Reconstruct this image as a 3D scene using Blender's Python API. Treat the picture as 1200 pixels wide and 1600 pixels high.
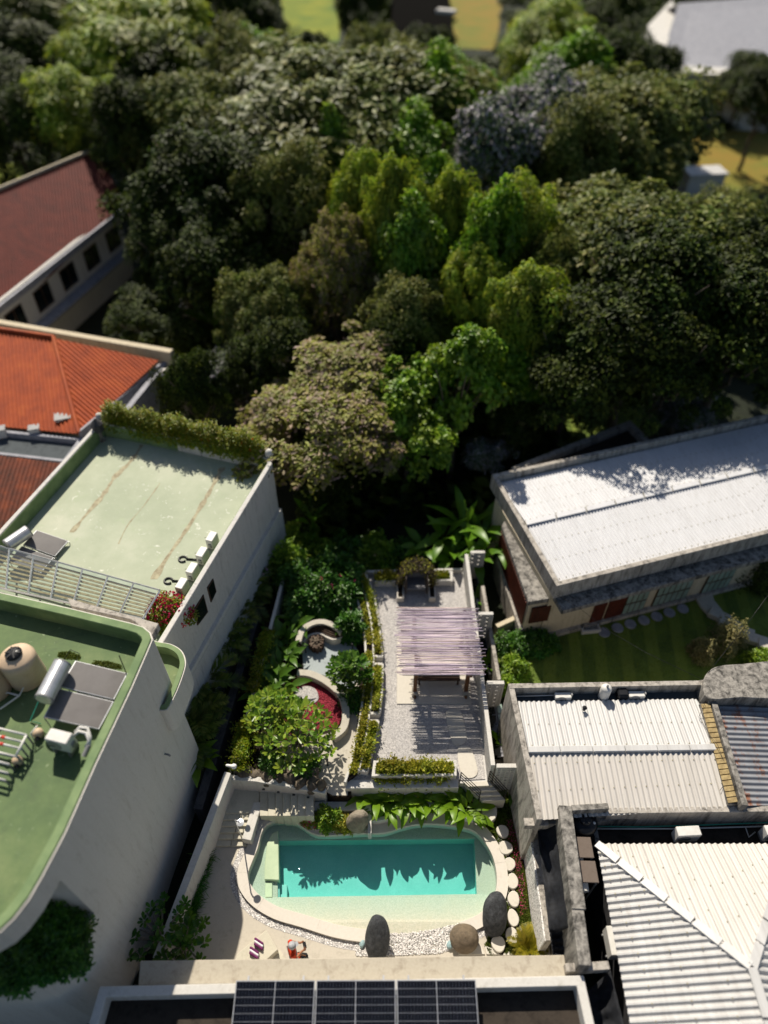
import bpy, bmesh, math, random
import numpy as np
from mathutils import Vector, Matrix, geometry

for o in list(bpy.data.objects):
    bpy.data.objects.remove(o, do_unlink=True)
SC = bpy.context.scene
COL = SC.collection
R = math.radians
rng = np.random.default_rng(7)
random.seed(7)

# ------------------------------------------------------------------ camera
CAM_H, PITCH, FPX = 27.5, 46.0, 1109.0          # drone height above the pool deck (m), tilt (deg), focal length in 1/1600 of frame height
cam_d = bpy.data.cameras.new('camera')
cam = bpy.data.objects.new('camera', cam_d)
COL.objects.link(cam)
cam.location = (0, 0, CAM_H)
cam.rotation_euler = (R(90 - PITCH), 0, 0)
cam_d.sensor_fit = 'VERTICAL'
cam_d.sensor_height = 36
cam_d.lens = FPX / 1600 * 36
cam_d.clip_start = 0.1
cam_d.clip_end = 2000
cam_d.dof.use_dof = True
cam_d.dof.focus_distance = 24.8
cam_d.dof.aperture_fstop = 0.082
SC.camera = cam

# ------------------------------------------------------------------ sky, sun, exposure
SUN_AZ, SUN_EL = -16.7, 46.5                     # sun stands behind the trees, a little to the left
W = bpy.data.worlds.new('World')
SC.world = W
W.use_nodes = True
wn = W.node_tree
sky = wn.nodes.new('ShaderNodeTexSky')
sky.sky_type = 'NISHITA'
sky.sun_disc = False
sky.sun_elevation = R(SUN_EL)
sky.sun_rotation = R(SUN_AZ)
sky.air_density = 1.0
sky.dust_density = 1.2
bg = wn.nodes['Background']
bg.inputs['Strength'].default_value = 0.06
wn.links.new(sky.outputs[0], bg.inputs[0])
sun_d = bpy.data.lights.new('sun', 'SUN')
sun_d.energy = 5.0
sun_d.angle = R(0.53)
sun_d.color = (1.0, 0.92, 0.79)
sun = bpy.data.objects.new('sun', sun_d)
COL.objects.link(sun)
to_sun = Vector((math.sin(R(SUN_AZ)) * math.cos(R(SUN_EL)), math.cos(R(SUN_AZ)) * math.cos(R(SUN_EL)), math.sin(R(SUN_EL))))
sun.rotation_euler = to_sun.to_track_quat('Z', 'Y').to_euler()
sun.location = (-10, 40, 60)
vs = SC.view_settings
vs.view_transform = 'Standard'
vs.look = 'None'
vs.exposure = 0.35
vs.gamma = 1.0
vs.use_curve_mapping = False
SC.cycles.max_bounces = 6
SC.cycles.diffuse_bounces = 3
SC.cycles.transparent_max_bounces = 12
SC.cycles.use_denoising = True

# ------------------------------------------------------------------ survey helper: a sight line from the drone met with a known height
CP, SP = math.cos(R(PITCH)), math.sin(R(PITCH))
def at(u, v, z=0.0):
    x, y = (u - 600) / FPX, -(v - 800) / FPX
    d = Vector((x, CP + y * SP, -SP + y * CP))
    t = (z - CAM_H) / d.z
    return Vector((d.x * t, d.y * t, z))
def pts(lst, z=0.0):
    return [at(u, v, z) for u, v in lst]
def depth_of(p):
    return p.y * CP + (CAM_H - p.z) * SP
def hgt(u, v, base):
    """height of the point seen at (u, v) that stands plumb over `base`"""
    y = -(v - 800) / FPX
    dy, dz = CP + y * SP, -SP + y * CP
    return CAM_H + dz * base.y / dy

# ------------------------------------------------------------------ objects
BASE = {}
def link(o):
    COL.objects.link(o)
    return o
def tag(o, label=None, cat=None, group=None, kind=None):
    if label: o['label'] = label
    if cat: o['category'] = cat
    if group: o['group'] = group
    if kind: o['kind'] = kind
    return o
def thing(name, label, cat, loc=(0, 0, 0), group=None):
    o = link(bpy.data.objects.new(name, None))
    o.empty_display_size = 0.2
    o.location = loc
    BASE[o.name] = Vector(loc)
    return tag(o, label, cat, group)
def world_base(o):
    b = Vector((0, 0, 0))
    while o is not None:
        b += Vector(o.location)
        o = o.parent
    return b
def copy_tree(o, parent=None):
    c = o.copy()
    COL.objects.link(c)
    c.parent = parent
    for ch in list(o.children):
        copy_tree(ch, c)
    return c
def finish(name, me, m, parent=None, smooth=False, bevel=0, kind=None):
    o = link(bpy.data.objects.new(name, me))
    if m is not None:
        me.materials.append(m)
    if smooth:
        me.polygons.foreach_set('use_smooth', [True] * len(me.polygons))
    if parent is not None:
        o.parent = parent
        b = world_base(parent)
        if b.length > 1e-9:
            me.transform(Matrix.Translation(-b))
    if bevel:
        md = o.modifiers.new('bevel', 'BEVEL')
        md.width = bevel
        md.segments = 1
        md.limit_method = 'ANGLE'
        md.angle_limit = R(40)
    if kind: o['kind'] = kind
    return o
def npmesh(name, V, F):
    """fast mesh from arrays; F is (M,3) or (M,4)"""
    me = bpy.data.meshes.new(name)
    V = np.ascontiguousarray(V, dtype=np.float32)
    F = np.ascontiguousarray(F, dtype=np.int32)
    k = F.shape[1]
    me.vertices.add(len(V))
    me.vertices.foreach_set('co', V.ravel())
    me.loops.add(F.size)
    me.loops.foreach_set('vertex_index', F.ravel())
    me.polygons.add(len(F))
    me.polygons.foreach_set('loop_start', np.arange(0, F.size, k, dtype=np.int32))
    me.update(calc_edges=True)
    return me

class MB:
    def __init__(s):
        s.v, s.f = [], []
    def add(s, vs, fs):
        n = len(s.v)
        s.v += [tuple(v) for v in vs]
        s.f += [tuple(i + n for i in f) for f in fs]
        return s
    def box(s, c, size, rz=0, tilt=0):
        x, y, z = size[0] / 2, size[1] / 2, size[2] / 2
        m = Matrix.Translation(Vector(c)) @ Matrix.Rotation(rz, 4, 'Z') @ Matrix.Rotation(tilt, 4, 'X')
        vs = [m @ Vector(p) for p in [(-x, -y, -z), (x, -y, -z), (x, y, -z), (-x, y, -z), (-x, -y, z), (x, -y, z), (x, y, z), (-x, y, z)]]
        return s.add(vs, [(0, 3, 2, 1), (4, 5, 6, 7), (0, 1, 5, 4), (1, 2, 6, 5), (2, 3, 7, 6), (3, 0, 4, 7)])
    def prism(s, poly, z0, z1, bottom=True):
        n = len(poly)
        a = sum(poly[i][0] * poly[(i + 1) % n][1] - poly[(i + 1) % n][0] * poly[i][1] for i in range(n))
        if a < 0: poly = list(reversed(poly))
        vs = [(p[0], p[1], z0) for p in poly] + [(p[0], p[1], z1) for p in poly]
        fs = [tuple(range(n, 2 * n))]
        if bottom: fs.append(tuple(reversed(range(n))))
        fs += [(i, (i + 1) % n, n + (i + 1) % n, n + i) for i in range(n)]
        return s.add(vs, fs)
    def slab(s, p4, t):
        """a sheet on any planar polygon of points with thickness t downwards along its normal"""
        p4 = [Vector(p) for p in p4]
        nrm = geometry.normal(p4[:4] if len(p4) > 3 else p4)
        if nrm.z < 0:
            p4 = list(reversed(p4)); nrm = -nrm
        n = len(p4)
        vs = p4 + [p - nrm * t for p in p4]
        fs = [tuple(range(n)), tuple(reversed(range(n, 2 * n)))]
        fs += [((i + 1) % n, i, n + i, n + (i + 1) % n) for i in range(n)]
        return s.add(vs, fs)
    def wall(s, a, b, t, z0, z1, side=0, z1b=None):
        """upright wall from a to b; side -1/0/1 shifts thickness to the right / centre / left of a->b"""
        a, b = Vector((a[0], a[1])), Vector((b[0], b[1]))
        d = (b - a).normalized()
        n = Vector((-d.y, d.x))
        lo, hi = (-.5 + side * .5) * t, (.5 + side * .5) * t
        q = [a + n * lo, b + n * lo, b + n * hi, a + n * hi]
        zb = z1 if z1b is None else z1b
        vs = [(p.x, p.y, z0) for p in q] + [(q[0].x, q[0].y, z1), (q[1].x, q[1].y, zb), (q[2].x, q[2].y, zb), (q[3].x, q[3].y, z1)]
        return s.add(vs, [(0, 3, 2, 1), (4, 5, 6, 7), (0, 1, 5, 4), (1, 2, 6, 5), (2, 3, 7, 6), (3, 0, 4, 7)])
    def strip(s, line, t, z0, z1, closed=False, off=0.0):
        """wall of thickness t along a polyline, centred `off` metres to its left"""
        L = offset_line(line, off + t / 2, closed)
        Rr = offset_line(line, off - t / 2, closed)
        n = len(line)
        zz = (lambda i: z1[i]) if hasattr(z1, '__len__') else (lambda i: z1)
        vs = []
        for i in range(n):
            vs += [(Rr[i][0], Rr[i][1], z0), (L[i][0], L[i][1], z0), (L[i][0], L[i][1], zz(i)), (Rr[i][0], Rr[i][1], zz(i))]
        fs = []
        for i in range(n if closed else n - 1):
            a, b = 4 * i, 4 * ((i + 1) % n)
            fs += [(a, b, b + 3, a + 3), (a + 3, b + 3, b + 2, a + 2), (a + 2, b + 2, b + 1, a + 1), (a + 1, b + 1, b, a)]
        if not closed:
            fs += [(0, 3, 2, 1), (4 * n - 4, 4 * n - 3, 4 * n - 2, 4 * n - 1)]
        return s.add(vs, fs)
    def tube(s, line, r, n=6, r2=None):
        line = [Vector(p) for p in line]
        m = len(line)
        rings, up = [], None
        for i, p in enumerate(line):
            d = (line[min(i + 1, m - 1)] - line[max(i - 1, 0)]).normalized()
            ref = Vector((0, 0, 1)) if abs(d.z) < .95 else Vector((1, 0, 0))
            a = d.cross(ref).normalized()
            if up is not None and a.dot(up) < 0: a = -a
            up = a
            b = d.cross(a)
            rr = r if r2 is None else r + (r2 - r) * i / (m - 1)
            rings.append([p + (a * math.cos(2 * math.pi * k / n) + b * math.sin(2 * math.pi * k / n)) * rr for k in range(n)])
        vs = [q for ring in rings for q in ring]
        fs = [(i * n + k, i * n + (k + 1) % n, (i + 1) * n + (k + 1) % n, (i + 1) * n + k) for i in range(m - 1) for k in range(n)]
        fs += [tuple(reversed(range(n))), tuple(range((m - 1) * n, m * n))]
        return s.add(vs, fs)
    def lathe(s, prof, c, n=24, axis=None):
        """profile of (radius, height) turned about z at c (or about `axis` direction)"""
        c = Vector(c)
        q = Vector((0, 0, 1)).rotation_difference(Vector(axis).normalized()).to_matrix() if axis is not None else Matrix.Identity(3)
        vs = []
        for r, h in prof:
            for k in range(n):
                a = 2 * math.pi * k / n
                vs.append(c + q @ Vector((r * math.cos(a), r * math.sin(a), h)))
        m = len(prof)
        fs = [(i * n + k, i * n + (k + 1) % n, (i + 1) * n + (k + 1) % n, (i + 1) * n + k) for i in range(m - 1) for k in range(n)]
        fs += [tuple(reversed(range(n))), tuple(range((m - 1) * n, m * n))]
        return s.add(vs, fs)
    def build(s, name, m, parent=None, smooth=False, bevel=0, kind=None):
        me = bpy.data.meshes.new(name)
        me.from_pydata(s.v, [], s.f)
        me.validate()
        bm = bmesh.new(); bm.from_mesh(me)
        bmesh.ops.recalc_face_normals(bm, faces=bm.faces)
        bm.to_mesh(me); bm.free()
        return finish(name, me, m, parent, smooth, bevel, kind)

def offset_line(line, d, closed=False):
    P = [Vector((p[0], p[1])) for p in line]
    n = len(P)
    out = []
    for i in range(n):
        a = P[(i - 1) % n] if (closed or i > 0) else None
        c = P[(i + 1) % n] if (closed or i < n - 1) else None
        ns = []
        if a is not None and (P[i] - a).length > 1e-6:
            t = (P[i] - a).normalized(); ns.append(Vector((-t.y, t.x)))
        if c is not None and (c - P[i]).length > 1e-6:
            t = (c - P[i]).normalized(); ns.append(Vector((-t.y, t.x)))
        m = sum(ns, Vector((0, 0)))
        if m.length < 1e-6: m = ns[0]
        m.normalize()
        k = max(.45, m.dot(ns[0]))
        out.append(P[i] + m * (d / k))
    return out
def ccw(poly):
    n = len(poly)
    a = sum(poly[i][0] * poly[(i + 1) % n][1] - poly[(i + 1) % n][0] * poly[i][1] for i in range(n))
    return list(poly) if a > 0 else list(reversed(poly))
def smooth_line(line, k=6, closed=False):
    """Catmull-Rom through points"""
    P = [Vector(p) for p in line]
    n = len(P)
    out = []
    for i in range(n if closed else n - 1):
        p0 = P[(i - 1) % n] if (closed or i > 0) else P[i]
        p1, p2 = P[i], P[(i + 1) % n]
        p3 = P[(i + 2) % n] if (closed or i < n - 2) else p2
        for j in range(k):
            t = j / k
            out.append(.5 * ((2 * p1) + (p2 - p0) * t + (2 * p0 - 5 * p1 + 4 * p2 - p3) * t * t + (3 * p1 - p0 - 3 * p2 + p3) * t ** 3))
    if not closed: out.append(P[-1])
    return out
def sheet(outer, holes, zf):
    """triangulated sheet with holes; zf(x, y, loop, i) gives the height"""
    loops = [[Vector((p[0], p[1], 0)) for p in outer]] + [[Vector((p[0], p[1], 0)) for p in h] for h in holes]
    tris = geometry.tessellate_polygon(loops)
    vs = [(p.x, p.y, zf(p.x, p.y, li, i)) for li, lp in enumerate(loops) for i, p in enumerate(lp)]
    m = MB(); m.add(vs, [tuple(t) for t in tris])
    return m
def inside(p, poly):
    x, y = p[0], p[1]
    c = False
    n = len(poly)
    for i in range(n):
        x1, y1 = poly[i][0], poly[i][1]
        x2, y2 = poly[(i + 1) % n][0], poly[(i + 1) % n][1]
        if (y1 > y) != (y2 > y) and x < (x2 - x1) * (y - y1) / (y2 - y1) + x1:
            c = not c
    return c
# ------------------------------------------------------------------ materials (all procedural)
def C(h):
    h = h.lstrip('#')
    f = lambda x: x / 12.92 if x <= .04045 else ((x + .055) / 1.055) ** 2.4
    return tuple(f(int(h[i:i + 2], 16) / 255) for i in (0, 2, 4)) + (1,)
class NT:
    def __init__(s, name):
        s.m = bpy.data.materials.new(name)
        s.m.use_nodes = True
        s.t = s.m.node_tree
        s.b = s.t.nodes['Principled BSDF']
        s.out = s.t.nodes['Material Output']
        s._co = None
    def n(s, t, **k):
        x = s.t.nodes.new('ShaderNode' + t)
        for a, v in k.items(): setattr(x, a, v)
        return x
    def l(s, a, b): s.t.links.new(a, b)
    def co(s):
        if s._co is None:
            s._co = s.n('TexCoord').outputs['Object']
        return s._co
    def noise(s, scale, detail=5, rough=.6, stretch=None, dist=0):
        x = s.n('TexNoise')
        x.inputs['Scale'].default_value = scale
        x.inputs['Detail'].default_value = detail
        x.inputs['Roughness'].default_value = rough
        x.inputs['Distortion'].default_value = dist
        if stretch:
            mp = s.n('Mapping'); mp.inputs['Scale'].default_value = stretch
            s.l(s.co(), mp.inputs[0]); s.l(mp.outputs[0], x.inputs[0])
        else:
            s.l(s.co(), x.inputs[0])
        return x.outputs['Fac']
    def voro(s, scale, feature='F1', out='Distance', stretch=None):
        x = s.n('TexVoronoi'); x.feature = feature
        x.inputs['Scale'].default_value = scale
        if stretch:
            mp = s.n('Mapping'); mp.inputs['Scale'].default_value = stretch
            s.l(s.co(), mp.inputs[0]); s.l(mp.outputs[0], x.inputs[0])
        else:
            s.l(s.co(), x.inputs[0])
        return x.outputs[out]
    def ramp(s, fac, stops):
        x = s.n('ValToRGB')
        e = x.color_ramp.elements
        while len(e) < len(stops): e.new(.5)
        for el, (p, c) in zip(e, stops):
            el.position = p
            el.color = C(c) if isinstance(c, str) else (c if len(c) == 4 else tuple(c) + (1,))
        s.l(fac, x.inputs[0])
        return x.outputs[0]
    def mix(s, fac, a, b, mode='MIX'):
        x = s.n('Mix', data_type='RGBA', blend_type=mode)
        for sock, v in ((x.inputs['Factor'], fac), (x.inputs['A'], a), (x.inputs['B'], b)):
            if hasattr(v, 'is_output'): s.l(v, sock)
            elif isinstance(v, str): sock.default_value = C(v)
            elif isinstance(v, (int, float)) and sock.type == 'RGBA': sock.default_value = (v, v, v, 1)
            else: sock.default_value = v
        return [o for o in x.outputs if o.type == 'RGBA'][0]
    def color(s, v): s.l(v, s.b.inputs['Base Color']) if hasattr(v, 'is_output') else setattr(s.b.inputs['Base Color'], 'default_value', C(v))
    def set(s, **k):
        for a, v in k.items(): s.b.inputs[a.replace('_', ' ')].default_value = v
    def bump(s, h, strength=.3, dist=.02):
        x = s.n('Bump')
        x.inputs['Strength'].default_value = strength
        x.inputs['Distance'].default_value = dist
        s.l(h, x.inputs['Height']); s.l(x.outputs[0], s.b.inputs['Normal'])
MT = {}
def basic(name, c1, c2, scale=2.0, rough=.8, spec=.3, metal=0, bump=0, bscale=60, lo=.35, hi=.65):
    t = NT(name)
    t.color(t.ramp(t.noise(scale), [(lo, c1), (hi, c2)]))
    t.set(Roughness=rough, Metallic=metal)
    t.b.inputs['Specular IOR Level'].default_value = spec
    if bump: t.bump(t.noise(bscale, 4), bump, .01)
    MT[name] = t.m
    return t
def plaster(name, c, dirt, amount=.5, streak=True, rough=.85, scale=1.2, fine='#808080'):
    """painted render with weather stains that have a shape of their own"""
    t = NT(name)
    n1 = t.noise(scale, 8, .65)
    base = t.mix(t.ramp(n1, [(.35, (0, 0, 0)), (.75, (1, 1, 1))]), c, c)
    base = t.mix(t.ramp(t.noise(14, 6), [(.3, (0, 0, 0)), (.8, (.35, .35, .35))]), base, dirt)
    st = t.noise(3.0, 9, .7, (1.4, 1.4, .25) if streak else None, .3)
    k = .62 - .22 * amount
    base = t.mix(t.ramp(st, [(k, (0, 0, 0)), (k + .22, (.9, .9, .9))]), base, dirt)
    if streak:
        base = t.mix(t.ramp(t.noise(1.0, 8, .8, (5, 5, .22)), [(.5, (0, 0, 0)), (.75, (.4, .4, .4))]), base, dirt)
    t.color(base)
    t.set(Roughness=rough); t.b.inputs['Specular IOR Level'].default_value = .2
    t.bump(t.noise(45, 6), .15, .01)
    MT[name] = t.m
    return t
plaster('white_wall', '#c9c6c0', '#a39e94', .4)
plaster('shade_wall', '#d2cdc5', '#b0a99c', .3, scale=.4)
plaster('grey_wall', '#c9c6c1', '#8d8a85', .35)
plaster('old_concrete', '#a19c94', '#2a2928', .95, scale=2)
plaster('old_concrete_light', '#b5aea4', '#403d3a', .72, scale=2)
plaster('cream_wall', '#c9bda4', '#8a7c66', .4)
plaster('black_slab', '#3d362f', '#1f1a16', .6, False)
plaster('dark_wall', '#4d4c4e', '#262628', .6)
plaster('eave_slab', '#b2aa9a', '#8a7f70', .5, False, scale=2)
plaster('deck_stone', '#bbb3a5', '#a0988a', .4, False, scale=1.0)
plaster('stair_stone', '#c3bdab', '#a59f8d', .45, False, scale=1.4)
plaster('coping', '#cdc6bb', '#b5ada1', .3, False)
plaster('path_concrete', '#b9b3a6', '#968f82', .45, False)
plaster('round_paving', '#9fa7a8', '#848b8c', .4, False)
plaster('step_stone', '#c9c3b7', '#aca496', .3, False)
plaster('brown_roof_metal', '#6b6058', '#54493f', .3, False)
plaster('blue_floor', '#4f5558', '#33373a', .5, False)

t = NT('green_paint')            # waterproofing paint, sun-bleached in patches and along seams
g = t.ramp(t.noise(.35, 9, .68), [(.36, '#4e6240'), (.52, '#5d7048'), (.68, '#727f55')])
g = t.mix(t.ramp(t.noise(1.6, 8, .7), [(.55, (0, 0, 0)), (.75, (.35, .35, .35))]), g, '#5c7050')
g = t.mix(t.ramp(t.noise(.9, 10, .78, None, 1.5), [(.52, (0, 0, 0)), (.62, (.5, .5, .5)), (.7, (.75, .75, .75))]), g, '#4c5a40')
w = t.ramp(t.noise(7, 8, .7, None, .5), [(.62, (0, 0, 0)), (.72, (.6, .6, .6))])
g = t.mix(w, g, '#b0bc98')
t.color(g); t.set(Roughness=.75); t.b.inputs['Specular IOR Level'].default_value = .3
t.bump(t.noise(5, 8, .7), .25, .02)
MT['green_paint'] = t.m
t = NT('pale_green_paint')
g = t.ramp(t.noise(.3, 9, .68), [(.36, '#98a088'), (.52, '#a5ab94'), (.68, '#b4b6a2')])
g = t.mix(t.ramp(t.noise(2.2, 8, .7, None, 1.0), [(.58, (0, 0, 0)), (.7, (.6, .6, .6))]), g, '#9aa886')
w = t.ramp(t.noise(3.2, 10, .75, None, .8), [(.61, (0, 0, 0)), (.635, (.7, .7, .7))])
g = t.mix(w, g, '#d8d8cc')
t.color(g); t.set(Roughness=.7); t.b.inputs['Specular IOR Level'].default_value = .3
t.bump(t.noise(4, 8, .7), .3, .02)
MT['pale_green_paint'] = t.m
basic('green_parapet', '#5f754e', '#788b60', 1.5, .75)
basic('seam_stain', '#857a62', '#aaa488', 5, .8)
basic('moss_stain', '#4d5528', '#6a6a35', 6, .95)

t = NT('gravel')
cell = t.voro(34, 'F1', 'Color')
sep = t.n('SeparateColor'); t.l(cell, sep.inputs[0])
g = t.ramp(sep.outputs[0], [(0, '#858280'), (.3, '#a09c99'), (.65, '#b4b0ac'), (1, '#cbc6c0')])
g = t.mix(t.ramp(t.noise(.7, 5), [(.35, (0, 0, 0)), (.7, (.35, .35, .35))]), g, '#918f92')
t.color(g); t.set(Roughness=.9)
t.bump(t.voro(34), .5, .01)
MT['gravel'] = t.m
t = NT('red_gravel')
sep = t.n('SeparateColor'); t.l(t.voro(30, 'F1', 'Color'), sep.inputs[0])
t.color(t.ramp(sep.outputs[0], [(0, '#56101c'), (.5, '#86162a'), (1, '#b03a4c')])); t.set(Roughness=.85)
t.bump(t.voro(30), .9, .02); MT['red_gravel'] = t.m
t = NT('pebbledash')
sep = t.n('SeparateColor'); t.l(t.voro(26, 'F1', 'Color'), sep.inputs[0])
t.color(t.ramp(sep.outputs[0], [(0, '#6e6a66'), (.22, '#c9c5bf'), (.5, '#e6e3de'), (1, '#f2f0ec')])); t.set(Roughness=.8)
t.bump(t.voro(26), .9, .03); MT['pebbledash'] = t.m
t = NT('pebble')
oi = t.n('NewGeometry').outputs['Random Per Island']
t.color(t.ramp(oi, [(0, '#7d7a78'), (.3, '#aeaaa6'), (.6, '#d2cdc8'), (1, '#ece7e2')])); t.set(Roughness=.6); MT['pebble'] = t.m
t = NT('pool_shelf')
g = t.ramp(t.voro(70, 'F1', 'Distance'), [(0, '#d4d0c2'), (.6, '#bcbaa8')])
g = t.mix(t.ramp(t.noise(24, 6, .75), [(.42, (0, 0, 0)), (.6, (.65, .65, .65))]), g, '#98a08a')
g = t.mix(t.ramp(t.noise(1.5, 6, .7), [(.4, (0, 0, 0)), (.7, (.3, .3, .3))]), g, '#c4b89c')
t.color(g); t.set(Roughness=.8); t.bump(t.noise(85, 5, .7), .7, .015); MT['pool_shelf'] = t.m
basic('pool_bench', '#cfcfae', '#bfc2a0', 2, .7)
t = NT('pool_tile')
g = t.ramp(t.noise(1.2, 6), [(.3, '#86c0b4'), (.7, '#9ccdc2')])
g = t.mix(t.ramp(t.noise(26, 3), [(.3, (0, 0, 0)), (.7, (.5, .5, .5))]), g, '#78b6aa')
t.color(g); t.set(Roughness=.5); MT['pool_tile'] = t.m
# water: a clear surface that mirrors at grazing angles, with light soaked up on the way through
t = NT('pool_water')
t.t.nodes.remove(t.b)
tr = t.n('BsdfTransparent'); tr.inputs[0].default_value = (.97, 1, 1, 1)
gl = t.n('BsdfGlossy'); gl.inputs['Roughness'].default_value = .03
lw = t.n('LayerWeight'); pw = t.n('Math', operation='POWER'); pw.inputs[1].default_value = 4.0; t.l(lw.outputs['Facing'], pw.inputs[0]); fr = t.n('Math', operation='MULTIPLY_ADD'); fr.inputs[1].default_value = .9; fr.inputs[2].default_value = .03; t.l(pw.outputs[0], fr.inputs[0])
bp = t.n('Bump'); bp.inputs['Strength'].default_value = .6; bp.inputs['Distance'].default_value = .03
t.l(t.noise(9, 3, .5, None, .4), bp.inputs['Height'])
t.l(bp.outputs[0], gl.inputs['Normal']); t.l(bp.outputs[0], lw.inputs['Normal'])
mx = t.n('MixShader'); t.l(fr.outputs[0], mx.inputs[0]); t.l(tr.outputs[0], mx.inputs[1]); t.l(gl.outputs[0], mx.inputs[2])
t.l(mx.outputs[0], t.out.inputs['Surface'])
va = t.n('VolumeAbsorption'); va.inputs[0].default_value = (.40, .90, .89, 1); va.inputs[1].default_value = .7
t.l(va.outputs[0], t.out.inputs['Volume'])
MT['pool_water'] = t.m
t = NT('glass')
t.t.nodes.remove(t.b)
tr = t.n('BsdfTransparent'); tr.inputs[0].default_value = (.9, .94, .94, 1)
gl = t.n('BsdfGlossy'); gl.inputs['Roughness'].default_value = .05
lw = t.n('LayerWeight'); fr = t.n('Math', operation='POWER'); fr.inputs[1].default_value = 4.0; t.l(lw.outputs['Facing'], fr.inputs[0])
ad = t.n('Math', operation='ADD'); ad.inputs[1].default_value = .05; t.l(fr.outputs[0], ad.inputs[0])
mx = t.n('MixShader'); t.l(ad.outputs[0], mx.inputs[0]); t.l(tr.outputs[0], mx.inputs[1]); t.l(gl.outputs[0], mx.inputs[2])
t.l(mx.outputs[0], t.out.inputs['Surface']); MT['glass'] = t.m

def metal_sheet(name, c, c2, rust=None, rough=.45, stretch=(1, 1, 1)):
    t = NT(name)
    g = t.ramp(t.noise(.8, 7, .65, stretch), [(.35, c), (.7, c2)])
    g = t.mix(t.ramp(t.noise(9, 6, .7), [(.6, (0, 0, 0)), (.8, (.3, .3, .3))]), g, '#8c877f')
    if rust:
        g = t.mix(t.ramp(t.noise(2.4, 9, .75, stretch), [(.52, (0, 0, 0)), (.62, (.9, .9, .9))]), g, rust)
    g = t.mix(t.ramp(t.noise(2.2, 8, .75, stretch), [(.52, (0, 0, 0)), (.8, (.45, .45, .45))]), g, '#8a8276')
    t.color(g); t.set(Roughness=rough); t.b.inputs['Specular IOR Level'].default_value = .4
    MT[name] = t.m
metal_sheet('white_sheet', '#c4c3c1', '#b2b0ad', None, .45, (7, .4, 1))
metal_sheet('cream_sheet', '#c6c1ba', '#b5b0a9', None, .45, (7, .4, 1))
metal_sheet('rusty_sheet', '#8e9095', '#73757a', '#7c4826', .55, (1, .35, 1))
metal_sheet('white_roof_sheet', '#cbcbcd', '#c2c2c4', None, .5, (3, .6, 1))
def tile_mat(name, c1, c2, c3):
    t = NT(name)
    g = t.ramp(t.noise(1.2, 8, .7), [(.3, c1), (.55, c2), (.75, c3)])
    t.color(g); t.set(Roughness=.8); t.bump(t.noise(20, 4), .3, .02); MT[name] = t.m
tile_mat('red_tile', '#4e1b12', '#662519', '#743323')
tile_mat('orange_tile', '#85330d', '#a34511', '#b0571b')
tile_mat('mossy_tile', '#2f1a10', '#6a2e12', '#9a4a1c')
basic('tan_tile', '#a89468', '#7c6a48', 6, .8)
basic('dark_thatch', '#0b0b0a', '#14120f', 5, 1.0, .05)
basic('black_net', '#17181b', '#24262b', 8, .8, bump=.4, bscale=200)
basic('cell', '#05060b', '#0a0c14', 3, .22, .5)
basic('panel_back', '#8d8f96', '#a0a2a8', 3, .4)
basic('collector', '#5c5856', '#6a6664', 1.5, .3, .5)
basic('alu', '#c9cacc', '#b5b6b8', 4, .35, .5, .6)
basic('white_plastic', '#d6d4cf', '#c6c3bc', 3, .5)
basic('grey_plastic', '#8a8a8a', '#787878', 3, .5)
basic('black_plastic', '#101113', '#1c1d20', 3, .35)
basic('tank_beige', '#cbb49a', '#bba387', 1.5, .5)
basic('green_pipe', '#2f8f78', '#3a9c84', 3, .5)
basic('red_plastic', '#b23020', '#c23a28', 3, .5)
basic('soil', '#1c150f', '#2a2117', 8, .95, bump=.5, bscale=30)
basic('black_metal', '#141416', '#1e1e20', 4, .4)
basic('brown_wood', '#5a3a22', '#7c5434', 5, .6, bump=.2)
basic('dark_wood', '#3a2a1e', '#4f3a2a', 6, .7)
basic('red_wood', '#40190e', '#582414', 5, .6)
basic('rattan', '#3b3430', '#564c46', 30, .8, bump=.5)
basic('grey_cushion', '#6d6d70', '#7c7c80', 8, .9)
basic('bark', '#4a4036', '#6b5f52', 9, .9, bump=.6, bscale=25)
basic('pale_bark', '#8a8074', '#6e655a', 9, .9, bump=.5, bscale=25)
basic('fascia', '#7e7f86', '#9a9aa0', 3, .7)
basic('window_glass', '#0c1114', '#182022', 2, .12, .6)
basic('pale_pane', '#7c8f84', '#94a69b', 2, .2, .5)
basic('skin', '#8a5a3c', '#9a6848', 6, .55)
basic('orange_cloth', '#c03818', '#d0441e', 8, .85)
basic('grey_cloth', '#7a7c7c', '#8c8e8e', 8, .85)
basic('cap_cloth', '#b5b7ba', '#8f9194', 12, .8)
basic('purple_cloth', '#5c1f4c', '#6e2a5c', 10, .85)
basic('white_cloth', '#d8d4d8', '#cac6ca', 10, .85)
basic('lamp_white', '#e6e4e0', '#dcdad6', 3, .3)
def rock(name, c1, c2, c3):
    t = NT(name)
    g = t.ramp(t.noise(1.3, 9, .72), [(.3, c1), (.5, c2), (.72, c3)])
    g = t.mix(t.ramp(t.noise(11, 8, .7), [(.4, (0, 0, 0)), (.8, (.6, .6, .6))]), g, c3)
    t.color(g); t.set(Roughness=.8); t.bump(t.noise(5, 10, .75), .9, .1); MT[name] = t.m
rock('tan_rock', '#6b6153', '#857b6b', '#a39a8a')
rock('black_rock', '#17181a', '#2e3033', '#606265')
rock('brown_rock', '#4a4034', '#6a5c4a', '#877660')
rock('bank_rock', '#3a332c', '#5f5548', '#8a7d6a')
rock('blue_pebble', '#7f9a9c', '#93adb0', '#a9bfc0')
t = NT('bamboo_pole')
rp = t.n('ObjectInfo').outputs['Random']
g = t.ramp(rp, [(0, '#857888'), (.25, '#b3a2b6'), (.5, '#cbb8c8'), (.75, '#dccfcf'), (1, '#b39c8e')])
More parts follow.
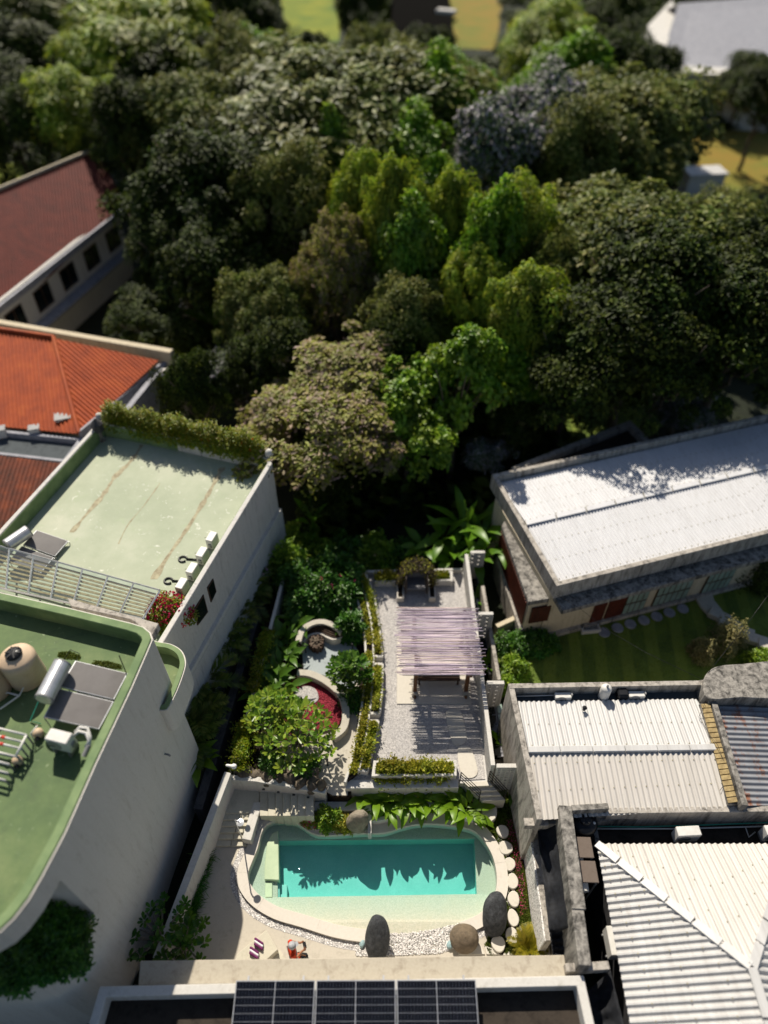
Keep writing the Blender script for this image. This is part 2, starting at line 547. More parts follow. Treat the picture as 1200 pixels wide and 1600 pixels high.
g = t.mix(t.ramp(t.noise(2.2, 5, .6, (1, 12, 12)), [(.45, (0, 0, 0)), (.75, (.7, .7, .7))]), g, '#57505c')
t.color(g); t.set(Roughness=.7); MT['bamboo_pole'] = t.m

# ground covers
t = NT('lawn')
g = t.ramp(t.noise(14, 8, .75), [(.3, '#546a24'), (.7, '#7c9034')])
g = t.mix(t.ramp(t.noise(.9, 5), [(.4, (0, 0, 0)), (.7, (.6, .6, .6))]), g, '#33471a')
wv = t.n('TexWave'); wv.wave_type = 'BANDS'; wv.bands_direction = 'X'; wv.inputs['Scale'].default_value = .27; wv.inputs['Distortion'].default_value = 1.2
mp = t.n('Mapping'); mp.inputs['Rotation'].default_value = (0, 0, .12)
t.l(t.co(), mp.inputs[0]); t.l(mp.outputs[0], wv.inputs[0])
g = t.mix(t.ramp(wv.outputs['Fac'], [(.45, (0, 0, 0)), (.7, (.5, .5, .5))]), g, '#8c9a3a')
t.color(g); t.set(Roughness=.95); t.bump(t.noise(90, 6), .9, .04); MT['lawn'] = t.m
t = NT('ground')
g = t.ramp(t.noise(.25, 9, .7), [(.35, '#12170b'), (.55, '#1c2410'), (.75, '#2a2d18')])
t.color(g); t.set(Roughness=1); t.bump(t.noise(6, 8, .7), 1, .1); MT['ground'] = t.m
t = NT('field')
g = t.ramp(t.noise(.12, 7, .7), [(.35, '#5e6418'), (.5, '#7c661c'), (.68, '#8c6420')])
g = t.mix(t.ramp(t.noise(3, 8, .8), [(.3, (0, 0, 0)), (.8, (.5, .5, .5))]), g, '#5f7420')
t.color(g); t.set(Roughness=1); MT['field'] = t.m
t = NT('green_field')
g = t.ramp(t.noise(.2, 7, .7), [(.35, '#556a18'), (.6, '#767c1a'), (.75, '#888420')])
t.color(g); t.set(Roughness=1); MT['green_field'] = t.m

def leaf_mat(name, cols, rough=.45, spec=.4, trans=.25):
    t = NT(name)
    ri = t.n('NewGeometry').outputs['Random Per Island']
    k = len(cols) - 1
    g = t.ramp(ri, [(i / k, c) for i, c in enumerate(cols)])
    g2 = t.n('HueSaturation'); t.l(g, g2.inputs['Color'])
    mr = t.n('MapRange'); mr.inputs['From Min'].default_value = .3; mr.inputs['From Max'].default_value = .7; mr.inputs['To Min'].default_value = .6; mr.inputs['To Max'].default_value = 1.35
    t.l(t.noise(.6, 4), mr.inputs['Value']); t.l(mr.outputs[0], g2.inputs['Value'])
    mh = t.n('MapRange'); mh.inputs['From Min'].default_value = .3; mh.inputs['From Max'].default_value = .7; mh.inputs['To Min'].default_value = .472; mh.inputs['To Max'].default_value = .525
    t.l(t.noise(.42, 3, .6), mh.inputs['Value']); t.l(mh.outputs[0], g2.inputs['Hue'])
    t.color(g2.outputs[0]); t.set(Roughness=rough); t.b.inputs['Specular IOR Level'].default_value = spec
    tl = t.n('BsdfTranslucent'); t.l(g2.outputs[0], tl.inputs[0])
    mx = t.n('MixShader'); mx.inputs[0].default_value = trans
    t.l(t.b.outputs[0], mx.inputs[1]); t.l(tl.outputs[0], mx.inputs[2]); t.l(mx.outputs[0], t.out.inputs['Surface'])
    MT[name] = t.m
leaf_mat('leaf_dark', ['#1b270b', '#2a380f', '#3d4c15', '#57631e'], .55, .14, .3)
leaf_mat('leaf_dome', ['#3e4b1b', '#515f20', '#69732c', '#8a8a4a', '#58661f', '#959252'], .5, .2, .34)
leaf_mat('leaf_olive', ['#707424', '#868a2e', '#989a3c', '#a29468', '#9c827c', '#7c8226'], .55, .3, .42)
leaf_mat('leaf_bright', ['#4e7014', '#64881a', '#7ca026', '#98b036'], .42, .35, .4)
leaf_mat('leaf_yellow', ['#66801e', '#7e9224', '#96a42c', '#b0b23c'], .5, .3, .42)
leaf_mat('leaf_silver', ['#34481e', '#486030', '#66744a', '#9c989c', '#b6acbc', '#3c5222', '#4c6430'], .45, .35, .3)
leaf_mat('leaf_frangi', ['#4a6c1a', '#608222', '#809a2e', '#96a83a'], .34, .45, .4)
leaf_mat('leaf_canna', ['#4a7014', '#5e8618', '#769a20', '#8eac28'], .38, .4, .45)
leaf_mat('leaf_canna_dark', ['#325616', '#42681c', '#527824', '#628428'], .38, .4, .42)
leaf_mat('leaf_trail', ['#6a7a1c', '#8a9226', '#a6a632', '#bcb444', '#5c6e1c'], .55, .3, .45)
leaf_mat('leaf_shrub', ['#28521a', '#38661c', '#4a7a22', '#5c8a28'], .38, .4, .42)
leaf_mat('leaf_palm', ['#465c20', '#587028', '#6c8030', '#84883c'], .42, .4, .42)
leaf_mat('leaf_gold_palm', ['#6a6c14', '#8a841c', '#a0962a'], .45, .4, .35)
leaf_mat('leaf_banana', ['#426c14', '#58841c', '#709824'], .38, .4, .45)
leaf_mat('leaf_hedge', ['#5c7214', '#74881a', '#8c9a22', '#a09424', '#506612'], .45, .4, .45)
leaf_mat('leaf_lawn', ['#5a7020', '#708628', '#849630'], .7, .2, .45)
leaf_mat('leaf_moss', ['#3f5216', '#55641c', '#687024'], .7, .2, .3)
leaf_mat('leaf_pale', ['#6a6a3c', '#86824c', '#9a9058', '#5a6034'], .5, .3, .3)
leaf_mat('petal_pink', ['#b02a5c', '#c83c70', '#d8608c', '#a82040'], .6, .2, .35)
leaf_mat('petal_red', ['#a81838', '#c02848', '#d84868'], .6, .2, .35)
leaf_mat('petal_lilac', ['#b08aa8', '#c8a0bc', '#d0b4c8'], .6, .2, .35)
leaf_mat('petal_orange', ['#b04a14', '#c8601c', '#d07a30'], .6, .2, .35)
leaf_mat('dry_vine', ['#3a332c', '#4c433a', '#5c5246'], .8, .2, .1)
# ------------------------------------------------------------------ foliage generators: (verts, triangles) arrays
def unit(a):
    return a / np.maximum(np.linalg.norm(a, axis=1, keepdims=True), 1e-9)
def rdir(n, g=rng):
    return unit(g.normal(size=(n, 3)))
def leaf_tris(c, d, nrm, L, Wd, fold=.25):
    """folded two-triangle leaves: base c, axis d, face normal nrm"""
    n = len(c)
    d = unit(d)
    s = unit(np.cross(d, nrm))
    up = np.cross(s, d)
    L = np.broadcast_to(np.asarray(L, float).reshape(-1, 1), (n, 1))
    Wd = np.broadcast_to(np.asarray(Wd, float).reshape(-1, 1), (n, 1))
    mid = c + d * L * .55
    V = np.stack([c, mid + s * Wd / 2 + up * Wd * fold, c + d * L, mid - s * Wd / 2 + up * Wd * fold], 1).reshape(-1, 3)
    b = np.arange(n)[:, None] * 4
    F = np.concatenate([b + np.array([[0, 1, 2]]), b + np.array([[0, 2, 3]])], 1).reshape(-1, 3)
    return V, F
def oval_leaves(c, d, nrm, L, Wd, fold=.12):
    """rounder six-point leaves with a folded midrib"""
    n = len(c)
    d = unit(d); s = unit(np.cross(d, nrm)); up = np.cross(s, d)
    L = np.broadcast_to(np.asarray(L, float).reshape(-1, 1), (n, 1)); Wd = np.broadcast_to(np.asarray(Wd, float).reshape(-1, 1), (n, 1))
    row = lambda t, w, sg: c + d * L * t + sg * s * Wd * w / 2 + up * Wd * fold * w
    V = np.stack([c, row(.4, .85, 1), row(.78, .95, 1), c + d * L, row(.78, .95, -1), row(.4, .85, -1)], 1).reshape(-1, 3)
    b = np.arange(n)[:, None] * 6
    F = np.concatenate([b + np.array([[i, j, k]]) for i, j, k in ((0, 1, 3), (1, 2, 3), (0, 3, 5), (3, 4, 5))], 1).reshape(-1, 3)
    return V, F
def join(parts):
    Vs, Fs, k = [], [], 0
    for V, F in parts:
        Vs.append(V); Fs.append(F + k); k += len(V)
    return np.concatenate(Vs), np.concatenate(Fs)
def crown_arrays(seed, R3, n_clump, per, clump_r, L, Wd, shell=.55, droop=0.0, flat=1.0, low=-.45):
    g = np.random.default_rng(seed)
    R3 = np.array(R3, float)
    nl = 9
    lc = rdir(nl, g); lc[:, 2] = np.abs(lc[:, 2]) * 1.0 - .5
    lc = lc * (.42 + .25 * g.random((nl, 1))); lc[0] = (0, 0, .1)
    lr = .38 + .24 * g.random(nl); lr[0] = .6
    li = g.choice(nl, size=n_clump * 3, p=lr ** 2 / (lr ** 2).sum())
    d = rdir(n_clump * 3, g)
    d[:, 2] = np.where(d[:, 2] < low, -d[:, 2], d[:, 2])
    q = lc[li] + d * lr[li][:, None] * (shell + (1 - shell) * g.random((len(li), 1)) ** .5)
    # keep the clumps that lie near the outside of the joined lobes
    dist = np.linalg.norm(q[:, None, :] - lc[None], axis=2) / lr[None]
    ok = np.array([np.all(np.delete(dist[i], li[i]) > .72) for i in range(len(q))])
    q, d = q[ok][:n_clump], d[ok][:n_clump]
    cc = q * R3 * (1 + .1 * g.normal(size=(len(q), 1)))
    k_ = max(3, len(q) // 9)
    cc[:k_] *= 1.13 + .1 * g.random((k_, 1))      # stray twigs break the outline
    cr = clump_r * (.45 + .85 * g.random(len(d)))
    cr[:k_] *= .6
    idx = np.repeat(np.arange(len(d)), per)
    ld = rdir(len(idx), g)
    ld[:, 2] = np.where(ld[:, 2] < -.35, -ld[:, 2], ld[:, 2])
    pos = cc[idx] + ld * (cr[idx, None] * (.72 + .34 * g.random((len(idx), 1)))) * np.array([1, 1, flat])
    out = unit(ld + .6 * d[idx])
    nr = unit(out * .9 + np.array([0, 0, .55]) + .42 * rdir(len(idx), g))
    ax = unit(unit(np.cross(nr, rdir(len(idx), g))) + .25 * out + np.array([0, 0, -droop]))
    s = .45 + 1.0 * g.random(len(idx))
    return leaf_tris(pos, ax, nr, L * s, Wd * s)
def wiggle(a, b, k, amp, g):
    a, b = np.array(a, float), np.array(b, float)
    out = []
    for i in range(k + 1):
        t = i / k
        out.append(a + (b - a) * t + (g.normal(size=3) * amp if 0 < i < k else 0))
    return out
def make_tree(kind, seed, R3, zc, n_clump, per, clump_r, L, Wd, mat, bark='bark', **k):
    """a tree whose base is the origin: trunk with limbs, and a leafy crown round (0,0,zc)"""
    t = thing('tree', 'tree', 'tree')
    g = np.random.default_rng(seed + 50)
    b = MB()
    rt = .045 * zc
    top = (g.normal() * .2, g.normal() * .2, zc)
    b.tube(wiggle((0, 0, -.3), top, 5, .06 * zc * .3, g), rt, 7, rt * .4)
    for i in range(7):
        a = i / 7 * 6.28 + g.random()
        z0 = zc * (.4 + .4 * g.random())
        e = np.array([math.cos(a) * R3[0] * .75, math.sin(a) * R3[1] * .75, zc + R3[2] * (g.random() - .3)])
        b.tube(wiggle((0, 0, z0), e, 4, .15, g), rt * .45, 5, rt * .1)
    b.build('trunk', MT[bark], t, True)
    V, F = crown_arrays(seed, R3, n_clump, per, clump_r, L, Wd, **k)
    V = V + np.array([0, 0, zc])
    finish('crown', npmesh('crown', V, F), MT[mat], t)
    return t
def shrub_arrays(seed, R3, n, L, Wd, zc=None, jit=.9, shell=.5):
    """bushy dome, base at z=0"""
    g = np.random.default_rng(seed)
    d = rdir(n, g)
    d[:, 2] = np.abs(d[:, 2]) - .15
    a = np.arctan2(d[:, 1], d[:, 0])
    lob = 1 + .14 * np.sin(3 * a + seed) + .12 * np.sin(5 * a + seed * 2 + 4 * d[:, 2]) + .1 * np.sin(9 * a - seed + 7 * d[:, 2])
    r = (shell + (1 - shell) * g.random(n) ** .5) * lob
    pos = d * r[:, None] * np.array(R3) + np.array([0, 0, R3[2] * .12])
    nr = unit(d * .7 + np.array([0, 0, .7]) + .45 * rdir(n, g))
    ax = unit(unit(np.cross(nr, rdir(n, g))) + .5 * d)
    s = .65 + .7 * g.random(n)
    return leaf_tris(pos, ax, nr, L * s, Wd * s)
def flowers_arrays(seed, R3, n, size, lo=.2):
    g = np.random.default_rng(seed + 900)
    d = rdir(n * 3, g); d = d[d[:, 2] > lo][:n]
    pos = d * np.array(R3) * (.95 + .15 * g.random((len(d), 1)))
    parts = []
    for k in range(4):
        parts.append(leaf_tris(pos, unit(rdir(len(d), g) + d), unit(d + .4 * rdir(len(d), g)), size * (.7 + .6 * g.random(len(d))), size * .8))
    return join(parts)
def shrub(name, label, cat, p, R3, n, L, Wd, mat, seed, group=None, flower=None, nf=20, fs=.1, rz=0):
    t = thing(name, label, cat, p, group)
    me = npmesh('foliage', *shrub_arrays(seed, R3, n, L, Wd))
    o = link(bpy.data.objects.new('foliage', me)); me.materials.append(MT[mat]); o.parent = t
    b = MB()
    g = np.random.default_rng(seed)
    for i in range(5):
        a = i * 1.26
        b.tube(wiggle((0, 0, -.1), (math.cos(a) * R3[0] * .6, math.sin(a) * R3[1] * .6, R3[2] * .75), 3, .05, g), .025, 5, .01)
    me2 = bpy.data.meshes.new('stem'); me2.from_pydata(b.v, [], b.f); me2.materials.append(MT['bark'])
    s = link(bpy.data.objects.new('stem', me2)); s.parent = t
    if flower:
        me3 = npmesh('flower', *flowers_arrays(seed, R3, nf, fs)); me3.materials.append(MT[flower])
        f = link(bpy.data.objects.new('flowers', me3)); f.parent = t; f['kind'] = 'stuff'
    t.rotation_euler.z = rz
    return t
def blade(base, az, L, Wd, e0, droop, nseg=6, petiole=.15, fold=.12, twist=0.0):
    """one long arching leaf with a folded midrib; returns verts, quads"""
    p = np.array(base, float)
    h = np.array([math.cos(az), math.sin(az), 0])
    s = np.array([-math.sin(az), math.cos(az), 0])
    V, F = [], []
    for i in range(nseg + 1):
        t = i / nseg
        e = e0 - droop * t
        d = h * math.cos(e) + np.array([0, 0, math.sin(e)])
        upv = -h * math.sin(e) + np.array([0, 0, math.cos(e)])
        w = 0.012 if t < petiole else Wd * .5 * math.sin(math.pi * min(1, max(0.02, (t - petiole) / (1 - petiole))) ** .8)
        w = max(w, .01)
        ss = s * math.cos(twist * t) + upv * math.sin(twist * t)
        V += [p - ss * w + upv * w * fold * 2, p, p + ss * w + upv * w * fold * 2]
        if i < nseg:
            a = 3 * i
            F += [(a, a + 1, a + 4, a + 3), (a + 1, a + 2, a + 5, a + 4)]
        p = p + d * L / nseg
    return np.array(V), np.array(F)
def leafy_plant(name, label, cat, p, arrays, mat, group=None, rz=0.0, part='leaves', s=1.0):
    t = thing(name, label, cat, p, group)
    me = npmesh(part, *arrays); me.materials.append(MT[mat])
    o = link(bpy.data.objects.new(part, me)); o.parent = t
    t.rotation_euler.z = rz
    t.scale = (s, s, s)
    return t
def blade_tree(name, label, cat, p, seed, n, L, Wd, mat, group=None, e=(.5, 1.3), droop=(.6, 1.4), stalk=0.0, spread=.1, rz=0.0):
    """clump plant whose every big leaf is a part of its own, copies sharing a few leaf shapes"""
    t = thing(name, label, cat, p, group)
    g = np.random.default_rng(seed)
    key = (mat, round(L, 2), round(Wd, 2))
    if key not in BLADES:
        BLADES[key] = []
        for k in range(4):
            V, F = blade((0, 0, 0), 0, L * (.85 + .1 * k), Wd * (.9 + .08 * k), 0.0, .75 + .2 * k, 7, .18, twist=(k - 1.5) * .3)
            me = npmesh('leaf', V, F); me.materials.append(MT[mat])
            me.polygons.foreach_set('use_smooth', [True] * len(me.polygons))
            BLADES[key].append(me)
    for i in range(n):
        az = i * 2.399 + g.random() * .6
        o = link(bpy.data.objects.new('leaf', BLADES[key][int(g.integers(4))]))
        o.parent = t
        rr = spread * math.sqrt(g.random())
        o.location = (math.cos(az) * rr, math.sin(az) * rr, stalk * (.75 + .3 * g.random()))
        el = e[0] + (e[1] - e[0]) * g.random()
        o.rotation_euler = (0, -el, az)
        sc = .75 + .4 * g.random()
        o.scale = (sc, sc, sc)
    if stalk > .3:
        b = MB()
        b.tube([(0, 0, -.1), (.03, 0, stalk * .5), (0, 0.02, stalk)], .11, 8, .07)
        me = bpy.data.meshes.new('stalk'); me.from_pydata(b.v, [], b.f); me.materials.append(MT['leaf_banana'])
        o = link(bpy.data.objects.new('stalk', me)); o.parent = t
    t.rotation_euler.z = rz
    return t
BLADES = {}
def palm_arrays(seed, nf, L, n_leaf=34, leafL=.35, e=(.3, 1.3), droop=1.3, z0=0.0):
    g = np.random.default_rng(seed)
    parts = []
    for i in range(nf):
        az = i * 2.399 + g.random() * .4
        e0 = e[0] + (e[1] - e[0]) * g.random()
        Lf = L * (.75 + .4 * g.random())
        p = np.array([0, 0, z0], float)
        h = np.array([math.cos(az), math.sin(az), 0]); s = np.array([-math.sin(az), math.cos(az), 0])
        c, ax, nr, ll = [], [], [], []
        for k in range(n_leaf):
            t = k / n_leaf
            ee = e0 - droop * t
            d = h * math.cos(ee) + np.array([0, 0, math.sin(ee)])
            upv = -h * math.sin(ee) + np.array([0, 0, math.cos(ee)])
            p = p + d * Lf / n_leaf
            if t > .15:
                for sg in (-1, 1):
                    c.append(p.copy()); ax.append(d * .7 + sg * s * .8 + upv * .15 + g.normal(size=3) * .08); nr.append(upv)
                    ll.append(leafL * (math.sin(math.pi * (.15 + .8 * t)) * .9 + .2))
            c.append(p.copy()); ax.append(d); nr.append(upv); ll.append(Lf / n_leaf * 1.3)
        ll = np.array(ll)
        parts.append(leaf_tris(np.array(c), np.array(ax), np.array(nr), ll, np.clip(ll * .2, .02, .085), .1))
    return join(parts)
def scatter_leaves(seed, poly, n, z, hgt_, L, Wd, lift=.6):
    """low ground cover over a polygon"""
    g = np.random.default_rng(seed)
    P = np.array([(p[0], p[1]) for p in poly])
    lo, hi = P.min(0), P.max(0)
    out = []
    while len(out) < n:
        q = lo + (hi - lo) * g.random((n, 2))
        out += [x for x in q if inside(x, poly)]
    q = np.array(out[:n])
    bumps = .5 + .5 * np.sin(q[:, 0] * 5.1 + seed) * np.sin(q[:, 1] * 4.3 + seed * 2) + .3 * np.sin(q[:, 0] * 11) * np.sin(q[:, 1] * 13)
    pos = np.column_stack([q, z + hgt_ * np.clip(bumps, .05, 1.4) * g.random(n)])
    ax = unit(rdir(n, g) + np.array([0, 0, lift]))
    nr = unit(np.array([0, 0, 1.0]) + .6 * rdir(n, g))
    s = .6 + .8 * g.random(n)
    return leaf_tris(pos, ax, nr, L * s, Wd * s)
def line_leaves(seed, line, n, half, hgt_, L, Wd, hang=0.0):
    """trailing plants along a line of 3-D points"""
    g = np.random.default_rng(seed)
    A = np.array([tuple(p) for p in line], float)
    seg = np.linalg.norm(np.diff(A, axis=0), axis=1); cum = np.concatenate([[0], np.cumsum(seg)])
    u = g.random(n) * cum[-1]
    dens = .5 + .5 * np.sin(u * 2.3 + seed) * np.sin(u * .9 + seed)
    u = u[g.random(n) < .35 + .65 * dens]
    n = len(u)
    P = np.column_stack([np.interp(u, cum, A[:, k]) for k in range(3)])
    i = np.clip(np.searchsorted(cum, u) - 1, 0, len(seg) - 1)
    T = unit((A[1:] - A[:-1])[i])
    S = np.column_stack([-T[:, 1], T[:, 0], np.zeros(n)])
    off = g.normal(size=n) * half * .55
    clump = .55 + .45 * np.sin(u * 4.7 + seed * 3) + .25 * np.sin(u * 11 + seed)
    z = hgt_ * np.clip(clump, .1, 1.3) * g.random(n) - np.where(np.abs(off) > half * .7, hang * g.random(n), 0)
    pos = P + S * off[:, None] + np.column_stack([np.zeros(n), np.zeros(n), z])
    ax = unit(rdir(n, g) + np.array([0, 0, .3]))
    nr = unit(np.array([0, 0, 1.0]) + .7 * rdir(n, g))
    s = .6 + .8 * g.random(n)
    return leaf_tris(pos, ax, nr, L * s, Wd * s)
def rosette_tree(name, label, cat, p, seed, H, spread, n_tip, L, Wd, mat, group=None, per=12, rz=0.0):
    """frangipani-like tree: forking bare limbs, a rosette of leaves at every tip"""
    t = thing(name, label, cat, p, group)
    g = np.random.default_rng(seed)
    b = MB()
    b.tube(wiggle((0, 0, -.1), (0, 0, H * .35), 3, .04, g), .1, 7, .08)
    parts = []
    for i in range(n_tip):
        a = i * 2.399 + g.random() * .3
        r = spread * math.sqrt((i + .5) / n_tip)
        tip = np.array([math.cos(a) * r, math.sin(a) * r, H * (1 - .45 * (r / spread) ** 2) + g.normal() * H * .06])
        mid = np.array([math.cos(a) * r * .45, math.sin(a) * r * .45, H * .62])
        b.tube([(0, 0, H * .3), tuple(mid), tuple(tip)], .045, 5, .02)
        k = per
        az = np.arange(k) * 2.399 + g.random() * 6
        el = .15 + .7 * g.random(k)
        ax = np.column_stack([np.cos(az) * np.cos(el), np.sin(az) * np.cos(el), np.sin(el)])
        nr = np.column_stack([-np.cos(az) * np.sin(el), -np.sin(az) * np.sin(el), np.cos(el)])
        s = .7 + .5 * g.random(k)
        parts.append(oval_leaves(np.repeat(tip[None], k, 0) + ax * .03, ax, nr, L * s, Wd * s))
    b.build('branches', MT['pale_bark'], None, True).parent = t
    me = npmesh('foliage', *join(parts)); me.materials.append(MT[mat])
    link(bpy.data.objects.new('foliage', me)).parent = t
    t.rotation_euler.z = rz
    return t
def boulder(name, label, p, R3, mat, seed, group=None, rz=0.0, tilt=(0, 0), parent=None, rough=.12, sub=4, cat='boulder'):
    bm = bmesh.new()
    bmesh.ops.create_icosphere(bm, subdivisions=sub, radius=1)
    g = np.random.default_rng(seed)
    ph = g.random(9) * 6
    for v in bm.verts:
        q = v.co
        d = 1 + rough * (math.sin(2.1 * q.x + ph[0]) * math.sin(2.4 * q.y + ph[1]) + .6 * math.sin(3.7 * q.z + ph[2] + q.x * 2)) \
            + rough * .35 * math.sin(6.3 * q.x + ph[3]) * math.sin(5.7 * q.y + ph[4]) * math.sin(6.1 * q.z + ph[5]) + rough * .12 * math.sin(15 * q.x + ph[6] + 9 * q.z) * math.sin(13 * q.y + ph[7])
        v.co = Vector((q.x * R3[0], q.y * R3[1], q.z * R3[2])) * d
    me = bpy.data.meshes.new(name); bm.to_mesh(me); bm.free()
    me.materials.append(MT[mat])
    me.polygons.foreach_set('use_smooth', [True] * len(me.polygons))
    o = link(bpy.data.objects.new(name, me))
    o.location = Vector(p); o.rotation_euler = (tilt[0], tilt[1], rz)
    if parent is not None: o.parent = parent
    else: tag(o, label, cat, group)
    return o
def pebbles(name, poly, n, z, r, label=None, mat='pebble', parent=None, seed=3):
    """loose stones: one mass of little faceted pebbles"""
    g = np.random.default_rng(seed)
    P = np.array([(p[0], p[1]) for p in poly]); lo, hi = P.min(0), P.max(0)
    out = []
    while len(out) < n:
        out += [x for x in lo + (hi - lo) * g.random((n, 2)) if inside(x, poly)]
    q = np.array(out[:n])
    zz = np.array([z(x[0], x[1]) for x in q]) if callable(z) else np.full(n, z)
    ctr = np.column_stack([q, zz + r * .3 * g.random(n)])
    s = r * (.6 + .7 * g.random((n, 1)))
    a = g.random(n) * 6.28
    ux = np.column_stack([np.cos(a), np.sin(a), np.zeros(n)]); uy = np.column_stack([-np.sin(a), np.cos(a), np.zeros(n)]); uz = np.tile([0, 0, 1.0], (n, 1))
    V = np.stack([ctr + ux * s, ctr + uy * s * .75, ctr - ux * s * .9, ctr - uy * s * .7, ctr + uz * s * .5 + ux * s * .2, ctr - uz * s * .5], 1).reshape(-1, 3)
    b = np.arange(n)[:, None] * 6
    tri = np.array([[0, 1, 4], [1, 2, 4], [2, 3, 4], [3, 0, 4], [1, 0, 5], [2, 1, 5], [3, 2, 5], [0, 3, 5]])
    F = (b[:, None, :] + tri[None]).reshape(-1, 3)
    o = finish(name, npmesh(name, V, F), MT[mat], parent)
    o['kind'] = 'stuff'
    if label and parent is None: o['label'] = label; o['category'] = 'pebbles'
    return o
def corrugated(poly, along, pitch, amp, m, parent, name='roof_sheet', per=8, prof='wave', fix=()):
    """corrugated sheets over a convex planar polygon; ridges run along `along`; every sheet `per` waves wide is one part"""
    P = [Vector(p) for p in poly]
    nrm = geometry.normal(P[:3])
    if nrm.z < 0: nrm = -nrm
    d = Vector(along); d = (d - nrm * d.dot(nrm)).normalized()
    s = nrm.cross(d).normalized()
    o = P[0]
    q = [((p - o).dot(s), (p - o).dot(d)) for p in P]
    s0, s1 = min(x for x, _ in q) + 1e-4, max(x for x, _ in q) - 1e-4
    K = 8
    step = pitch / K
    nst = int((s1 - s0) / step)
    def span(x):
        ts = []
        n = len(q)
        for i in range(n):
            (a, ta), (b, tb) = q[i], q[(i + 1) % n]
            if (a - x) * (b - x) <= 0 and abs(a - b) > 1e-9:
                ts.append(ta + (tb - ta) * (x - a) / (b - a))
        return (min(ts), max(ts)) if len(ts) >= 2 else None
    rows = []
    for i in range(nst + 1):
        x = s0 + i * step
        sp = span(x)
        if sp is None: continue
        ph = (i % K) / K
        h = amp * math.cos(2 * math.pi * ph) if prof == 'wave' else amp * (1 if ph < .3 else (-1 if .45 < ph < .85 else 0))
        rows.append((i, o + s * x + d * sp[0] + nrm * h, o + s * x + d * sp[1] + nrm * h))
    if fix:
        fb = MB()
        for i, a, c in rows:
            if i % (2 * K) == 0:
                for f in fix: fb.box(a.lerp(c, f) + nrm * .012, (.035, .035, .02))
        fb.build('fixings', MT['seam_stain'], parent, kind='stuff')
    k = 0
    W_ = per * K
    while k < len(rows) - 1:
        chunk = rows[k:k + W_ + 1]
        if len(chunk) < 2: break
        b = MB()
        lift = nrm * (.004 * ((k // W_) % 2))
        vs = []
        for _, a, c in chunk: vs += [a + lift, c + lift]
        b.add(vs, [(2 * i, 2 * i + 2, 2 * i + 3, 2 * i + 1) for i in range(len(chunk) - 1)])
        me = bpy.data.meshes.new(name); me.from_pydata(b.v, [], b.f)
        if me.polygons[0].normal.z < 0: me.flip_normals()
        finish(name, me, m, parent, prof == 'wave')
        k += W_
# ------------------------------------------------------------------ the ground and the pool court
GZ = -0.3
hole = [(-5.4, 4.6), (4.4, 4.6), (4.4, 12.0), (-5.4, 12.0)]
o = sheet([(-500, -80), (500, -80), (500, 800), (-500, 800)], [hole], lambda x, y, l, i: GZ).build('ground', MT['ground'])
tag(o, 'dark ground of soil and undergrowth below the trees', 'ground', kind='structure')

WATER_PX = [(435, 1281.5), (460, 1283.5), (475, 1292), (492, 1302), (515, 1304), (560, 1301), (600, 1300), (625, 1292.5), (650, 1287), (680, 1286), (720, 1291), (745, 1300), (765, 1325), (775, 1350), (778.5, 1380), (772, 1405), (757, 1425), (735, 1438), (700, 1449), (670, 1455), (640, 1458), (610, 1458), (570, 1455), (525, 1447.5), (475, 1432), (435, 1420), (405, 1402), (389, 1382), (386, 1365), (393, 1345), (401, 1325), (407, 1302), (417, 1287)]
rim = ccw([(p.x, p.y) for p in smooth_line([at(u, v, .05) for u, v in WATER_PX], 4, True)])
if (Vector(rim[0]) - Vector(rim[1])).length < 1e-4: rim = rim[1:]
outer = [tuple(p) for p in offset_line(rim, -.36, True)]
outer2 = [tuple(p) for p in offset_line(rim, -.60, True)]
deck_out = [(-8.6, 4.0), (5.6, 4.0), (5.6, 12.7), (-5.9, 12.7), (-6.1, 11.2), (-7.6, 5.6)]
dk = sheet(deck_out, [outer], lambda x, y, l, i: 0.0)
n = len(deck_out)
dk.add([(x, y, 0) for x, y in deck_out] + [(x, y, -.6) for x, y in deck_out], [(i, (i + 1) % n, n + (i + 1) % n, n + i) for i in range(n)])
o = dk.build('pool_deck', MT['deck_stone'])
tag(o, 'pale stone deck around the pool', 'deck', kind='structure')

# pool: one built-in thing
pool = thing('swimming_pool', 'free-form turquoise swimming pool with pale coping and a pebble beach', 'pool', at(590, 1370, 0))
basin = ccw([tuple(at(u, v, -.35)[:2]) for u, v in [(433, 1314), (741, 1311), (745, 1397), (434, 1402)]])
def shelf_z(x, y, l, i):
    if l == 1: return -.34
    p = Vector((x, y))
    # the beach side (front) rises to the deck, elsewhere the shelf stays under water
    f = max(0, min(1, (7.75 - y) / .9))
    return -.32 + .30 * f
sh = sheet(outer, [basin], shelf_z)
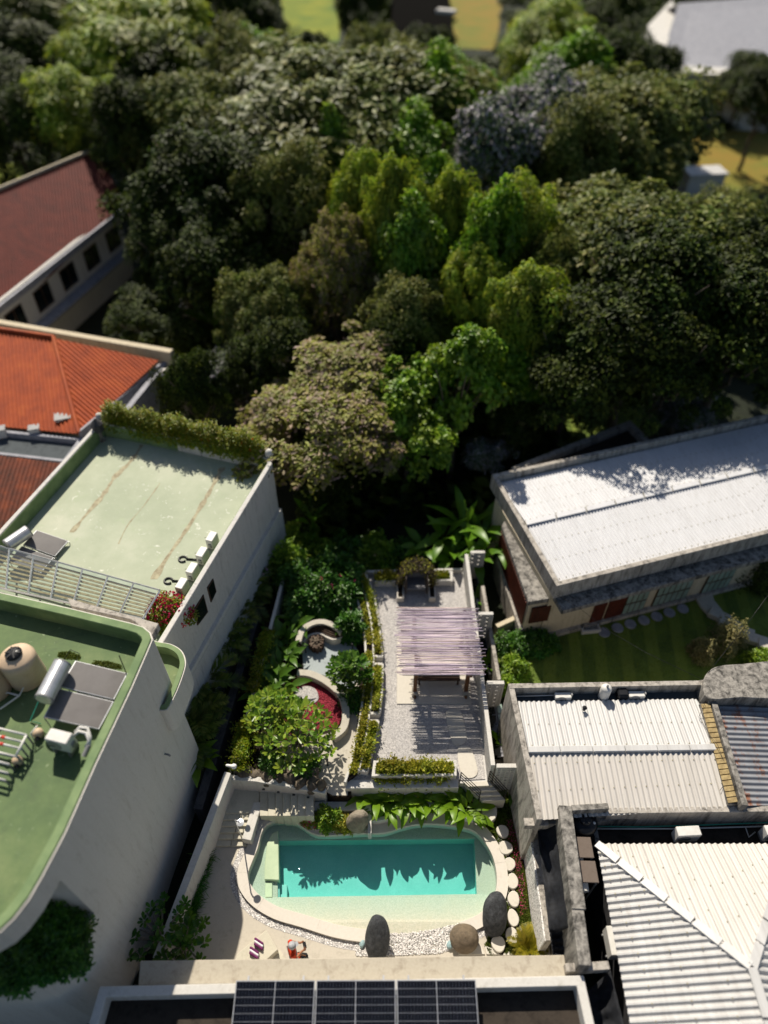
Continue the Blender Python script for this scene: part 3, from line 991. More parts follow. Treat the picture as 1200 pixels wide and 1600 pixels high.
# upstand round the shelf
n = len(outer)
sh.add([(x, y, shelf_z(x, y, 0, i)) for i, (x, y) in enumerate(outer)] + [(x, y, .02) for x, y in outer], [(i, (i + 1) % n, n + (i + 1) % n, n + i) for i in range(n)])
sh.build('shelf', MT['pool_shelf'], pool)
b = MB()
b.add([(x, y, -.34) for x, y in basin] + [(x, y, -.86) for x, y in basin], [(0, 1, 2, 3)[::1] and (4, 5, 6, 7)] + [(i, (i + 1) % 4, 4 + (i + 1) % 4, 4 + i) for i in range(4)])
b.build('basin', MT['pool_tile'], pool)
b = MB(); b.prism([tuple(at(u, v, -.15)[:2]) for u, v in [(434.6, 1297), (436, 1375), (413, 1374), (414, 1345), (417, 1318), (424, 1303)]], -.6, -.17)
b.build('bench', MT['pool_bench'], pool, bevel=.02)
for k in range(3):
    b = MB(); x0 = 414 + k * 11
    b.prism([tuple(at(u, v, -.2)[:2]) for u, v in [(x0, 1377), (x0 + 11, 1377), (x0 + 11, 1401), (x0, 1401)]], -.85, -.28 - .15 * k)
    b.build('step', MT['pool_tile'] if k else MT['pool_bench'], pool, bevel=.015)
b = MB(); b.prism([tuple(p) for p in offset_line(rim, .10 - .13, True)], -.855, -.05)
b.build('water', MT['pool_water'], pool)
# coping: everywhere but along the beach
N = len(rim)
def is_beach(p): return p[1] < at(600, 1445, 0).y and at(610, 1455, 0).x - .2 < p[0] < at(742, 1436, 0).x
start = next(i for i in range(N) if is_beach(rim[i - 1]) and not is_beach(rim[i]))
path = []
for k in range(N):
    q = rim[(start + k) % N]
    if is_beach(q): break
    path.append(q)
CL = 9
for k in range(0, len(path) - 1, CL):           # coping stones laid end to end
    seg = path[k:k + CL + 1]
    if len(seg) < 2: continue
    L_, R_ = offset_line(path, .05), offset_line(path, -.35)
    i0, i1 = k, k + len(seg) - 1
    gap = .003
    b = MB()
    ring = [L_[i] for i in range(i0, i1 + 1)] + [R_[i] for i in range(i1, i0 - 1, -1)]
    b.prism([(p.x, p.y) for p in ring], -.3, .12 - .002 * (k % 2))
    b.build('coping_stone', MT['coping'], pool, bevel=.006)
# strip of pebbles round the coping
ring_poly = None
mid = [p for p in path]
g_ = np.random.default_rng(5)
bandL = offset_line(mid, -.36); bandR = offset_line(mid, -.60)
front = [i for i in range(len(mid)) if (mid[i][0] < at(500, 1400, 0).x or mid[i][1] < at(500, 1400, 0).y or mid[i][0] > at(765, 1330, 0).x)]
band = []
for i in front:
    if i + 1 < len(mid): band.append((bandL[i], bandL[i + 1], bandR[i + 1], bandR[i]))
def band_pebbles():
    Vs, Fs, k = [], [], 0
    tri = np.array([[0, 1, 4], [1, 2, 4], [2, 3, 4], [3, 0, 4]])
    for a, b_, c, d in band:
        ar = ((b_ - a).length) * .24
        for _ in range(int(ar * 620)):
            u, v = g_.random(2)
            p = (a * (1 - u) + b_ * u) * (1 - v) + (d * (1 - u) + c * u) * v
            r = .017 + .02 * g_.random(); an = g_.random() * 3.14
            cx, cy = math.cos(an) * r, math.sin(an) * r
            Vs += [(p.x + cx, p.y + cy, .006), (p.x - cy * .8, p.y + cx * .8, .004), (p.x - cx, p.y - cy, .006), (p.x + cy * .8, p.y - cx * .8, .004), (p.x + cx * .2, p.y + cy * .2, .02 + r * .5)]
            Fs += [tuple(t + k for t in tr) for tr in tri]; k += 5
    return np.array(Vs), np.array(Fs)
o = finish('pebble_strip', npmesh('pebble_strip', *band_pebbles()), MT['pebble'])
tag(o, 'narrow strip of small grey and white pebbles around the pool coping', 'pebbles', kind='stuff')
bb = MB()
for a, b_, c, d in band: bb.add([(a.x, a.y, .004), (b_.x, b_.y, .004), (c.x, c.y, .004), (d.x, d.y, .004)], [(0, 1, 2, 3)])
tag(bb.build('pebble_bed', MT['gravel']), 'mortar bed below the pebble strip', 'bed', kind='structure')
beach = [tuple(at(u, v, 0)[:2]) for u, v in [(562, 1462), (600, 1459), (640, 1457), (680, 1452), (712, 1444), (738, 1437), (755, 1430), (750, 1452), (720, 1478), (690, 1490), (600, 1494), (556, 1494), (556, 1475)]]
def beach_z(x, y):
    f = max(0, min(1, (7.75 - y) / .9)); return max(-.32 + .30 * f, 0) + .008 if not inside((x, y), outer) else -.32 + .30 * f + .012
pebbles('pebble_beach', beach, 5200, beach_z, .034, 'bank of white and grey pebbles at the shallow end of the pool')

# ---------------- standing stones and boulders round the pool
boulder('standing_stone', 'tall black egg-shaped standing stone at the front edge of the pool', at(589, 1467, .5), (.42, .36, .78), 'black_rock', 3, tilt=(-.75, 0), rough=.05)
boulder('standing_stone', 'black leaning boulder beside the stepping stones at the right of the pool', at(773, 1430, .5), (.42, .38, .82), 'black_rock', 8, tilt=(-.8, .2), rough=.07)
boulder('boulder', 'rounded brown boulder at the right end of the pebble beach', at(726, 1466, .35), (.50, .46, .46), 'brown_rock', 5, rough=.05)
boulder('boulder', 'grey tan upright boulder on the back edge of the pool', at(559, 1283, .5), (.42, .36, .66), 'tan_rock', 11, rz=.6, rough=.1)
for i, (u, v, z) in enumerate([(408.5, 1270.5, .2), (413.5, 1272, .2), (408.6, 1281, .2), (446, 1267.5, .2), (460, 1271, .2)]):
    boulder('blue_pebble', 'smooth pale blue stone lying on the gravel behind the pool coping, ' + ['left of a pair', 'right of a pair', 'below the pair', 'alone midway', 'nearest the flowering shrub'][i], at(u, v, .14), (.1, .08, .07), 'blue_pebble', 20 + i, group='pale blue stones by the ledge', sub=2, cat='stone')
boulder('blue_pebble', 'pale blue stone in the pebbles left of the black egg-shaped stone', at(566, 1474, .06), (.1, .14, .1), 'blue_pebble', 31, sub=2, cat='stone')
boulder('blue_pebble', 'pale blue stone in the pebbles left of the brown boulder', at(703, 1476, .06), (.12, .14, .1), 'blue_pebble', 33, sub=2, cat='stone')

# ---------------- stepping stones and the green strip
stones = [(763, 1268, 14, 20), (785.5, 1299, 10.5, 11), (790, 1325, 11.5, 12), (796.5, 1350, 9.5, 11.5), (801, 1377, 10, 12.5), (802.5, 1405, 10.5, 12.5), (802, 1434, 9.5, 14), (800, 1462, 11, 13), (778.5, 1475, 11.5, 13.5)]
desc = ['long oval pale stepping stone at the foot of the railed steps', 'small round stepping stone next after the long oval one', 'third stepping stone down from the railed steps', 'fourth stepping stone down from the railed steps', 'fifth stepping stone down from the railed steps', 'sixth stepping stone down from the railed steps', 'stepping stone half hidden behind the black leaning boulder', 'stepping stone above the yellow palm, half in shade', 'last stepping stone between brown boulder and yellow palm']
for i, (u, v, rx, ry) in enumerate(stones):
    c = at(u, v, .1); k = depth_of(c) / FPX
    g2 = np.random.default_rng(i)
    ph = g2.random(3) * 6
    poly = []
    for j in range(22):
        a = j / 22 * 2 * math.pi
        w = 1 + .05 * math.sin(2 * a + ph[0]) + .035 * math.sin(3 * a + ph[1]) + .012 * math.sin(7 * a + ph[2])
        poly.append((c.x + math.cos(a) * rx * k * w * .9, c.y + math.sin(a) * ry * k * .9 * w))
    b = MB(); b.prism(poly, -.02, .11 + .02 * (i % 3) + .25 * max(0, (1300 - v) / 40))
    tag(b.build('stepping_stone', MT['step_stone'], bevel=.02), desc[i], 'stepping stone', 'stepping stones beside the pool')
slab_px = [[(716, 1480), (752, 1477), (758, 1491), (716, 1492)], [(757, 1477), (772, 1483), (782, 1492), (760, 1491)], [(787, 1489), (795, 1486.5), (803, 1489), (803, 1493), (786, 1493)]]
for i, q in enumerate(slab_px):
    b = MB(); b.prism([tuple(p[:2]) for p in pts(q, .05)], -.05, .05 + .004 * i)
    tag(b.build('paving_slab', MT['step_stone'], bevel=.01), ['pale slab in front of the brown boulder', 'small pale slab right of the brown boulder, edged by moss', 'sliver of pale slab at the foot of the yellow palm'][i], 'paving slab')
strip_px = [(752, 1262), (775, 1240), (801, 1228), (812, 1290), (824, 1380), (836, 1490), (766, 1492), (757, 1478), (768, 1452), (776, 1430), (786, 1404), (788, 1380), (785, 1350), (774, 1322), (758, 1298)]
strip = [tuple(p[:2]) for p in pts(strip_px, 0)]
b = MB(); b.prism(strip, -.05, .012)
tag(b.build('planting_strip', MT['soil']), 'soil of the planted strip beside the stepping stones', 'soil', kind='structure')
clear = lambda x: not any(((x[0] - at(u, v, .1).x) ** 2 / (rx * .0235) ** 2 + (x[1] - at(u, v, .1).y) ** 2 / (ry * .0245) ** 2) < 1 for u, v, rx, ry in stones)
V, F = scatter_leaves(4, strip, 26000, .0, .10, .05, .03)
keep = np.array([clear(V[4 * i]) for i in range(len(V) // 4)])
V = V.reshape(-1, 4, 3)[keep].reshape(-1, 3); k = len(V) // 4
bb = np.arange(k)[:, None] * 4
F = np.concatenate([bb + np.array([[0, 1, 2]]), bb + np.array([[0, 2, 3]])], 1).reshape(-1, 3)
o = finish('moss_cover', npmesh('moss_cover', V, F), MT['leaf_moss']); tag(o, 'low mossy green ground cover between the stepping stones', 'ground cover', kind='stuff')
fl = [tuple(p[:2]) for p in pts([(790, 1285), (803, 1275), (815, 1340), (822, 1420), (812, 1440), (808, 1380)], 0)]
o = finish('pink_ground_cover', npmesh('pink_ground_cover', *scatter_leaves(9, fl, 420, .08, .1, .035, .025)), MT['petal_pink']); tag(o, 'sprinkle of tiny pink flowers along the pebbledash wall', 'flowers', kind='stuff')

# ---------------- boundary walls of the court
def wall_thing(name, label, segs, m, cat='wall', coping=None, bevel=.01):
    a0 = segs[0][0]
    t = thing(name, label, cat, (a0[0], a0[1], 0))
    for a, b_, th, z0, z1, side, z1b in segs:
        w = MB(); w.wall(a, b_, th, z0, z1, side, z1b); w.build('wall', MT[m], t, bevel=bevel)
    return t
A, B = at(361, 1208, 1.7), at(250, 1500, 1.15)
wl = wall_thing('garden_wall', 'long white low wall along the left of the pool stairs and deck', [(A, B, .26, -.4, 1.7, -1, 1.15)], 'white_wall')
A, B = at(806, 1238, 0), at(838, 1492, 0)
pw = thing('pebbledash_wall', 'white pebbledash boundary wall right of the stepping stones', 'wall', (A.x, A.y, 0))
b = MB(); b.wall(A, B, .05, -.2, 1.8, 0); b.build('pebble_face', MT['pebbledash'], pw)
b = MB(); b.wall(A + Vector((.025, 0, 0)), B + Vector((.025, 0, 0)), .2, -.3, 1.84, 1); b.build('wall', MT['old_concrete_light'], pw, bevel=.01)

# ---------------- stairs at the left: treads up the wall side, then along the rock bank
st = thing('stone_stair', 'pale stone staircase climbing between the white wall and the pool ledge', 'stairs', at(360, 1310, 0))
def quad_prism(px, z, z0, nm, m, par, bevel=.012):
    w = MB(); w.prism([tuple(p[:2]) for p in pts(px, z)], z0, z); return w.build(nm, MT[m], par, bevel=bevel)
lx = lambda y: 370 - (y - 1235) * .372       # foot of the wall
rx_ = lambda y: 398 - (y - 1254) * .275      # ledge side
ys = [1322, 1311, 1301, 1291, 1281, 1271]
for i in range(5):
    z = .09 * (i + 1)
    y0, y1 = ys[i], ys[i + 1]
    mx = (lx(y0) * .45 + rx_(y0) * .55)
    quad_prism([(lx(y0) - 6, y0), (mx - .4, y0), (mx + 1.5, y1), (lx(y1) - 6, y1)], z, -.2, 'tread', 'stair_stone', st)
    quad_prism([(mx + .4, y0), (rx_(y0) + 6, y0), (rx_(y1) + 6, y1), (mx + 2.3, y1)], z, -.2, 'tread', 'stair_stone', st)
quad_prism([(lx(1271) - 6, 1271), (404, 1271), (406, 1232), (366, 1232)], .5, -.2, 'landing', 'stair_stone', st)
xs = [406, 419, 430.5, 442, 454, 465.5, 477, 490]
for i in range(7):
    z = .5 + .07 * (i + 1)
    quad_prism([(xs[i], 1275), (xs[i + 1] + .0, 1275), (xs[i + 1], 1232 + (xs[i + 1] - 406) * .11), (xs[i], 1232 + (xs[i] - 406) * .11)], z, -.2, 'tread', 'stair_stone', st)
rw = thing('stair_wall', 'white wall behind the stairs with rocks along its top', 'wall', at(430, 1225, 0))
b = MB(); b.strip([at(360, 1215, 1.35), at(400, 1218, 1.35), at(450, 1226, 1.35), at(509, 1236, 1.35)], .2, -.2, [1.4, 1.4, 1.37, 1.35]); b.build('wall', MT['white_wall'], rw, bevel=.012)
for i, (u, v) in enumerate([(412, 1232.5), (435, 1237), (459, 1241), (481.5, 1245)]):
    p = at(u, v, 1.15); b = MB(); b.box(p + Vector((0, -.02, 0)), (.1, .05, .06)); b.build('step_light', MT['black_plastic'], rw)
# white ledge (L-shaped) between stairs and pool, flower bed behind the coping
ledge = thing('pool_ledge', 'white L-shaped ledge wall between the stairs and the pool', 'wall', at(470, 1257, 0))
b = MB(); b.strip([at(385, 1312, .55), at(401, 1260, .55), at(580, 1259, .55)], .34, -.1, .55); b.build('wall', MT['white_wall'], ledge, bevel=.015)
b = MB(); b.strip([at(577.5, 1264, .5), at(577.5, 1302, .5)], .14, -.1, .49); b.build('end_wall', MT['white_wall'], ledge, bevel=.01)
bed = ccw([tuple(p[:2]) for p in pts([(398, 1300), (408, 1262), (575, 1262), (575, 1298), (515, 1300), (492, 1297), (470, 1284), (440, 1274), (415, 1280), (402, 1305)], .15)])
b = MB(); b.prism(bed, -.05, .2); tag(b.build('gravel_bed', MT['gravel']), 'grey gravel bed between the white ledge and the pool coping', 'gravel', kind='structure')

# shower pole
sp = at(380, 1315, .02)
sh_ = thing('outdoor_shower', 'slim steel outdoor shower post at the end of the white ledge', 'shower', sp)
b = MB(); b.tube([sp, sp + Vector((0, 0, 2.05)), sp + Vector((.05, -.03, 2.15)), sp + Vector((.2, -.1, 2.18))], .025, 8); b.build('pole', MT['alu'], sh_, True)
b = MB(); b.lathe([(.02, .0), (.13, -.02), (.13, -.04)], sp + Vector((.22, -.11, 2.18)), 16); b.build('shower_head', MT['alu'], sh_)
b = MB(); b.box(sp + Vector((0, 0, .03)), (.16, .16, .06)); b.build('base_plate', MT['alu'], sh_)

# lamp on the wall end
lp = at(362, 1207, 1.7)
lm = thing('wall_lamp', 'white bullet spotlight on a short arm at the end of the white wall', 'lamp', lp)
b = MB(); b.tube([lp, lp + Vector((-.05, .02, .55))], .02, 6); b.build('arm', MT['black_metal'], lm)
q = lp + Vector((-.12, .0, .62))
b = MB(); b.lathe([(.03, 0), (.05, .05), (.055, .2), (.1, .27), (.09, .36), (.04, .4)], q, 14, (.95, -.1, -.1)); b.build('lamp_head', MT['lamp_white'], lm, True)

# rocks along the top of the stair wall
for i, (u, v, rx, rz_) in enumerate([(383, 1209, .36, .26), (402, 1211, .26, .22), (419, 1214, .34, .26), (437, 1217, .26, .2), (454, 1217, .36, .34), (471, 1224, .3, .26), (489, 1226, .34, .28), (502, 1229, .26, .34), (458, 1203, .5, .34), (480, 1206, .46, .3)]):
    boulder('bank_rock', ['flat grey rock at the lamp end of the rock row on the stair wall', 'pale pointed rock second along the rock row on the stair wall', 'speckled rock third along the rock row on the stair wall', 'small rock fourth along the rock row on the stair wall', 'large rounded rock midway along the stair wall rock row', 'rock sixth along the stair wall rock row', 'rock seventh along the stair wall rock row', 'dark rock at the path end of the stair wall rock row', 'big dark rock in shade under the frangipani', 'dark rock beside the path under the frangipani'][i], at(u, v, 1.25), (rx, rx * .8, rz_), 'bank_rock', 40 + i, 'rocks along the stair wall', rz=i * .7, rough=.14, sub=3, cat='rock')

# ---------------- upper garden
GA = 1.0
gpoly = [tuple(p[:2]) for p in pts([(366, 1213), (400, 1219), (450, 1227), (508, 1238), (520, 1245), (546, 1245), (560, 1200), (580, 1100), (582, 1000), (556, 880), (436, 880), (398, 1050)], GA)]
b = MB(); b.prism(gpoly, -.5, GA); tag(b.build('garden_ground', MT['soil']), 'dark soil of the sunken garden', 'soil', kind='structure')
ppoly = [tuple(p[:2]) for p in pts([(430, 1212), (508, 1236), (520, 1243), (543, 1243), (548, 1200), (556, 1150), (562, 1100), (560, 1060), (545, 1050), (548, 1100), (535, 1140), (500, 1150), (450, 1150), (435, 1180)], GA)]
b = MB(); b.prism(ppoly, GA - .1, GA + .02); tag(b.build('garden_path', MT['path_concrete']), 'pale concrete path curving through the garden', 'path', kind='structure')
circ = [tuple(p[:2]) for p in pts([(470, 1000), (480, 988), (500, 985), (525, 990), (548, 1000), (560, 1018), (562, 1060), (548, 1078), (528, 1068), (505, 1055), (475, 1048)], GA)]
b = MB(); b.prism(circ, GA - .1, GA + .026); tag(b.build('round_paving', MT['round_paving']), 'smooth blue grey round paving with the stump table', 'paving', kind='structure')
red = [tuple(p[:2]) for p in smooth_line(pts([(455, 1062), (480, 1058), (505, 1068), (525, 1085), (534, 1110), (530, 1132), (505, 1140), (470, 1152), (440, 1160), (445, 1110)], GA), 4, True)]
b = MB(); b.prism(red, GA - .1, GA + .03); tag(b.build('red_gravel_bed', MT['red_gravel']), 'crescent bed of crushed red stone', 'gravel', kind='structure')
pebbles('red_stones', red, 3800, GA + .03, .035, 'loose crushed red stones in the crescent bed', 'red_gravel', seed=8)
sl = smooth_line(pts([(462, 1080), (478, 1072), (494, 1078), (497, 1094), (480, 1102), (458, 1098)], GA + .05), 4, True)
b = MB(); b.prism([tuple(p[:2]) for p in sl], GA, GA + .07); tag(b.build('gravel_slab', MT['gravel'], bevel=.01), 'rounded pale gravel slab lying in the red stones', 'paving slab')
# curved seat wall round the red bed
arc = smooth_line(pts([(464, 1050), (485, 1052), (510, 1064), (531, 1083), (540, 1108), (537, 1135), (520, 1150)], GA + .4), 5)
b = MB(); b.strip(arc, .30, GA - .1, GA + .38); tag(b.build('seat_wall', MT['path_concrete'], bevel=.015), 'curved cream seat wall around the red stone bed', 'wall')
# curved bench with open brick back
cb = thing('curved_bench', 'curved cream bench with a dark lattice back facing the stump table', 'bench', at(505, 990, GA))
inner = smooth_line(pts([(472, 1012), (474, 1000), (485, 991), (500, 989), (512, 995), (522, 998), (534, 994)], GA + .42), 5)
b = MB(); b.strip(inner, .12, GA, GA + .42); b.build('seat_front', MT['coping'], cb, bevel=.01)
outr = smooth_line(pts([(466, 1002), (472, 985), (486, 974), (504, 971), (522, 977), (534, 986)], GA + .75), 5)
b = MB(); b.strip(outr, .26, GA, GA + .75); b.build('back_wall', MT['path_concrete'], cb, bevel=.01)
fi, fo = offset_line(inner, .0), offset_line(outr, .0)
for r_ in range(5):
    for k in range(26):
        t0 = (k + .1 + (.5 if r_ % 2 else 0)) / 26.6
        def lerp_line(Ln, t):
            x = t * (len(Ln) - 1); i = min(int(x), len(Ln) - 2); return Vector(Ln[i][:2]).lerp(Vector(Ln[i + 1][:2]), x - i)
        tt = (r_ + .5) / 5
        p = lerp_line(inner, t0).lerp(lerp_line(outr, t0), .12 + .75 * tt)
        q = lerp_line(inner, min(1, t0 + .02)).lerp(lerp_line(outr, min(1, t0 + .02)), .12 + .75 * tt)
        an = math.atan2(q.y - p.y, q.x - p.x)
        b = MB(); b.box((p.x, p.y, GA + .44 + .05 * r_), (.085, .075, .06), an); b.build('brick', MT['dark_wood'], cb)
b = MB(); b.prism([(p[0], p[1]) for p in inner] + [(p[0], p[1]) for p in reversed(outr)], GA, GA + .41); b.build('seat', MT['coping'], cb)
# stump table
sp_ = at(495, 1011, GA + .03)
stt = thing('stump_table', 'round rough wooden stump table on the blue grey paving', 'table', sp_)
b = MB()
for k in range(22):
    a = k / 22 * 6.28; r = .28 + .05 * math.sin(k * 2.7)
    b.tube([sp_ + Vector((math.cos(a) * r * .9, math.sin(a) * r * .9, 0)), sp_ + Vector((math.cos(a) * r, math.sin(a) * r, .42 + .04 * math.sin(k * 1.9)))], .06, 6, .05)
b.build('log_ring', MT['dark_wood'], stt)
b = MB()
for k in range(14):
    a = k * 2.4; r = .26 * math.sqrt(k / 14)
    b.tube([sp_ + Vector((math.cos(a) * r, math.sin(a) * r, 0)), sp_ + Vector((math.cos(a) * r, math.sin(a) * r, .40 + .06 * math.sin(k * 2.3)))], .075, 6)
b.build('log_core', MT['bark'], stt)
for i, (u, v) in enumerate([(478, 1020), (551, 1017), (512, 1196)]):
    p = at(u, v, GA + .02)
    t = thing('path_light', ['black bollard light left of the stump table', 'black bollard light right of the round paving', 'black bollard light on the path beside the rocks'][i], 'lamp', p, 'black bollard lights')
    b = MB(); b.tube([p, p + Vector((0, 0, .5))], .03, 8); b.build('post', MT['black_metal'], t)
    b = MB(); b.lathe([(.05, 0), (.055, .04), (.055, .09), (.01, .11)], p + Vector((0, 0, .45)), 12); b.build('lamp_head', MT['black_metal'], t)
# garden's white boundary wall and the dark wall beyond
wall_thing('garden_wall', 'narrow white wall edging the left of the upper garden', [(at(447, 895, 1.9), at(368, 1200, 1.5), .14, -.3, 1.9, -1, 1.5)], 'white_wall')
dw = wall_thing('alley_wall', 'dark weathered wall along the alley left of the garden', [(at(440, 845, 1.5), at(316, 1265, 1.1), .34, -.4, 1.5, -1, 1.1)], 'dark_wall')

# ---------------- gravel terrace
TZ = 1.2
wl_px = [(546, 895), (557, 930), (566, 970), (571, 1010), (570.5, 1060), (566, 1100), (558, 1150), (549, 1190), (539, 1222)]
out_w = smooth_line(pts(wl_px, TZ + .4), 4)
tpoly = [(p.x, p.y) for p in out_w] + [tuple(at(762, 1222, TZ)[:2]), tuple(at(724, 893, TZ)[:2])]
b = MB(); b.prism(tpoly, -.5, TZ - .03); tag(b.build('terrace', MT['grey_wall']), 'raised terrace with white edge beside the garden', 'terrace', kind='structure')
gr = [tuple(p[:2]) for p in offset_line(tpoly[:len(out_w)], .05)] + [tuple(at(758, 1217, TZ)[:2]), tuple(at(723, 897, TZ)[:2])]
b = MB(); b.prism(gr, TZ - .1, TZ); tag(b.build('terrace_gravel', MT['gravel']), 'pale lilac grey gravel of the terrace', 'gravel', kind='structure')
pebbles('terrace_pebbles', gr, 5000, TZ, .016, 'loose pale pebbles scattered over the gravel terrace', 'gravel', seed=12)
# planter troughs along the curved left side
mid_px = [(560, 897), (571, 930), (579, 965), (583, 1000), (583, 1040), (580, 1090), (573, 1140), (566, 1180), (560, 1204)]
in_px = [(572, 897), (583, 925), (590, 960), (595, 1000), (598, 1027), (598, 1040), (596, 1080), (593, 1115), (590, 1128), (583, 1160), (573, 1203)]
def planter(name, label, lines, ends, soil_px, z1, group=None):
    t = thing(name, label, 'planter', at(*soil_px[0], TZ), group)
    for ln in lines:
        b = MB(); b.strip(smooth_line(pts(ln, z1), 4) if len(ln) > 2 else pts(ln, z1), .09, TZ - .1, z1); b.build('trough_wall', MT['white_wall'], t, bevel=.008)
    for ln in ends:
        b = MB(); b.strip(pts(ln, z1), .12, TZ - .1, z1 - .006); b.build('end_wall', MT['white_wall'], t, bevel=.008)
    b = MB(); b.prism([tuple(p[:2]) for p in pts(soil_px, z1 - .1)], TZ - .05, z1 - .1); b.build('soil', MT['soil'], t)
    return t
ZP = TZ + .4
planter('long_planter', 'long curved white outer planter along the garden side of the terrace', [wl_px, mid_px], [], wl_px + mid_px[::-1], ZP)
sub = [(mid_px[:4] + [(583, 1024)], [(572, 897), (583, 925), (590, 960), (595, 1000), (597.5, 1025)], [[(584, 1025), (598, 1025)], [(560, 896), (573, 896)]], 'inner white planter at the back end of the terrace, left of the arbour'),
       ([(583.5, 1038), (582, 1070), (579, 1113)], [(598, 1037), (596.5, 1080), (593, 1114)], [[(584, 1037), (598, 1037)], [(579, 1114), (593, 1114)]], 'middle one of the inner white planters along the terrace'),
       ([(577, 1126), (572, 1150), (563, 1200)], [(591.5, 1126), (586, 1150), (574, 1203)], [[(577.5, 1126), (591.5, 1126)], [(562, 1202), (575, 1204)]], 'inner white planter at the pool end of the terrace')]
for a_, b_, e_, lab in sub:
    planter('curved_planter', lab, [b_], e_, a_ + b_[::-1], ZP - .03, 'curved inner planters of the terrace')
planter('front_planter', 'straight white planter across the pool end of the terrace, full of yellow green plants', [[(586, 1190), (712, 1189)], [(583, 1211), (711, 1210)]], [[(586, 1188), (583, 1213)], [(711, 1187), (711, 1212)]], [(586, 1190), (712, 1189), (711, 1210), (583, 1211)], ZP)
planter('back_planter', 'straight white planter across the back of the terrace behind the arbour', [[(583, 895), (706, 893)], [(585, 908), (705, 906)]], [[(705.5, 892), (705.5, 908)]], [(584, 895), (706, 893), (705, 906), (585, 908)], ZP)
b = MB(); b.strip([at(540, 1225, TZ + .06), at(716, 1224, TZ + .06)], .34, -.2, TZ + .06); tag(b.build('terrace_edge', MT['white_wall'], bevel=.015), 'white kerb wall at the pool end of the terrace', 'wall')
b = MB(); b.strip([at(548, 893, TZ + .25), at(722, 889, TZ + .25)], .12, -.2, TZ + .25); tag(b.build('terrace_back_wall', MT['white_wall'], bevel=.01), 'white low wall closing the back of the terrace', 'wall')

# paving slabs set in the gravel
pv = [[(697, 1113), (708, 1107), (720, 1112), (728, 1140), (729, 1155), (721, 1164), (708, 1161), (701, 1140)], [(716, 1169), (725, 1165), (736, 1170), (746, 1200), (744, 1212), (734, 1216), (722, 1212), (716, 1190)]]
for i, q in enumerate(pv):
    sm = smooth_line(pts(q, TZ + .03), 4, True)
    b = MB(); b.prism([tuple(p[:2]) for p in sm], TZ - .05, TZ + .035); tag(b.build('garden_slab', MT['step_stone'], bevel=.01), ['peanut-shaped pale slab in the gravel nearer the pergola', 'peanut-shaped pale slab in the gravel nearer the railed steps'][i], 'paving slab')
b = MB(); b.prism([tuple(p[:2]) for p in pts([(621, 988), (730, 988), (737, 1100), (620, 1100)], TZ + .03)], TZ - .05, TZ + .04); tag(b.build('pergola_floor', MT['step_stone'], bevel=.01), 'pale stone floor slab under the pergola', 'floor', kind='structure')

# pergola
PZ = 3.45
pg = thing('pergola', 'timber pergola roofed with rows of lilac grey bamboo poles', 'pergola', at(688, 1040, TZ))
x0, x1 = at(622, 1050, PZ).x, at(748, 1050, PZ).x
yb, yf = at(690, 950, PZ).y, at(690, 1056, PZ).y
posts = [at(648, 1083, TZ), at(727, 1083, TZ)]
posts += [Vector((posts[0].x, yb - .35, TZ)), Vector((posts[1].x, yb - .35, TZ))]
for p in posts:
    b = MB(); b.box((p.x, p.y, (TZ + PZ - .2) / 2 + .1), (.15, .15, PZ - .2 - TZ - .2)); b.build('post', MT['brown_wood'], pg, bevel=.01)
    b = MB(); b.box((p.x, p.y - .03, TZ + .12), (.22, .3, .24)); b.build('plinth', MT['path_concrete'], pg, bevel=.01)
    b = MB(); b.lathe([(.05, 0), (.06, .06), (.03, .12)], (p.x, p.y - .2, TZ + .1), 10, (0, -1, .1)); b.build('foot_lamp', MT['brown_wood'], pg, True)
for p, q in ((posts[0], posts[2]), (posts[1], posts[3])):
    b = MB(); b.box((p.x, (yb + yf) / 2, PZ - .13), (.12, yb - yf - .1, .18)); b.build('beam', MT['brown_wood'], pg, bevel=.008)
for k in range(4):
    y = yf + .25 + (yb - yf - .5) * k / 3
    b = MB(); b.box(((x0 + x1) / 2, y, PZ - .03), (x1 - x0 - .3, .08, .07)); b.build('rafter', MT['dark_wood'], pg)
bmesh_pole = []
for k in range(3):
    b = MB(); g2 = np.random.default_rng(70 + k)
    w = x1 - x0
    b.tube([(-w / 2, 0, 0), (-w / 4, .012 * g2.normal(), .008), (0, .012 * g2.normal(), 0), (w / 4, .012 * g2.normal(), .008), (w / 2, 0, 0)], .018, 6, .012)
    me = bpy.data.meshes.new('bamboo_pole'); me.from_pydata(b.v, [], b.f); me.materials.append(MT['bamboo_pole'])
    me.polygons.foreach_set('use_smooth', [True] * len(me.polygons))
    bmesh_pole.append(me)
base = world_base(pg)
NP = 128
for k in range(NP):
    t = k / (NP - 1)
    o = link(bpy.data.objects.new('bamboo_pole', bmesh_pole[k % 3]))
    o.parent = pg
    y = yf + (yb - yf) * t + random.gauss(0, .008)
    dx = random.gauss(.06, .1) + .12 * (1 - t) * random.random()
    o.location = Vector(((x0 + x1) / 2 + dx, y, PZ + .03 + random.random() * .03)) - base
    o.rotation_euler = (random.random() * 6, 0, random.gauss(0, .008) + (math.pi if random.random() < .5 else 0))
    w_ = .7 + .6 * random.random(); o.scale = (.97 + .1 * random.random(), w_, w_)
# day bed under the pergola
dbp = at(685, 1072, TZ + .04)
db = thing('day_bed', 'low dark bench under the front of the pergola', 'bench', dbp)
b = MB(); b.box(dbp + Vector((0, .35, .42)), (1.75, .7, .06)); b.build('seat', MT['dark_wood'], db, bevel=.01)
for sx in (-.8, .8):
    for sy in (.08, .62):
        b = MB(); b.box(dbp + Vector((sx, sy, .2)), (.07, .07, .4)); b.build('leg', MT['dark_wood'], db)
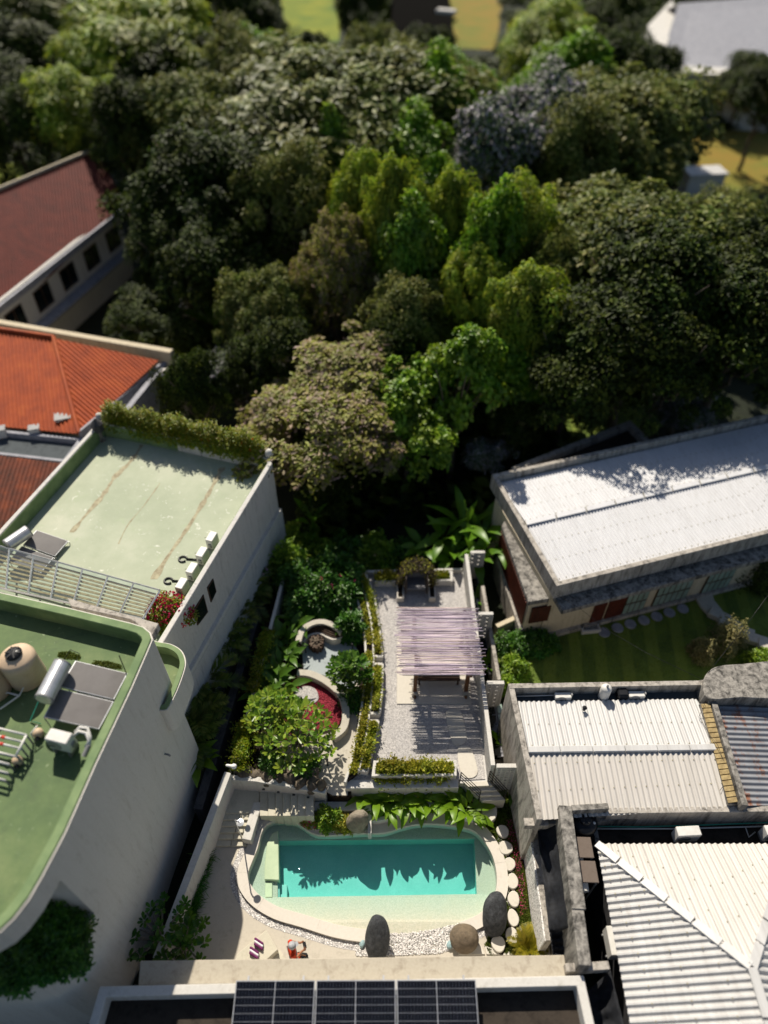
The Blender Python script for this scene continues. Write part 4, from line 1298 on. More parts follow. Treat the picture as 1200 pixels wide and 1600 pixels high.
# arbour seat with vine hood
ap = at(650, 932, TZ)
ar = thing('arbour_seat', 'vine-covered arched arbour with a grey seat at the back of the terrace', 'arbour', ap)
for sgn in (-1, 1):
    b = MB()
    cx, cy = ap.x + sgn * .73, ap.y + .1
    b.strip([(cx - .13, cy - .4), (cx - .13, cy + .45), (cx + .13, cy + .45), (cx + .13, cy - .4)], .05, TZ, TZ + .32, True); b.build('side_trough', MT['coping'], ar)
    b = MB(); b.box((cx, cy, TZ + .13), (.22, .82, .24)); b.build('trough_soil', MT['soil'], ar)
    b = MB(); cx2 = ap.x + sgn * .5
    for k in range(9):
        b.box((cx2 + sgn * -.02, ap.y + .02 + k * .09, TZ + .75), (.04, .05, 1.1), sgn * .35)
    b.build('lattice_side', MT['rattan'], ar)
b = MB(); b.box((ap.x, ap.y + .45, TZ + .42), (.85, .75, .12)); b.build('seat', MT['grey_cushion'], ar, bevel=.02)
b = MB(); b.box((ap.x, ap.y + .85, TZ + .8), (.95, .1, .7), 0, -.2); b.build('backrest', MT['grey_cushion'], ar, bevel=.02)
b = MB()
for k in range(9):
    y = ap.y + .3 + k * .08
    b.tube([(ap.x + math.cos(a) * .78, y, TZ + .3 + math.sin(a) * 1.15) for a in np.linspace(0, math.pi, 15)], .02, 5)
b.build('arch', MT['dark_wood'], ar)
g2 = np.random.default_rng(77)
a = g2.random(5200) * math.pi
pos = np.column_stack([ap.x + np.cos(a) * (.78 + .1 * g2.normal(size=a.size)), ap.y + .25 + .8 * g2.random(a.size), TZ + .36 + np.sin(a) * (1.15 + .08 * g2.normal(size=a.size))])
V, F = leaf_tris(pos[:3600], rdir(3600, g2), rdir(3600, g2), .11, .035); finish('vine_stems', npmesh('vine', V, F), MT['dry_vine'], ar)
side = np.concatenate([pos[3600:4500], pos[4500:][np.abs(np.cos(a[4500:])) > .35]])
V, F = leaf_tris(side, rdir(len(side), g2), unit(rdir(len(side), g2) + [0, 0, 1]), .09, .05); finish('vine_leaves', npmesh('vine', V, F), MT['leaf_trail'], ar)

# breeze-block screen wall with its piers
WZ = 2.5
wa, wb = at(729, 866, WZ), at(770.5, 1195, WZ)
bw = thing('breeze_block_wall', 'pale breeze-block screen wall along the right of the terrace with short return piers', 'wall', (wa.x, wa.y, TZ))
def breeze(a, b_, z0, z1, par, t=.14, cw=.15, ch=.15, nm='block_screen'):
    """openwork blocks: a lattice of thin ribs with a diagonal in every cell; one joined part, cells are a few pixels"""
    a, b_ = Vector((a[0], a[1], 0)), Vector((b_[0], b_[1], 0))
    d = (b_ - a); L = d.length; d.normalize(); nrm = Vector((-d.y, d.x, 0))
    an = math.atan2(d.y, d.x)
    m = MB()
    nx, nz = max(1, round(L / cw)), max(1, round((z1 - z0) / ch))
    for i in range(nx + 1):
        m.box(a + d * (L * i / nx) + Vector((0, 0, (z0 + z1) / 2)), (.055, t, z1 - z0), an)
    for k in range(nz + 1):
        m.box((a + b_) / 2 + Vector((0, 0, z0 + (z1 - z0) * k / nz)), (L + .05, t - .012, .05), an)
    for i in range(nx):
        for k in range(nz):
            if (i + 2 * k) % 4: m.box(a + d * (L * (i + .5) / nx) + Vector((0, 0, z0 + (z1 - z0) * (k + .5) / nz)), (L / nx, .09, (z1 - z0) / nz), an)
    o = m.build(nm, MT['grey_wall'], par); o['kind'] = 'stuff'
    m = MB(); m.box((a + b_) / 2 + Vector((0, 0, z1 + .025)), (L + .04, t + .02, .05), an); m.build('coping', MT['white_wall'], par, bevel=.008)
breeze(wa, wb, TZ - .1, WZ - .05, bw)
for u0, v0, u1, v1 in [(733, 862, 757, 861), (745, 958, 770, 957), (758, 1066, 787, 1065), (773, 1196, 806, 1195)]:
    a, b_ = at(u0, v0, WZ), at(u1, v1, WZ)
    b_.y = a.y
    breeze(a + Vector((.1, 0, 0)), b_, .55, WZ - .06, bw, nm='pier_screen')
# glazed ledge in the light well beyond the wall, and the neighbour's thin wall
for i, (q0, q1) in enumerate([((748, 902), (757, 956)), ((761, 994), (772, 1050)), ((776, 1100), (787, 1180))]):
    a, b_ = at(*q0, .7), at(*q1, .7)
    t = thing('glass_ledge', ['narrow glazed ledge in the light well behind the arbour end', 'narrow glazed ledge in the light well beside the pergola', 'narrow glazed ledge in the light well nearest the pool'][i], 'skylight', (a.x, a.y, .7), 'glazed ledges in the light well')
    d = (b_ - a)
    w = .42
    for k in range(5):
        p, q = a + d * (k / 5 + .012), a + d * ((k + 1) / 5 - .012)
        m = MB(); m.wall(p, q, .2, .7, .73, 1); m.build('pane', MT['pale_pane'], t)
        m = MB(); m.wall(p + Vector((-.2, 0, 0)), q + Vector((-.2, 0, 0)), .22, .6, .63, 0); m.build('dark_pane', MT['window_glass'], t)
    m = MB(); m.wall(a, b_, .44, .5, .6, 0); m.build('frame', MT['fascia'], t)
wall_thing('boundary_wall', 'thin weathered wall between the light well and the neighbour lawn', [(at(757, 915, 1.5), at(783, 1062, 1.5), .16, -.3, 1.5, -1, None)], 'old_concrete_light')

# railed steps down from the terrace
rs = thing('railed_steps', 'short flight of pale steps from the terrace to the stepping stones', 'stairs', at(760, 1235, 0))
for k in range(4):
    f0, f1 = k / 4, (k + 1) / 4
    z = TZ - .02 - .14 * k
    L0, L1 = (724 + 30 * f0, 1222 + 30 * f0), (724 + 30 * f1, 1222 + 30 * f1)
    R0, R1 = (764 + 26 * f0, 1220 + 30 * f0), (764 + 26 * f1, 1220 + 30 * f1)
    quad_prism([L0, R0, R1, L1], z, -.2, 'tread', 'step_stone', rs)
for nm, (a, b_) in {'black metal railing left of the terrace steps': (at(718, 1222, TZ), at(748, 1250, TZ - .5)), 'black metal railing right of the terrace steps': (at(762, 1220, TZ), at(788, 1248, TZ - .5))}.items():
    t = thing('railing', nm, 'railing', a, 'railings of the terrace steps')
    for p in (a, b_):
        m = MB(); m.tube([p + Vector((0, 0, -.3)), p + Vector((0, 0, .85))], .022, 6); m.build('post', MT['black_metal'], t)
    for k in range(4):
        h = Vector((0, 0, .25 + .2 * k)); m = MB(); m.tube([a + h, b_ + h], .017, 6); m.build('rail', MT['black_metal'], t)
# curved trough wall and dark water slot behind the pool
tw_px = [(578, 1279), (592, 1279.5), (610, 1275), (626, 1267), (644, 1259), (660, 1255.5), (676, 1255.5), (692, 1259), (710, 1267), (724, 1275), (740, 1278)]
twl = smooth_line(pts(tw_px, .45), 4)
b = MB(); b.strip(twl, .14, -.3, .45); tag(b.build('curved_trough_wall', MT['grey_wall'], bevel=.01), 'curved grey trough wall behind the pool under the big-leaved plants', 'wall')
bedp = [(p.x, p.y) for p in twl] + [tuple(p[:2]) for p in pts([(746, 1262), (716, 1226), (545, 1228), (540, 1252), (578, 1256)], .3)]
b = MB(); b.prism(bedp, -.3, .3); tag(b.build('bed_soil', MT['soil']), 'dark soil of the planting bed behind the pool', 'soil', kind='structure')
slot = [(p.x, p.y) for p in offset_line(twl, -.02)] + [tuple(p[:2]) for p in pts([(742, 1290), (720, 1284), (680, 1279), (650, 1280), (620, 1286), (600, 1293), (580, 1294)], .02)]
b = MB(); b.prism(slot, -.2, .03); tag(b.build('water_slot', MT['window_glass']), 'dark overflow channel behind the pool coping', 'water', kind='structure')
# ------------------------------------------------------------------ buildings
def on_plane(u, v, a, b):
    """where the sight line meets the upright plane through a and b"""
    x, y = (u - 600) / FPX, -(v - 800) / FPX
    d = Vector((x, CP + y * SP, -SP + y * CP))
    t = Vector((b[0] - a[0], b[1] - a[1], 0)); n_ = Vector((-t.y, t.x, 0))
    k = n_.dot(Vector((a[0], a[1], CAM_H)) - Vector((0, 0, CAM_H))) / n_.dot(d)
    return Vector((0, 0, CAM_H)) + d * k
def clip(poly, y0, keep_above):
    out = []
    n = len(poly)
    for i in range(n):
        p, q = poly[i], poly[(i + 1) % n]
        ip, iq = (p[1] >= y0) == keep_above, (q[1] >= y0) == keep_above
        if ip: out.append(tuple(p))
        if ip != iq:
            t = (y0 - p[1]) / (q[1] - p[1]); out.append((p[0] + (q[0] - p[0]) * t, y0))
    return out
def xy(px, z): return [tuple(p[:2]) for p in pts(px, z)]
def flat_roof(name, label, outline, z_top, z_roof, m_wall, m_roof, m_in, t=.28, z0=-.4, cat='house', parapet_mat=None, loc=None):
    outline = ccw(outline)
    c = outline[0]
    h = thing(name, label, cat, (c[0], c[1], 0) if loc is None else loc)
    b = MB(); b.prism([tuple(p) for p in offset_line(outline, .01, True)], z0, z_roof - .04); b.build('wall', MT[m_wall], h)
    inn = [tuple(p) for p in offset_line(outline, t - .01, True)]
    b = MB(); b.prism(inn, z_roof - .1, z_roof); b.build('roof', MT[m_roof], h)
    b = MB(); b.strip(outline, t, z_roof - 1.0, z_top, True, t / 2); b.build('parapet', MT[parapet_mat or m_wall], h, bevel=.02)
    return h
# ---- the large left building (three floors) with a rounded green roof
ZB = 9.2
Fpx = [(-260, 862), (0, 924), (110, 949), (205, 972), (224, 978), (235, 987), (238.5, 997), (232, 1013), (206, 1073), (150, 1192), (102, 1300), (66, 1368), (45, 1404), (21, 1435), (0, 1455), (-40, 1478), (-90, 1490), (-260, 1490)]
F_ = ccw(xy(Fpx, ZB))
YC = 5.75
big = thing('apartment_house', 'large pale house with rounded corners and a green painted flat roof', 'house', (F_[0][0], F_[0][1], 0))
rear = ccw(clip(F_, YC, True)); frontp = ccw(clip(F_, YC, False))
b = MB(); b.prism(rear, -.4, ZB - .75); b.build('wall', MT['shade_wall'], big, bevel=0)
b = MB(); b.prism(frontp, -.4, 5.3); b.build('lower_wall', MT['shade_wall'], big)
b = MB(); b.prism(frontp, ZB - 1.0, ZB - .75); b.build('roof_overhang', MT['shade_wall'], big)
b = MB(); b.prism(ccw([tuple(p) for p in offset_line(F_, .3, True)]), ZB - .8, ZB - .62); roof_o = b.build('roof', MT['green_paint'], big)
b = MB(); b.strip(F_, .05, ZB - .75, ZB - .05, True, .025); b.build('parapet_face', MT['shade_wall'], big)
b = MB(); b.strip(F_, .26, ZB - .8, ZB, True, .175); b.build('parapet', MT['green_parapet'], big, bevel=.02)
RB = ZB - .62
# concrete lintel slab by the skylight
b = MB(); b.prism(xy([(105, 934), (248, 974), (238, 992), (205, 968), (110, 947)], ZB - .3), ZB - .6, ZB - .3); b.build('concrete_ledge', MT['old_concrete_light'], big, bevel=.02)
a_, b_ = at(206, 1073, ZB), at(150, 1192, ZB)
sp0 = on_plane(257, 1178, a_, b_); nb = Vector((-(b_ - a_).y, (b_ - a_).x, 0)).normalized(); nb = nb if nb.x > 0 else -nb
b = MB(); b.tube([sp0 - nb * .05, sp0 + nb * .14, sp0 + nb * .18 - Vector((0, 0, .08))], .035, 8); b.build('rain_spout', MT['grey_plastic'], big)
# lower rounded wing
Wpx = [(222, 985), (241, 1000), (266, 1005), (283, 1015), (290, 1031), (287, 1050), (272, 1088), (255, 1110), (215, 1085)]
Wg = ccw([(p.x, p.y) for p in smooth_line(pts(Wpx, 6.7), 4, True)])
wing = thing('terrace_wing', 'small rounded lower terrace with green floor beside the large pale house', 'building', (Wg[0][0], Wg[0][1], 5.3))
b = MB(); b.prism(Wg, 5.3, 6.2); b.build('wall', MT['shade_wall'], wing)
b = MB(); b.prism([tuple(p) for p in offset_line(Wg, .1, True)], 6.1, 6.25); b.build('floor', MT['green_paint'], wing)
b = MB(); b.strip(Wg, .04, 6.2, 6.66, True, .02); b.build('parapet_face', MT['shade_wall'], wing)
b = MB(); b.strip(Wg, .16, 6.0, 6.7, True, .12); b.build('parapet', MT['green_parapet'], wing, bevel=.015)
for i, q in enumerate([[(92, 1019), (110, 1018), (127, 1025), (124, 1031), (104, 1030), (90, 1026)], [(146, 1032), (170, 1033), (189, 1039), (192, 1046), (165, 1044), (144, 1038)]]):
    o = finish('moss_patch', npmesh('moss_patch', *scatter_leaves(60 + i, xy(q, RB), 1500, RB, .006, .03, .03, .0)), MT['leaf_moss']); tag(o, ['brown green moss patch behind the silver water heater tank', 'brown green moss patch behind the big solar collector panels'][i], 'moss', kind='stuff')
# ---- far left building
ZF = 6.5
FL = xy([(156, 656), (405, 706), (422, 714), (425, 724), (262, 992), (250, 1012), (-90, 925)], ZF)
far = flat_roof('flat_roof_house', 'white house with a sun-bleached pale green flat roof and hedge along its back', FL, ZF, ZF - .75, 'grey_wall', 'pale_green_paint', 'green_parapet', t=.2)
RF = ZF - .75
bm_ = MB(); bm_.strip(ccw(FL), .03, RF - .02, ZF - .05, True, .215); bm_.build('parapet_lining', MT['green_parapet'], far)
cr, cf = Vector((*FL[3], 0)), Vector((*FL[4], 0))
dr = (cf - cr).normalized(); nr_ = Vector((-dr.y, dr.x, 0))
if nr_.x < 0: nr_ = -nr_
b = MB(); b.wall(cr, cf + dr * 1.0, .3, 3.45, 3.7, 0); b.build('ledge', MT['white_wall'], far, bevel=.01)
b = MB(); b.wall(cr - nr_ * .05, cf + dr * 1.0 - nr_ * .05, .42, -.3, 3.45, 0); b.build('ground_floor_wall', MT['grey_wall'], far)
for q in ([(323, 918), (332, 904), (337, 924), (329, 941)], [(303, 951), (317, 929), (324, 956), (308, 977)]):
    w = [on_plane(u, v, cr, cf) + nr_ * .04 for u, v in q]
    b = MB(); n4 = [p - nr_ * .1 for p in w]; b.add(w + n4, [(0, 1, 2, 3), (4, 5, 6, 7), (0, 1, 5, 4), (1, 2, 6, 5), (2, 3, 7, 6), (3, 0, 4, 7)]); f = b.build('window', MT['dark_wood'], far)
    ctr = sum(w, Vector()) / 4
    g4 = [ctr + (p - ctr) * .86 + nr_ * .012 for p in w]; b = MB(); b.add(g4, [(0, 1, 2, 3)]); b.build('pane', MT['window_glass'], f)
for i, ln in enumerate([[(222, 695), (205, 720), (180, 745), (160, 775), (128, 812), (112, 832)], [(348, 730), (332, 760), (318, 785), (290, 830), (262, 870), (240, 905)], [(250, 755), (225, 790), (200, 820), (185, 850)]]):
    g2 = np.random.default_rng(i); L = smooth_line(pts(ln, RF), 5)
    b = MB(); o1, o2 = [], []
    for k, p in enumerate(L):
        w = (.05 + .12 * g2.random() * (1 if k % 7 < 5 else .3)) * (.25 if i == 2 else 1)
        o1.append((p.x - w, p.y, RF + .004)); o2.append((p.x + w, p.y, RF + .004))
    n = len(L); b.add(o1 + o2, [(k, k + 1, n + k + 1, n + k) for k in range(n - 1)]); b.build('seam_stain', MT['seam_stain'], far)
# hedge planter at the back of that roof
pa, pb = at(172, 676, RF), at(411, 730, RF)
hp = thing('hedge_planter', 'long white planter box at the back edge of the pale green roof', 'planter', pa)
dv = (pb - pa).normalized(); nv = Vector((-dv.y, dv.x, 0))
b = MB(); b.wall(pa - nv * .18, pb - nv * .18, .62, RF, RF + .5, 1); b.build('trough', MT['white_wall'], hp, bevel=.01)
b = MB(); b.wall(pa - nv * .1, pb - nv * .1, .44, RF + .3, RF + .52, 1); b.build('soil', MT['soil'], hp)
for k in range(1, 8):
    p = pa.lerp(pb, k / 8); b = MB(); b.box(p + Vector((0, 0, RF * 0 + .225)) - nv * .184, (.02, .02, .44)); b.build('joint', MT['old_concrete'], hp)
# ---- glass roof between the two
sk = thing('glass_roof', 'long glazed lean-to roof over wooden slats between the two green-roofed houses', 'glass roof', at(100, 910, 6.7))
TL, TR, BR, BL = at(-60, 836, 6.75), at(249, 921, 6.75), at(222, 966, 6.95), at(-60, 905, 6.95)
for k in range(8):
    a0, a1 = k / 8 + .004, (k + 1) / 8 - .004
    b = MB(); b.slab([TL.lerp(TR, a0), TL.lerp(TR, a1), BL.lerp(BR, a1), BL.lerp(BR, a0)], .012); b.build('pane', MT['glass'], sk)
for k in range(9):
    a0 = k / 8; b = MB(); b.tube([TL.lerp(TR, a0) - Vector((0, 0, .06)), BL.lerp(BR, a0) - Vector((0, 0, .06))], .04, 4); b.build('glazing_bar', MT['alu'], sk)
for p, q in ((TL, TR), (BL, BR)):
    b = MB(); b.tube([p - Vector((0, 0, .03)), q - Vector((0, 0, .03))], .04, 4); b.build('edge_rail', MT['alu'], sk)
slats = thing('slat_ceiling', 'row of pale wooden slats under the glazed lean-to roof', 'slats', at(100, 920, 6.3))
for k in range(9):
    f = .06 + k * .108
    p, q = TL.lerp(BL, f) - Vector((0, 0, .2)), TR.lerp(BR, f) - Vector((.15, 0, .2))
    d = q - p; b = MB(); b.box((p + q) / 2, (d.length, .075, .03), math.atan2(d.y, d.x)); b.build('slat', MT['tan_tile'], slats)
b = MB(); b.prism(xy([(-60, 850), (240, 930), (216, 975), (-60, 912)], 5.4), 5.2, 5.4); b.build('backing_floor', MT['path_concrete'], slats)

# ---- red tiled houses at the far left
def tile_roof(h, poly, along, m, pitch=.21, amp=.035):
    corrugated(poly, along, pitch, amp, MT[m], h, 'tile_course', 6)
ra = thing('red_roof_house', 'long house with a dark red tiled roof and a row of windows, far left', 'house', at(60, 430, 0))
R1, R2 = at(-60, 322, 7.6), at(150, 234, 7.6)
E1, E2 = at(-60, 522, 5.2), at(196, 320, 5.2)
dn = (E1 - R1)
tile_roof(ra, [R1, R2, E2, E1], dn, 'red_tile')
B1, B2 = R1 + Vector((-3.4, 4.2, -2.4)), R2 + Vector((-2.2, 5.2, -2.4))
tile_roof(ra, [R1, R2, B2, B1], B1 - R1, 'red_tile')
tile_roof(ra, [R2, E2, B2], (E2 + B2) / 2 - R2, 'red_tile')
b = MB(); b.tube([R1 + Vector((0, 0, .08)), R2 + Vector((0, 0, .08))], .14, 6); b.build('ridge_cap', MT['cream_wall'], ra)
b = MB(); b.wall(E1, E2, .18, 4.75, 5.15, 0); b.build('fascia', MT['fascia'], ra)
off = Vector((-.55, .55, 0)).normalized() * .7
wa1, wa2 = E1 + off, E2 + off - (E2 - E1).normalized() * .6
b = MB(); b.wall(wa1, wa2, .25, -.3, 4.9, 1); b.build('wall', MT['white_wall'], ra)
dd = (wa2 - wa1); LL = dd.length; dd.normalize(); nn = Vector((dd.y, -dd.x, 0))
b = MB(); b.wall(wa1 + nn * .45, wa2 + nn * .45, .9, 1.95, 2.15, 0); b.build('balcony_ledge', MT['fascia'], ra)
for k in range(6):
    c0 = wa1 + dd * (LL * (k + .5) / 6)
    b = MB(); b.wall(c0 - dd * .85, c0 + dd * .85, .08, 2.5, 4.0, 0); f = b.build('window', MT['dark_wood'], ra)
    for s_ in (-1, 1):
        b = MB(); b.wall(c0 + dd * (.42 * s_ - .36) + nn * .03, c0 + dd * (.42 * s_ + .36) + nn * .03, .05, 2.58, 3.92, 0); b.build('pane', MT['window_glass'], f)
rb_ = thing('orange_roof_house', 'house with a bright orange hipped tile roof, left of the hedge roof', 'house', at(100, 600, 0))
AP = at(84, 528, 6.3); AL = at(-90, 503, 6.3)
C1, C2, C3 = at(248, 563, 5.0), at(124, 678, 4.6), at(-90, 655, 4.6)
tile_roof(rb_, [AP, C1, C2], (C1 + C2) / 2 - AP, 'orange_tile')
tile_roof(rb_, [AL, AP, C2, C3], C3 - AL, 'orange_tile')
b = MB(); b.tube([AP + Vector((0, 0, .07)), C2 + Vector((0, 0, .07))], .12, 6); b.tube([AL + Vector((0, 0, .07)), AP + Vector((0, 0, .07))], .12, 6); b.build('ridge_cap', MT['orange_tile'], rb_)
w1, w2 = at(-60, 492, 5.3), at(268, 548, 5.3)
b = MB(); b.wall(w1, w2, .4, -.3, 5.3, 0); b.build('back_parapet', MT['cream_wall'], rb_, bevel=.02)
s1, s2 = at(262, 560, 4.6), at(196, 648, 4.4)
b = MB(); b.wall(s1, s2, .3, -.3, 4.6, 0); b.build('side_wall', MT['fascia'], rb_)
b = MB(); b.wall(C1, C2, .12, 4.1, 4.75, 0); b.build('fascia', MT['fascia'], rb_)
b = MB(); b.prism(xy([(-90, 650), (122, 676), (245, 566), (215, 560), (84, 535), (-90, 520)], 4.0), -.3, 4.0); b.build('wall', MT['cream_wall'], rb_)
b = MB(); b.lathe([(.3, 0), (.32, .3), (.2, .5), (.05, .55)], at(262, 590, 4.6), 12); b.build('finial', MT['white_wall'], rb_, True)
rc = thing('mossy_roof_house', 'corner of a mossy orange tiled roof below the grey gutter, far left', 'house', at(20, 770, 0))
tile_roof(rc, [at(-90, 700, 4.6), at(98, 724, 4.6), at(-6, 846, 3.6), at(-90, 840, 3.6)], Vector((0, -1, 0)), 'mossy_tile')
b = MB(); b.prism(xy([(-90, 712), (90, 728), (-6, 840), (-90, 840)], 3.4), -.3, 3.4); b.build('wall', MT['cream_wall'], rc)
gt = flat_roof('gutter_roof', 'grey flat gutter roof between the two orange roofs', xy([(-90, 662), (130, 684), (102, 722), (-90, 700)], 4.4), 4.4, 4.1, 'fascia', 'blue_floor', 'fascia', t=.2)
for i, (u, v) in enumerate([(105, 668), (58, 680), (5, 682)]):
    p = at(u, v, 4.1); t = thing('roof_box', ['large white box on the grey gutter roof', 'small white box midway along the grey gutter roof', 'white box at the left end of the grey gutter roof'][i], 'box', p)
    s_ = (.75, .5, .5)[i]; b = MB(); b.box(p + Vector((0, 0, s_ / 2)), (s_, s_ * .8, s_), .3); b.build('case', MT['white_plastic'], t, bevel=.03)
    b = MB(); b.box(p + Vector((0, 0, s_ + .02)), (s_ + .05, s_ * .8 + .05, .05), .3); b.build('lid', MT['grey_plastic'], t)

# ---- house with the white metal roof, upper right
ZH = 4.3
hpx = [(768, 741), (1230, 640), (1230, 826), (870, 916)]
Hq = pts(hpx, ZH)
hs = thing('white_roof_house', 'weathered concrete house with a long white corrugated roof, upper right', 'house', (Hq[3].x, Hq[3].y, 0))
ho = ccw([tuple(p[:2]) for p in Hq])
b = MB(); b.strip(ho, .22, ZH - .85, ZH, True, .11); b.build('parapet', MT['old_concrete_light'], hs, bevel=.015)
b = MB(); b.prism([tuple(p) for p in offset_line(ho, .2, True)], ZH - .84, ZH - .6); b.build('roof_deck', MT['old_concrete'], hs)
iq = [Vector((*p, 0)) for p in offset_line(ho, .3, True)]
def nearest(px): return min(iq, key=lambda p: (p - Vector((*px, 0))).length)
bl, br, fr_, fl_ = [nearest(p[:2]) for p in Hq]
m1, m2 = bl.lerp(fl_, .47), br.lerp(fr_, .47)
z_ = lambda p, z: Vector((p.x, p.y, z))
corrugated([z_(bl, ZH - .38), z_(br, ZH - .38), z_(m2, ZH - .12), z_(m1, ZH - .12)], bl - fl_, .16, .03, MT['white_roof_sheet'], hs, per=10, fix=(.06, .35, .65))
corrugated([z_(m1, ZH - .18), z_(m2, ZH - .18), z_(fr_, ZH - .3), z_(fl_, ZH - .3)], bl - fl_, .16, .03, MT['white_roof_sheet'], hs, per=10, fix=(.06, .35, .65))
for k in range(9):
    b = MB(); p, q = m1.lerp(m2, k / 9), m1.lerp(m2, (k + 1) / 9 - .004)
    b.wall(p, q, .26, ZH - .14, ZH - .075, 0); b.build('ridge_cap', MT['white_roof_sheet'], hs)
    b = MB(); b.wall(p - Vector((0, .16, 0)), p - Vector((0, -.16, 0)), .015, ZH - .1, ZH - .05, 0); b.build('cap_strap', MT['seam_stain'], hs)
# canopy slab and walls
fdir = (fr_ - fl_).normalized(); fn = Vector((fdir.y, -fdir.x, 0))
Hf0, Hf1 = Vector((*Hq[3][:2], 0)), Vector((*Hq[2][:2], 0))
b = MB(); b.wall(Hf0 + fdir * .15 + fn * .0, Hf1, 1.2, ZH - 1.25, ZH - .98, 0); b.build('canopy_slab', MT['old_concrete'], hs, bevel=.02)
wdeep = .25
wA, wB = Hf0 - fn * wdeep, Hf1 - fn * wdeep
b = MB(); b.prism([tuple(p[:2]) for p in (wA, wB, wB - fn * 6, wA - fn * 6)], -.3, ZH - .86); b.build('wall', MT['cream_wall'], hs)
b = MB(); b.wall(wA + fn * .1, wB + fn * .1, .2, .2, .42, 0); b.build('plinth', MT['old_concrete_light'], hs)
def facade(u0, u1, nm, mm, z0, z1, par=hs, proud=.03, panes=0):
    p0, p1 = on_plane(u0[0], u0[1], wA, wB), on_plane(u1[0], u1[1], wA, wB)
    m = MB(); m.wall(p0 + fn * proud, p1 + fn * proud, .08, z0, z1, 0); f = m.build(nm, MT[mm], par)
    if panes:
        for i in range(panes):
            for j in range(3):
                a_, b_ = p0.lerp(p1, (i + .1) / panes), p0.lerp(p1, (i + .9) / panes)
                zz0 = z0 + (z1 - z0) * (j + .06) / 3; zz1 = z0 + (z1 - z0) * (j + .92) / 3
                m = MB(); m.wall(a_ + fn * (proud + .035), b_ + fn * (proud + .035), .03, zz0, zz1, 0); m.build('pane', MT['pale_pane'], f)
    return f
facade((928, 950), (947, 945), 'door', 'red_wood', .42, 2.75)
facade((951, 944), (977, 937), 'door', 'red_wood', .42, 2.75)
facade((978, 937), (1013, 927), 'window', 'dark_wood', .42, 2.75, panes=4)
facade((1026, 925), (1082, 908), 'window', 'dark_wood', .42, 2.75, panes=6)
facade((1105, 903), (1150, 888), 'window', 'dark_wood', .42, 2.75, panes=5)
# annex
an = thing('annex', 'low concrete annex with stained flat roof and brown slatted screens left of the white-roofed house', 'building', at(822, 960, 0))
ap_ = xy([(784, 822), (800, 790), (826, 782), (872, 926), (868, 934), (826, 941)], 3.1)
b = MB(); b.prism(ap_, 2.85, 3.1); b.build('roof', MT['old_concrete'], an, bevel=.02)
ai = ccw([tuple(p) for p in offset_line(ccw(ap_), .06, True)])
b = MB(); b.prism(ai, -.3, 2.86); b.build('wall', MT['cream_wall'], an)
sA, sB = at(784, 822, 3.1), at(826, 941, 3.1)
sd = (sB - sA); sl_ = sd.length; sd.normalize(); sn = Vector((-sd.y, sd.x, 0)); sn = sn if sn.x < 0 else -sn
for k in range(26):
    p = sA + sd * (sl_ * (k + .5) / 27)
    b = MB(); b.box((p.x + sn.x * .0, p.y, 2.0), (.05, sl_ / 27 * .55, 1.6), math.atan2(sd.y, sd.x) - math.pi / 2); b.build('screen_slat', MT['red_wood'], an)
b = MB(); b.wall(sA + sn * .02 + sd * .2, sB + sn * .02, .2, -.3, 1.1, 0); b.build('screen_sill', MT['old_concrete_light'], an)
fA, fB = at(826, 941, 3.1), at(868, 934, 3.1)
fd = (fB - fA); fl2 = fd.length; fd.normalize(); fn2 = Vector((fd.y, -fd.x, 0))
b = MB(); b.wall(fA + fd * (fl2 * .2) + fn2 * .0, fA + fd * (fl2 * .92) + fn2 * .0, .06, 1.5, 2.6, 0); b.build('lattice_panel', MT['red_wood'], an)
for k in range(8):
    b = MB(); p = fA + fd * (fl2 * (.22 + .68 * k / 7)); b.box((p.x + fn2.x * .04, p.y + fn2.y * .04, 2.05), (.025, .03, 1.06)); b.build('lattice_bar', MT['dark_wood'], an)
wall_thing('lane_wall', 'weathered low wall joining the annex to the light well wall', [(at(776, 978, .9), at(826, 955, .9), .22, -.3, .9, 0, None)], 'cream_wall')
# sunken structure behind it
sb = flat_roof('rear_outbuilding', 'low grey outbuilding with a dark roof behind the white-roofed house', xy([(798, 730), (985, 656), (1022, 694), (840, 760)], 2.8), 2.8, 2.45, 'old_concrete_light', 'black_slab', 'old_concrete', t=.35)

# ---- building with cream corrugated roof, right middle
mb = thing('cream_roof_house', 'low walled building with a cream corrugated roof and mossy parapet, right of the terrace', 'house', at(795, 1068, 0))
q = pts([(795, 1068), (1097, 1063)], 4.0)
b = MB(); b.wall(q[0], q[1], .2, -.3, 4.0, -1); b.build('back_wall', MT['old_concrete_light'], mb, bevel=.01)
q2 = pts([(794, 1068), (840, 1278)], 4.0)
b = MB(); b.wall(q2[0], q2[1], .2, -.3, 3.99, 1, 3.85); b.build('side_wall', MT['old_concrete_light'], mb, bevel=.01)
q3 = pts([(1097, 1063), (1112, 1098)], 4.0)
b = MB(); b.wall(q3[0], q3[1], .22, -.3, 4.02, 0); b.build('side_wall', MT['old_concrete_light'], mb)
b = MB(); b.prism(xy([(800, 1070), (1094, 1066), (1100, 1100), (806, 1104)], 3.5), 2.9, 3.5); b.build('gutter_floor', MT['blue_floor'], mb)
ea, eb = at(809, 1096, 3.62), at(1088, 1092, 3.62)
ra_, rb2 = at(825, 1172, 3.82), at(1128, 1168, 3.82)
fa, fb_ = at(841, 1281, 3.58), at(1154, 1262, 3.58)
corrugated([ea, eb, rb2, ra_], Vector((0, 1, .1)), .185, .028, MT['white_sheet'], mb, per=8, fix=(.08, .5))
